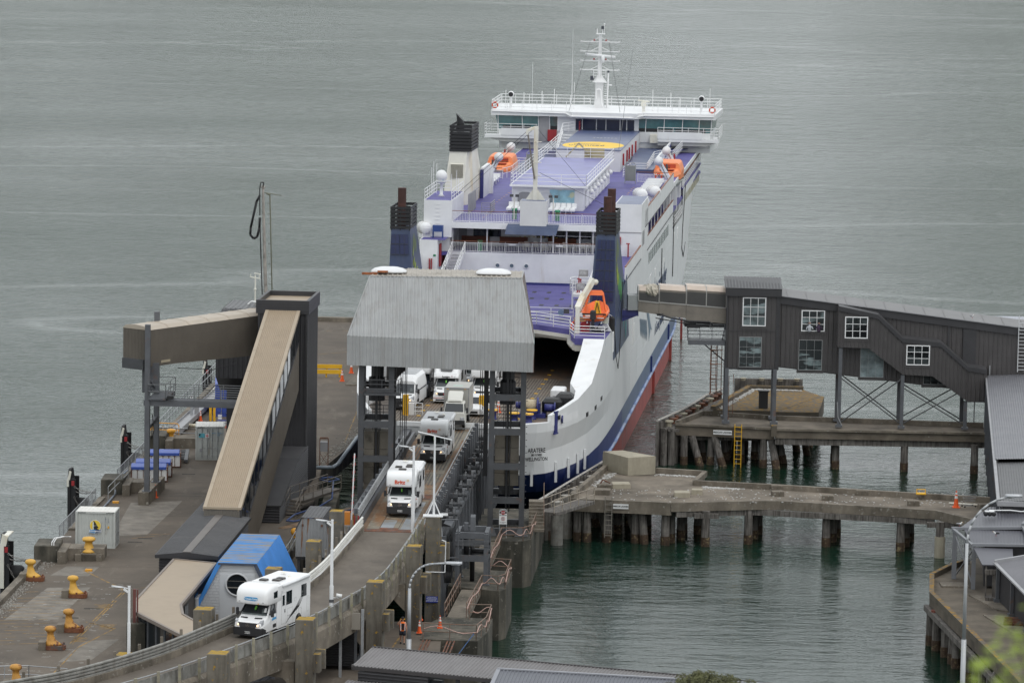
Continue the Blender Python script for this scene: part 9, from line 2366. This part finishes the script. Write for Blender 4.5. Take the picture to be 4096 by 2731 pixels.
b = MB(); b.tube((34.6 - 20,320.4 - 328,-1.2),(34.6 - 20,320.4 - 328,1.7),.42,12); b.build('white_pile_sleeve',CONCL,J1)
b = MB()
for x,y in ((11.4,332.2),(10.8,330.6)): pass
b.prism([q(9.95,337.1),q(12.3,338.2),q(9.6,341.2),q(7.9,340.4)],3.52,5.05); tag(b.build('concrete_box',CONCL,loc=(20,328,0)),'large pale concrete box on the near jetty beside the ship','concrete box')
b = MB(); b.T = Matrix.Translation((9.95 - 20 + .9,337.1 - 328 + .35,4.6)); marker(0,-.02,0,None) if False else None
for x,y,s,lb in ((9.2,330.9,1.0,'low concrete block on the near jetty in front of the pale concrete box'),(7.9,330.2,.8,'concrete block with a rusty bracket near the left kerb of the near jetty'),(7.6,327.5,.9,'concrete block nearest the footbridge end of the near jetty'),(14.1,326.9,.85,'concrete block with a pale top in the middle of the near jetty'),(15.4,328.3,.6,'small concrete block behind the one with a pale top on the near jetty'),(22.0,328.1,.65,'concrete block on the near jetty right of its bend'),(26.0,326.5,.65,'concrete block half way along the right arm of the near jetty'),(32.8,324.6,.65,'concrete block on the near jetty left of the orange cone'),(38.4,323.4,.6,'concrete block on the near jetty at the wall of the grey roofed shed'),(22.1,331.1,.6,'block straddling the back kerb of the near jetty at the bend'),(29,329.3,.6,'block straddling the back kerb in the middle of the right arm')):
    b = MB(); b.rbox(-s * .75,s * .75,-s * .6,s * .6,0,.42,.04); o_ = tag(b.build('mooring_block',CONCL if 'pale' in lb or 'low' in lb else CONC,loc=(x,y,3.5)),lb,'block')
    o_.rotation_euler = (0,0,rng.uniform(-.2,.2))
    if 'rusty' in lb: b = MB(); b.path([(-.4,0,.45),(-.2,0,.75),(.1,.1,.6),(.4,0,.5)],.06,5); b.build('rusty_bracket',RUST,o_)
b = MB()
for i in range(420):
    k = i % 3
    a,c = (((6.6,331),(8.3,338.5)),((12.2,338.2),(16,337.2)),((15.8,332),(18.6,331.3)))[k]; f = rng.random(); s = rng.uniform(.02,.08)
    b.box((a[0] + (c[0] - a[0]) * f + rng.gauss(.3,.2),a[1] + (c[1] - a[1]) * f - abs(rng.gauss(0,.3)),3.5 + s * .4),(s * 2.4,s * 2.4,s),rng.random() * 3)
for i in range(300): s = rng.uniform(.02,.06); b.box((rng.uniform(8,38),rng.uniform(324,331),3.5 + s * .4),(s * 2.4,s * 2.4,s),rng.random() * 3)
tag(b.build('shell_grit',M('pale_shell_grit',(.5,.49,.47),.8,var=.2,vs=8)),kind='stuff')
t = thing('timber_fender','low timber fender beside the stern with round pile heads, behind the footbridge','fender wall',(2.2,322,0))
b = MB(); L = [(2.0,321.5),(5.2,333.5),(7.6,342.3),(8.6,346)]
for (xa,ya),(xb,yb) in zip(L,L[1:]):
    for i in range(9): f = i / 9; b.bar((xa + (xb - xa) * f - 2.2,ya + (yb - ya) * f - 322,-1),(xa + (xb - xa) * f - 2.2,ya + (yb - ya) * f - 322,3.5 + rng.uniform(-.1,.1)),.3,.7)
b.build('fender_planks',TIMBER,t)
b = MB(); b.path([(x - 2.25,y - 322,3.62) for x,y in L],.1,5); b.build('white_weathered_top',M('bleached_timber_top',(.42,.40,.37),.9,var=.3,vs=3),t)
b = MB(); 
for x,y in ((3.4,322.8),(4.3,326),(5.3,329.5),(6.1,332.8),(6.9,336),(7.7,339.6)): b.bx(x - 2.9,x - 1.2,y - 322.2,y - 321.8,2.7,3.0)
b.build('walings',TIMBER,t)
for i,(x,y) in enumerate(((3.9,323.2),(4.7,326.3),(5.5,329.8),(6.3,333.2),(7.0,336.5),(8.4,341.8),(9.3,342.2),(10.3,342.6))):
    b = MB(); b.cyl((x - 2.2,y - 322,0),.5,3.55 if i < 5 else 4.6,14); o_ = b.build('pile_head',M('pale_pile_sleeve',(.33,.31,.28),.7,var=.2,vs=1.5,stain=(.15,.13,.1),st=(.5,.7),ss=1.2,stretch=(1,1,.3)),t)
    if i >= 5: b = MB(); b.cyl((x - 2.2,y - 322,4.6),.48,.03,14); b.build('lichen_cap',LICHEN,o_)
t = thing('timber_footbridge','weathered footbridge with pipe railings from the far pier to the near jetty','footbridge',(2.3,316.2,3.4),R(-22))
b = MB(); b.hexa([(0,0,.25),(1.6,0,.25),(1.6,8.4,-.05),(0,8.4,-.05),(0,0,.5),(1.6,0,.5),(1.6,8.4,.2),(0,8.4,.2)]); b.build('deck',TIMBER,t)
b = MB(); b.rail([(.05,-1,.3),(.05,8.4,.2)],1.1,2,1.8,.035); b.rail([(1.55,-.5,.5),(1.55,8.4,.2)],1.1,2,1.8,.035); b.build('hand_rails',M('pale_rusty_rail',(.36,.31,.25),.6,var=.2,vs=3),t)
cone((36.2,323.9,3.5),'orange cone beside the shopping trolley at the right end of the near jetty',1.5)
t = thing('shopping_trolley','thin wire shopping trolley behind the orange cone on the near jetty','trolley',(37.3,324.3,3.5),R(20))
b = MB()
for z,k in ((.5,.42),(.75,.5),(1.0,.55)): b.path([(-k,-.25,z),(k,-.25,z),(k,.25,z),(-k,.25,z),(-k,-.25,z)],.012,4)
for i in range(9): x = -.45 + i * .11; b.tube((x * .85,-.25,.5),(x,-.25,1.0),.008,4); b.tube((x * .85,.25,.5),(x,.25,1.0),.008,4)
b.path([(-.42,-.25,.5),(-.55,-.25,.12),(.45,-.25,.12)],.02,4); b.path([(-.42,.25,.5),(-.55,.25,.12),(.45,.25,.12)],.02,4); b.build('basket',GALV,t)
for x in (-.5,.45):
    for y in (-.25,.25): b = MB(); b.T = Matrix.Translation((x,y,.07)) @ Matrix.Rotation(pi / 2,4,'X'); b.cyl((0,0,-.02),.07,.04,10); b.build('wheel',RUBBER,t)
b = MB(); b.smooth = True; b.tube((35.8,325.4,3.6),(39.6,324.2,3.6),.08,8); tag(b.build('white_pipe',CREAM),'white pipe lying along the back kerb of the near jetty','pipe')
b = MB(); b.rbox(-.4,.4,-.25,.25,0,.12,.03); b.path([(-.35,0,.12),(-.35,0,.4),(.35,0,.4),(.35,0,.12)],.04,5); tag(b.build('yellow_cleat',YELLOWC,loc=(33.7,327.5,3.95)),'small yellow fitting on the back kerb left of the orange cone','fitting')

# ------------------------------------------------------------------ right-hand wharf and its buildings
t = thing('timber_wharf','brown stained wharf slab on timber piles under the tall curved lamp post','wharf',(36,275,0))
q = lambda x,y: (x - 36,y - 275)
P = [(34.2,298.6),(32.7,296.2),(30.9,292.2),(30.15,284.9),(31.4,271.2),(32.15,263),(32.75,255.7),(33.6,240),(70,240),(70,310),(40,310)]
WHF = M('wharf_slab_concrete',(.13,.108,.082),.9,var=.22,vs=.35,stain=(.062,.05,.038),st=(.45,.7),ss=.3,speck=(.30,.28,.25),sps=3,spt=(.70,.74),bump=.25,bs=10)
b = MB(); b.prism([q(*p) for p in P][::-1],2.85,3.5); b.build('deck_slab',WHF,t)
b = MB()
for a,c in zip(P[:8],P[1:8]): b.bar((*q(a[0] + .15,a[1]),3.68),(*q(c[0] + .15,c[1]),3.68),.34,.4)
b.build('kerb',LICHEN,t)
b = MB(); b.prism([q(33.0,285.5),q(36.5,284.5),q(37.2,278.5),q(34.4,280)],3.49,3.62); b.prism([q(33.2,278.2),q(38,277.4),q(38.6,271),q(34.6,271.6)],3.49,3.6); b.bx(-4.6,-2.6,13.6,15.2,3.49,3.63); b.build('raised_slabs',CONC,t)
b = MB(); b.bar((*q(30.0,285.6),2.6),(*q(31.3,271),2.5),.35,.4); b.bar((*q(31.3,271),2.5),(*q(32.6,255),2.4),.35,.4); b.build('timber_waling',TIMBER,t)
pilething(t,[(x - 36,y - 275,0,0) for x,y in ((30.3,284.9),(30.55,283.1),(30.95,280.8),(31.2,278.5),(31.3,277),(31.6,274),(31.75,272.3),(31.9,270),(32.1,267.8),(32.3,265),(32.4,262.5),(32.6,259),(32.8,256),(33,252),(31.4,291),(33.5,296),(33,283),(33.6,276),(34,268))],2.8,.34)
b = MB()
for x,y in ((30.45,283.0),(31.25,277),(31.7,272.2),(32.2,265.5)): b.cyl((x - 36,y - 275,2.8),.36,.12,12)
b.build('rust_red_caps',M('rust_red_cap',(.20,.06,.04),.7,var=.2),t)
t = thing('rusty_grating','rusty square grating lying on the right wharf','grating',(35.2,275.2,3.6),R(-8))
b = MB(); b.rail([(-.85,-.9,0),(.85,-.9,0),(.85,.9,0),(-.85,.9,0),(-.85,-.9,0)],.22,2,.5,.04)
for i in range(4): b.tube((-.85,-.6 + i * .4,.22),(.85,-.6 + i * .4,.22),.03,4)
b.bx(-.8,.8,-.85,.85,0,.05); b.build('grating',RUST,t)
t = thing('terminal_shed','long grey corrugated shed roof running away up the right edge','shed',(38.2,314,0),R(-5.8))
b = MB(); b.ribs([(0,-16,8.3),(12,-16,8.9),(12,3,8.9),(0,3,8.3)],(0,1,0),.2,.03); b.build('near_roof',CHARR,t)
b = MB(); b.ribs([(-.1,3.1,8.55),(12,3.1,9.15),(12,66,9.15),(-.1,66,8.55)],(0,1,0),.2,.03); b.build('far_roof',ROOFG,t)
b = MB(); b.bx(-.25,-.02,-16,66,8.1,8.5); b.bx(3.6,4.4,3,66,8.75,8.9); b.bx(-.2,12,-16.2,-16.02,8.0,8.35); b.build('flashings',GREY,t)
b = MB(); b.bx(.2,11.8,-15.8,65.5,3.5,8.2); b.build('walls',CHAR,t)
b = MB()
for i in range(12): b.bx(-.28,-.05,-15 + i * 6,-14.7 + i * 6,2.5,8.2)
b.build('wall_posts',STEELM,t)
b = MB()
for i in range(6): b.cyl((4,8 + i * 9.5,8.9),.12,.25,8,.03)
b.build('roof_anchors',GREY,t)
t = thing('open_gable_shed','grey shed with open braced steel gable frame behind the tall curved lamp post','shed',(32.6,292.4,3.5),R(-6))
b = MB(); b.ribs([(.4,0,3.75),(6.2,0,4.05),(6.2,9.5,4.05),(2.6,9.5,3.8)],(0,1,0),.22,.025); b.ribs([(1.4,-4,3.2),(7,-4,3.3),(7,-.3,3.75),(.7,-.3,3.7)],(0,1,0),.22,.025); b.hexa([(2.0,-8.5,2.55),(4.2,-8.5,2.55),(4.2,-4.3,3.0),(1.4,-4.3,3.0),(2.0,-8.5,2.63),(4.2,-8.5,2.63),(4.2,-4.3,3.1),(1.4,-4.3,3.1)]); b.build('roofs',M('slate_grey_roof',(.085,.085,.10),.42,var=.08),t)
b = MB(); b.bar((-.2,-.1,3.72),(6.6,-.1,4.0),.2,.2); b.bar((1.3,-4.1,3.25),(7,-4.1,3.4),.2,.2); b.bar((-.1,-.1,3.65),(1.4,-4.1,3.15),.2,.2); b.bar((5,-.2,4.0),(5.6,-3.9,3.5),.25,.2); b.bar((5.1,0,4.1),(6.2,4,4.5),.5,.3)
b.bx(-.1,.25,-.3,.05,0,3.6); b.bx(1.3,1.6,-4.2,-3.95,0,3.1); b.bx(.8,1.1,1.6,1.9,0,3.4); b.bar((.1,-.2,3.2),(1.4,-3.9,.3),.08); b.bar((.2,-.2,.3),(1.4,-3.9,2.9),.08); b.build('steel_frame',M('pale_steel_frame',(.20,.205,.22),.45,var=.08),t)
b = MB(); b.bx(2.2,6.8,-3.7,9,.2,3.1); b.build('inner_wall',CHAR,t)
b = MB(); b.tube((2.3,-8.4,.2),(2.3,-8.4,2.5),.06,6); b.bar((2.2,-8.6,2.1),(4.3,-8.6,2.2),.3,.35); b.bx(2.75,3.05,-8.6,-8.3,0,2.0); b.bx(3.3,3.6,-8.6,-8.3,0,2.0); b.bx(2.3,4.1,-9,-8,-.0,.35); b.build('timber_props',TIMBER,t)
t = thing('ribbed_shed','charcoal ribbed shed with a pale corrugated roof and grey posts at the right edge','shed',(34.9,283,3.5),R(4))
b = MB(); b.ribs([(0,0,0),(0,-30,0),(0,-30,2.5),(0,0,2.75)][::-1],(0,0,1),.3,.04); b.bx(.06,20,-30,0,0,2.5); b.build('walls',CHAR,t)
b = MB(); b.ribs([(-.3,-30,2.6),(10,-30,4.4),(10,.2,4.6),(-.3,.2,2.8)],(1,0,.17),.22,.04); b.build('roof',ROOFG,t)
b = MB(); b.bar((-.35,-30,2.62),(-.35,.2,2.85),.25,.12); b.bar((-.35,.3,2.9),(10,.3,4.7),.3,.3); b.build('gutter',GREY,t)
for y in (-.1,-5.4,-11,-16.5):
    b = MB(); b.bx(-.28,-.05,y - .13,y + .13,.3,2.7); b.bx(-.4,.0,y - .25,y + .25,0,.32); b.build('post',STEELM,t)
b = MB(); b.rbox(-.45,.45,-.3,.3,.15,.55,.1); b.smooth = True
t = thing('roof_unit','small black and white pipe unit on the grey roof behind the curved lamp head','roof unit',(35.6,296.2,7.55))
b = MB(); b.smooth = True
for x in (-.3,0,.3): b.tube((x,-.25,.15),(x,.25,.2),.17,8)
b.build('black_drums',TRIM,t); b = MB(); b.path([(0,.3,.35),(1.6,.5,.35),(2.4,.3,.3),(3.4,.2,.45),(3.9,-.2,.3)],.05,5); b.bx(-.35,.35,-.2,.2,.3,.36); b.build('white_pipe',WHITE,t)
t = thing('far_right_roof','pale corrugated roof edge beyond the sloping hall at the right edge','roof',(45.2,383,0),R(-6))
b = MB(); b.ribs([(0,0,11.4),(8,0,11.5),(8,3,11.9),(0,3,11.8)],(0,1,.1),.25,.04); b.bx(0,8,-.1,0,11.2,11.4); b.bx(.2,8,.3,3,3.5,11.3); b.build('roof',M('pale_blue_grey_roof',(.35,.36,.40),.45,var=.06),t)
# ------------------------------------------------------------------ people
def skin_body(name,verts,edges,mat,parent,root=0,sub=1):
    me = bpy.data.meshes.new(name); me.from_pydata([v[:3] for v in verts],edges,[]); me.update()
    o = bpy.data.objects.new(name,me); COL.objects.link(o)
    o.modifiers.new('skin','SKIN'); 
    for i,v in enumerate(verts): me.skin_vertices[0].data[i].radius = (v[3],v[4] if len(v) > 4 else v[3]); me.skin_vertices[0].data[i].use_root = (i == root)
    s = o.modifiers.new('sub','SUBSURF'); s.levels = sub; s.render_levels = sub
    dg = bpy.context.evaluated_depsgraph_get(); m2 = bpy.data.meshes.new_from_object(o.evaluated_get(dg)); m2.name = name
    bpy.data.objects.remove(o); bpy.data.meshes.remove(me)
    m2.materials.clear(); m2.materials.append(mat)
    for p in m2.polygons: p.use_smooth = True
    o = bpy.data.objects.new(name,m2); COL.objects.link(o)
    if parent: o.parent = parent
    return o
# worker walking towards the viewer, left hand raised to the ear muffs
t = thing('person','worker in orange hi-vis vest and shorts walking under the road, hand to ear','person',(-6.95,265.0,3.5),R(8))
V = [(0,0,.92,.15,.12),(0,0,1.12,.14,.11),(0,0,1.34,.17,.12),(0,-.01,1.47,.10,.08),(0,-.02,1.55,.055),(0,-.04,1.66,.092,.10),(0,-.04,1.75,.085,.095),
     (-.19,0,1.41,.075),(-.38,-.06,1.30,.05),(-.17,-.1,1.58,.04),(-.13,-.08,1.66,.032),
     (.19,0,1.41,.075),(.27,.06,1.16,.05),(.28,-.08,.93,.038),(.28,-.12,.84,.032),
     (-.1,0,.88,.10),(-.11,.04,.50,.066),(-.11,.20,.12,.042),(-.11,.10,.04,.042),
     (.1,0,.88,.10),(.10,-.10,.50,.066),(.10,-.10,.09,.042),(.10,-.24,.035,.04)]
E_ = [(0,1),(1,2),(2,3),(3,4),(4,5),(5,6),(2,7),(7,8),(8,9),(9,10),(2,11),(11,12),(12,13),(13,14),(0,15),(15,16),(16,17),(17,18),(0,19),(19,20),(20,21),(21,22)]
skin_body('body',V,E_,SKIN,t,0,2)
b = MB(); b.smooth = True; n = 18
ringp = lambda z,rx,ry,cy=0: [(rx * cos(2 * pi * i / n),cy + ry * sin(2 * pi * i / n),z) for i in range(n)]
b.loft([ringp(.88,.19,.15),ringp(1.05,.185,.145),ringp(1.3,.225,.16),ringp(1.42,.20,.14),ringp(1.50,.10,.09)],caps=False); b.build('hi_vis_vest',HIVIS,t)
b = MB(); b.prismy([(-.07,.95),(.07,.95),(.10,1.40),(-.10,1.40)],-.175,-.15); b.build('black_shirt',CLOTHB,t)
b = MB(); 
for s in (-1,1): b.bx(s * .14 - .025,s * .14 + .025,-.172,-.14,.92,1.4)
b.build('reflective_strips',CONEW,t)
b = MB(); b.smooth = True
for s,dy in ((-1,.03),(1,-.07)): b.loft([[(s * .1 + .115 * cos(a),dy * .3 + .115 * sin(a),.93) for a in [i * pi / 6 for i in range(12)]],[(s * .105 + .115 * cos(a),dy + .115 * sin(a),.58) for a in [i * pi / 6 for i in range(12)]]])
b.build('shorts',M('navy_shorts',(.025,.03,.045),.9,var=.1),t)
b = MB(); b.smooth = True; b.sph((0,-.03,1.75),.118,14,8,1,1.08,.8); b.build('cap',CLOTHB,t)
b = MB(); b.smooth = True
for s in (-1,1): b.sph((s * .11,-.03,1.66),.05,8,6)
b.build('ear_muffs',YELLOWC,t)
b = MB(); b.sph((0,-.145,1.66),.018,6,4); 
for s in (-1,1): b.sph((s * .035,-.13,1.69),.013,6,4)
b.bx(-.03,.03,-.135,-.12,1.605,1.615); b.build('face',M('face_features',(.16,.07,.05),.6,var=0),t)
b = MB(); b.smooth = True
for s,y,z in ((-1,.10,.05),(1,-.20,.045)): b.sph((s * .105,y - .03,z),.075,10,6,.75,1.9,.8)
b.build('boots',CLOTHB,t)
b = MB(); b.smooth = True
for i in range(5): b.tube((.265 + i * .011,-.13,.84),(.262 + i * .012,-.15,.745 + abs(i - 2) * .012),.0095,5); b.tube((-.135 + i * .004,-.085 + i * .012,1.66),(-.105 + i * .004,-.09 + i * .014,1.735 - abs(i - 2) * .012),.0095,5)
b.build('fingers',SKIN,t)
# two seated passengers seen through the gangway window
for x,c,lb in ((27.15,M('pale_shirt',(.45,.47,.5),.8,var=.1),'person in a pale top and hat seen through the upper gangway window'),(28.0,M('dark_red_navy_top',(.05,.03,.06),.8,var=.4,vs=6),'person in a dark top leaning at the upper gangway window')):
    t = thing('person',lb,'person',(x,367.15,12.05),R(-1),None)
    skin_body('body',[(0,0,.2,.18,.1),(0,0,.6,.19,.1),(0,0,.85,.09,.07),(0,-.01,1.02,.1),(-.22,0,.72,.07),(-.3,-.05,.4,.05),(.22,0,.72,.07),(.32,-.05,.45,.05)],[(0,1),(1,2),(2,3),(1,4),(4,5),(1,6),(6,7)],c,t)
    b = MB(); b.smooth = True; b.sph((0,-.02,1.06),.11,10,7); b.build('head',SKIN,t)
    b = MB(); b.smooth = True; b.sph((0,0,1.13),.125,10,6,1.1,1.1,.6); b.build('hat',CLOTHB if x > 27.5 else GREY,t)
# ------------------------------------------------------------------ gulls
def gull(loc,rz,label,dark=False):
    t = thing('gull',label,'bird',loc,rz,'gulls on the roofs')
    skin_body('body',[(0,.16,.20,.03),(0,.06,.2,.075),(0,-.07,.22,.085),(0,-.15,.29,.05),(0,-.18,.36,.05),(0,-.22,.36,.03)],[(0,1),(1,2),(2,3),(3,4),(4,5)],SIGNW,t,1)
    b = MB(); b.smooth = True
    for s in (-1,1): b.loft([[(s * (.07 + .02 * w),y,z + dz) for w,dz in ((0,.05),(1,.02),(.6,-.05),(0,-.05))] for y,z in ((-.06,.24),(.06,.23),(.24,.22))])
    b.build('wings',BLACK if dark else GREY,t)
    b = MB(); b.tube((0,-.23,.36),(0,-.30,.345),.014,5,.004); b.build('bill',YELLOWC,t)
    for x in (-.03,.03): b = MB(); b.tube((x,0,0),(x,.01,.15),.01,4); b.build('leg',RED,t)
gull((33.0,292.6,7.3),R(60),'gull with its head turned on the corner of the open gable shed')
gull((35.4,290.2,7.05),R(-70),'black-backed gull standing on the lower grey roof of the open gable shed',True)
gull((42.0,367.3,13.75),R(30),'gull on the roof edge of the sloping charcoal hall')

# ------------------------------------------------------------------ shrub crown below and the near twig
def leafcloud(b,c,rx,ry,rz,n,s,seed):
    g = random.Random(seed)
    for i in range(n):
        while True:
            p = Vector((g.uniform(-1,1),g.uniform(-1,1),g.uniform(-1,1)))
            if .35 < p.length < 1: break
        q_ = Vector((c[0] + p.x * rx,c[1] + p.y * ry,c[2] + p.z * rz))
        u = Vector((g.gauss(0,1),g.gauss(0,1),g.gauss(0,.6))).normalized(); w = u.orthogonal().normalized(); k = s * g.uniform(.6,1.4)
        b.add([tuple(q_ - u * k),tuple(q_ + w * k * .45),tuple(q_ + u * k),tuple(q_ - w * k * .45)],[(0,1,2,3)])
t = thing('tree','bushy olive green tree top rising above the canopy roof at the bottom','tree',(12.3,235.5,0))
b = MB(); b.tube((0,0,0),(.1,0,4.5),.22,8,.14)
for a in range(7): b.tube((.1,0,3.5 + a * .2),(1.6 * cos(a * 2.4),1.2 * sin(a * 2.4),6.6),.09,6,.03)
b.build('trunk',BARK,t)
b = MB(); g = random.Random(5)
for i in range(46):
    x = g.uniform(-2.7,2.5); hgt = 7.25 + .95 * (1 - abs(x + .4) / 2.9) + g.uniform(-.25,.1)
    leafcloud(b,(x,g.uniform(-1.2,1.2),hgt - g.uniform(0,.55)),.42,.42,.3,150,.075,i)
for i in range(14): leafcloud(b,(g.uniform(-2.2,2.2),g.uniform(-1,1),g.uniform(5.8,6.8)),.7,.6,.4,120,.09,100 + i)
b.build('crown',GREENLEAF,t)
t = thing('tree','out of focus spring green twig close to the viewer in the lower right corner','tree',(3.75,25.4,50.2))
b = MB(); b.path([(.3,.2,-3),(.05,.05,.4),(-.25,0,1.6),(-.5,0,2.2)],.012,5); b.path([(-.02,.02,.9),(-.5,0,1.35),(-.72,0,1.75)],.008,5); b.path([(-.3,0,1.7),(-.6,0,2.05)],.006,5); b.build('trunk',BARK,t)
b = MB(); g = random.Random(9)
for cx,cz,r_,n_ in ((-.52,2.26,.09,22),(-.70,2.06,.09,20),(-.60,1.90,.11,24),(-.83,1.78,.08,20),(-.45,2.10,.09,16),(-.47,1.80,.1,16),(-.36,1.95,.09,12)):
    for i in range(n_):
        p = Vector((cx + g.gauss(0,r_),g.gauss(0,.1),cz + g.gauss(0,r_ * .7))); u = Vector((g.gauss(0,1),g.gauss(0,.5),g.gauss(0,.6))).normalized(); w = u.orthogonal().normalized(); k = g.uniform(.025,.05)
        b.add([tuple(p - u * k),tuple(p + w * k * .4),tuple(p + u * k),tuple(p - w * k * .4)],[(0,1,2,3)])
b.build('crown',LEAFBR,t)
cam.dof.use_dof = True; cam.dof.focus_distance = 320; cam.dof.aperture_fstop = 2.0
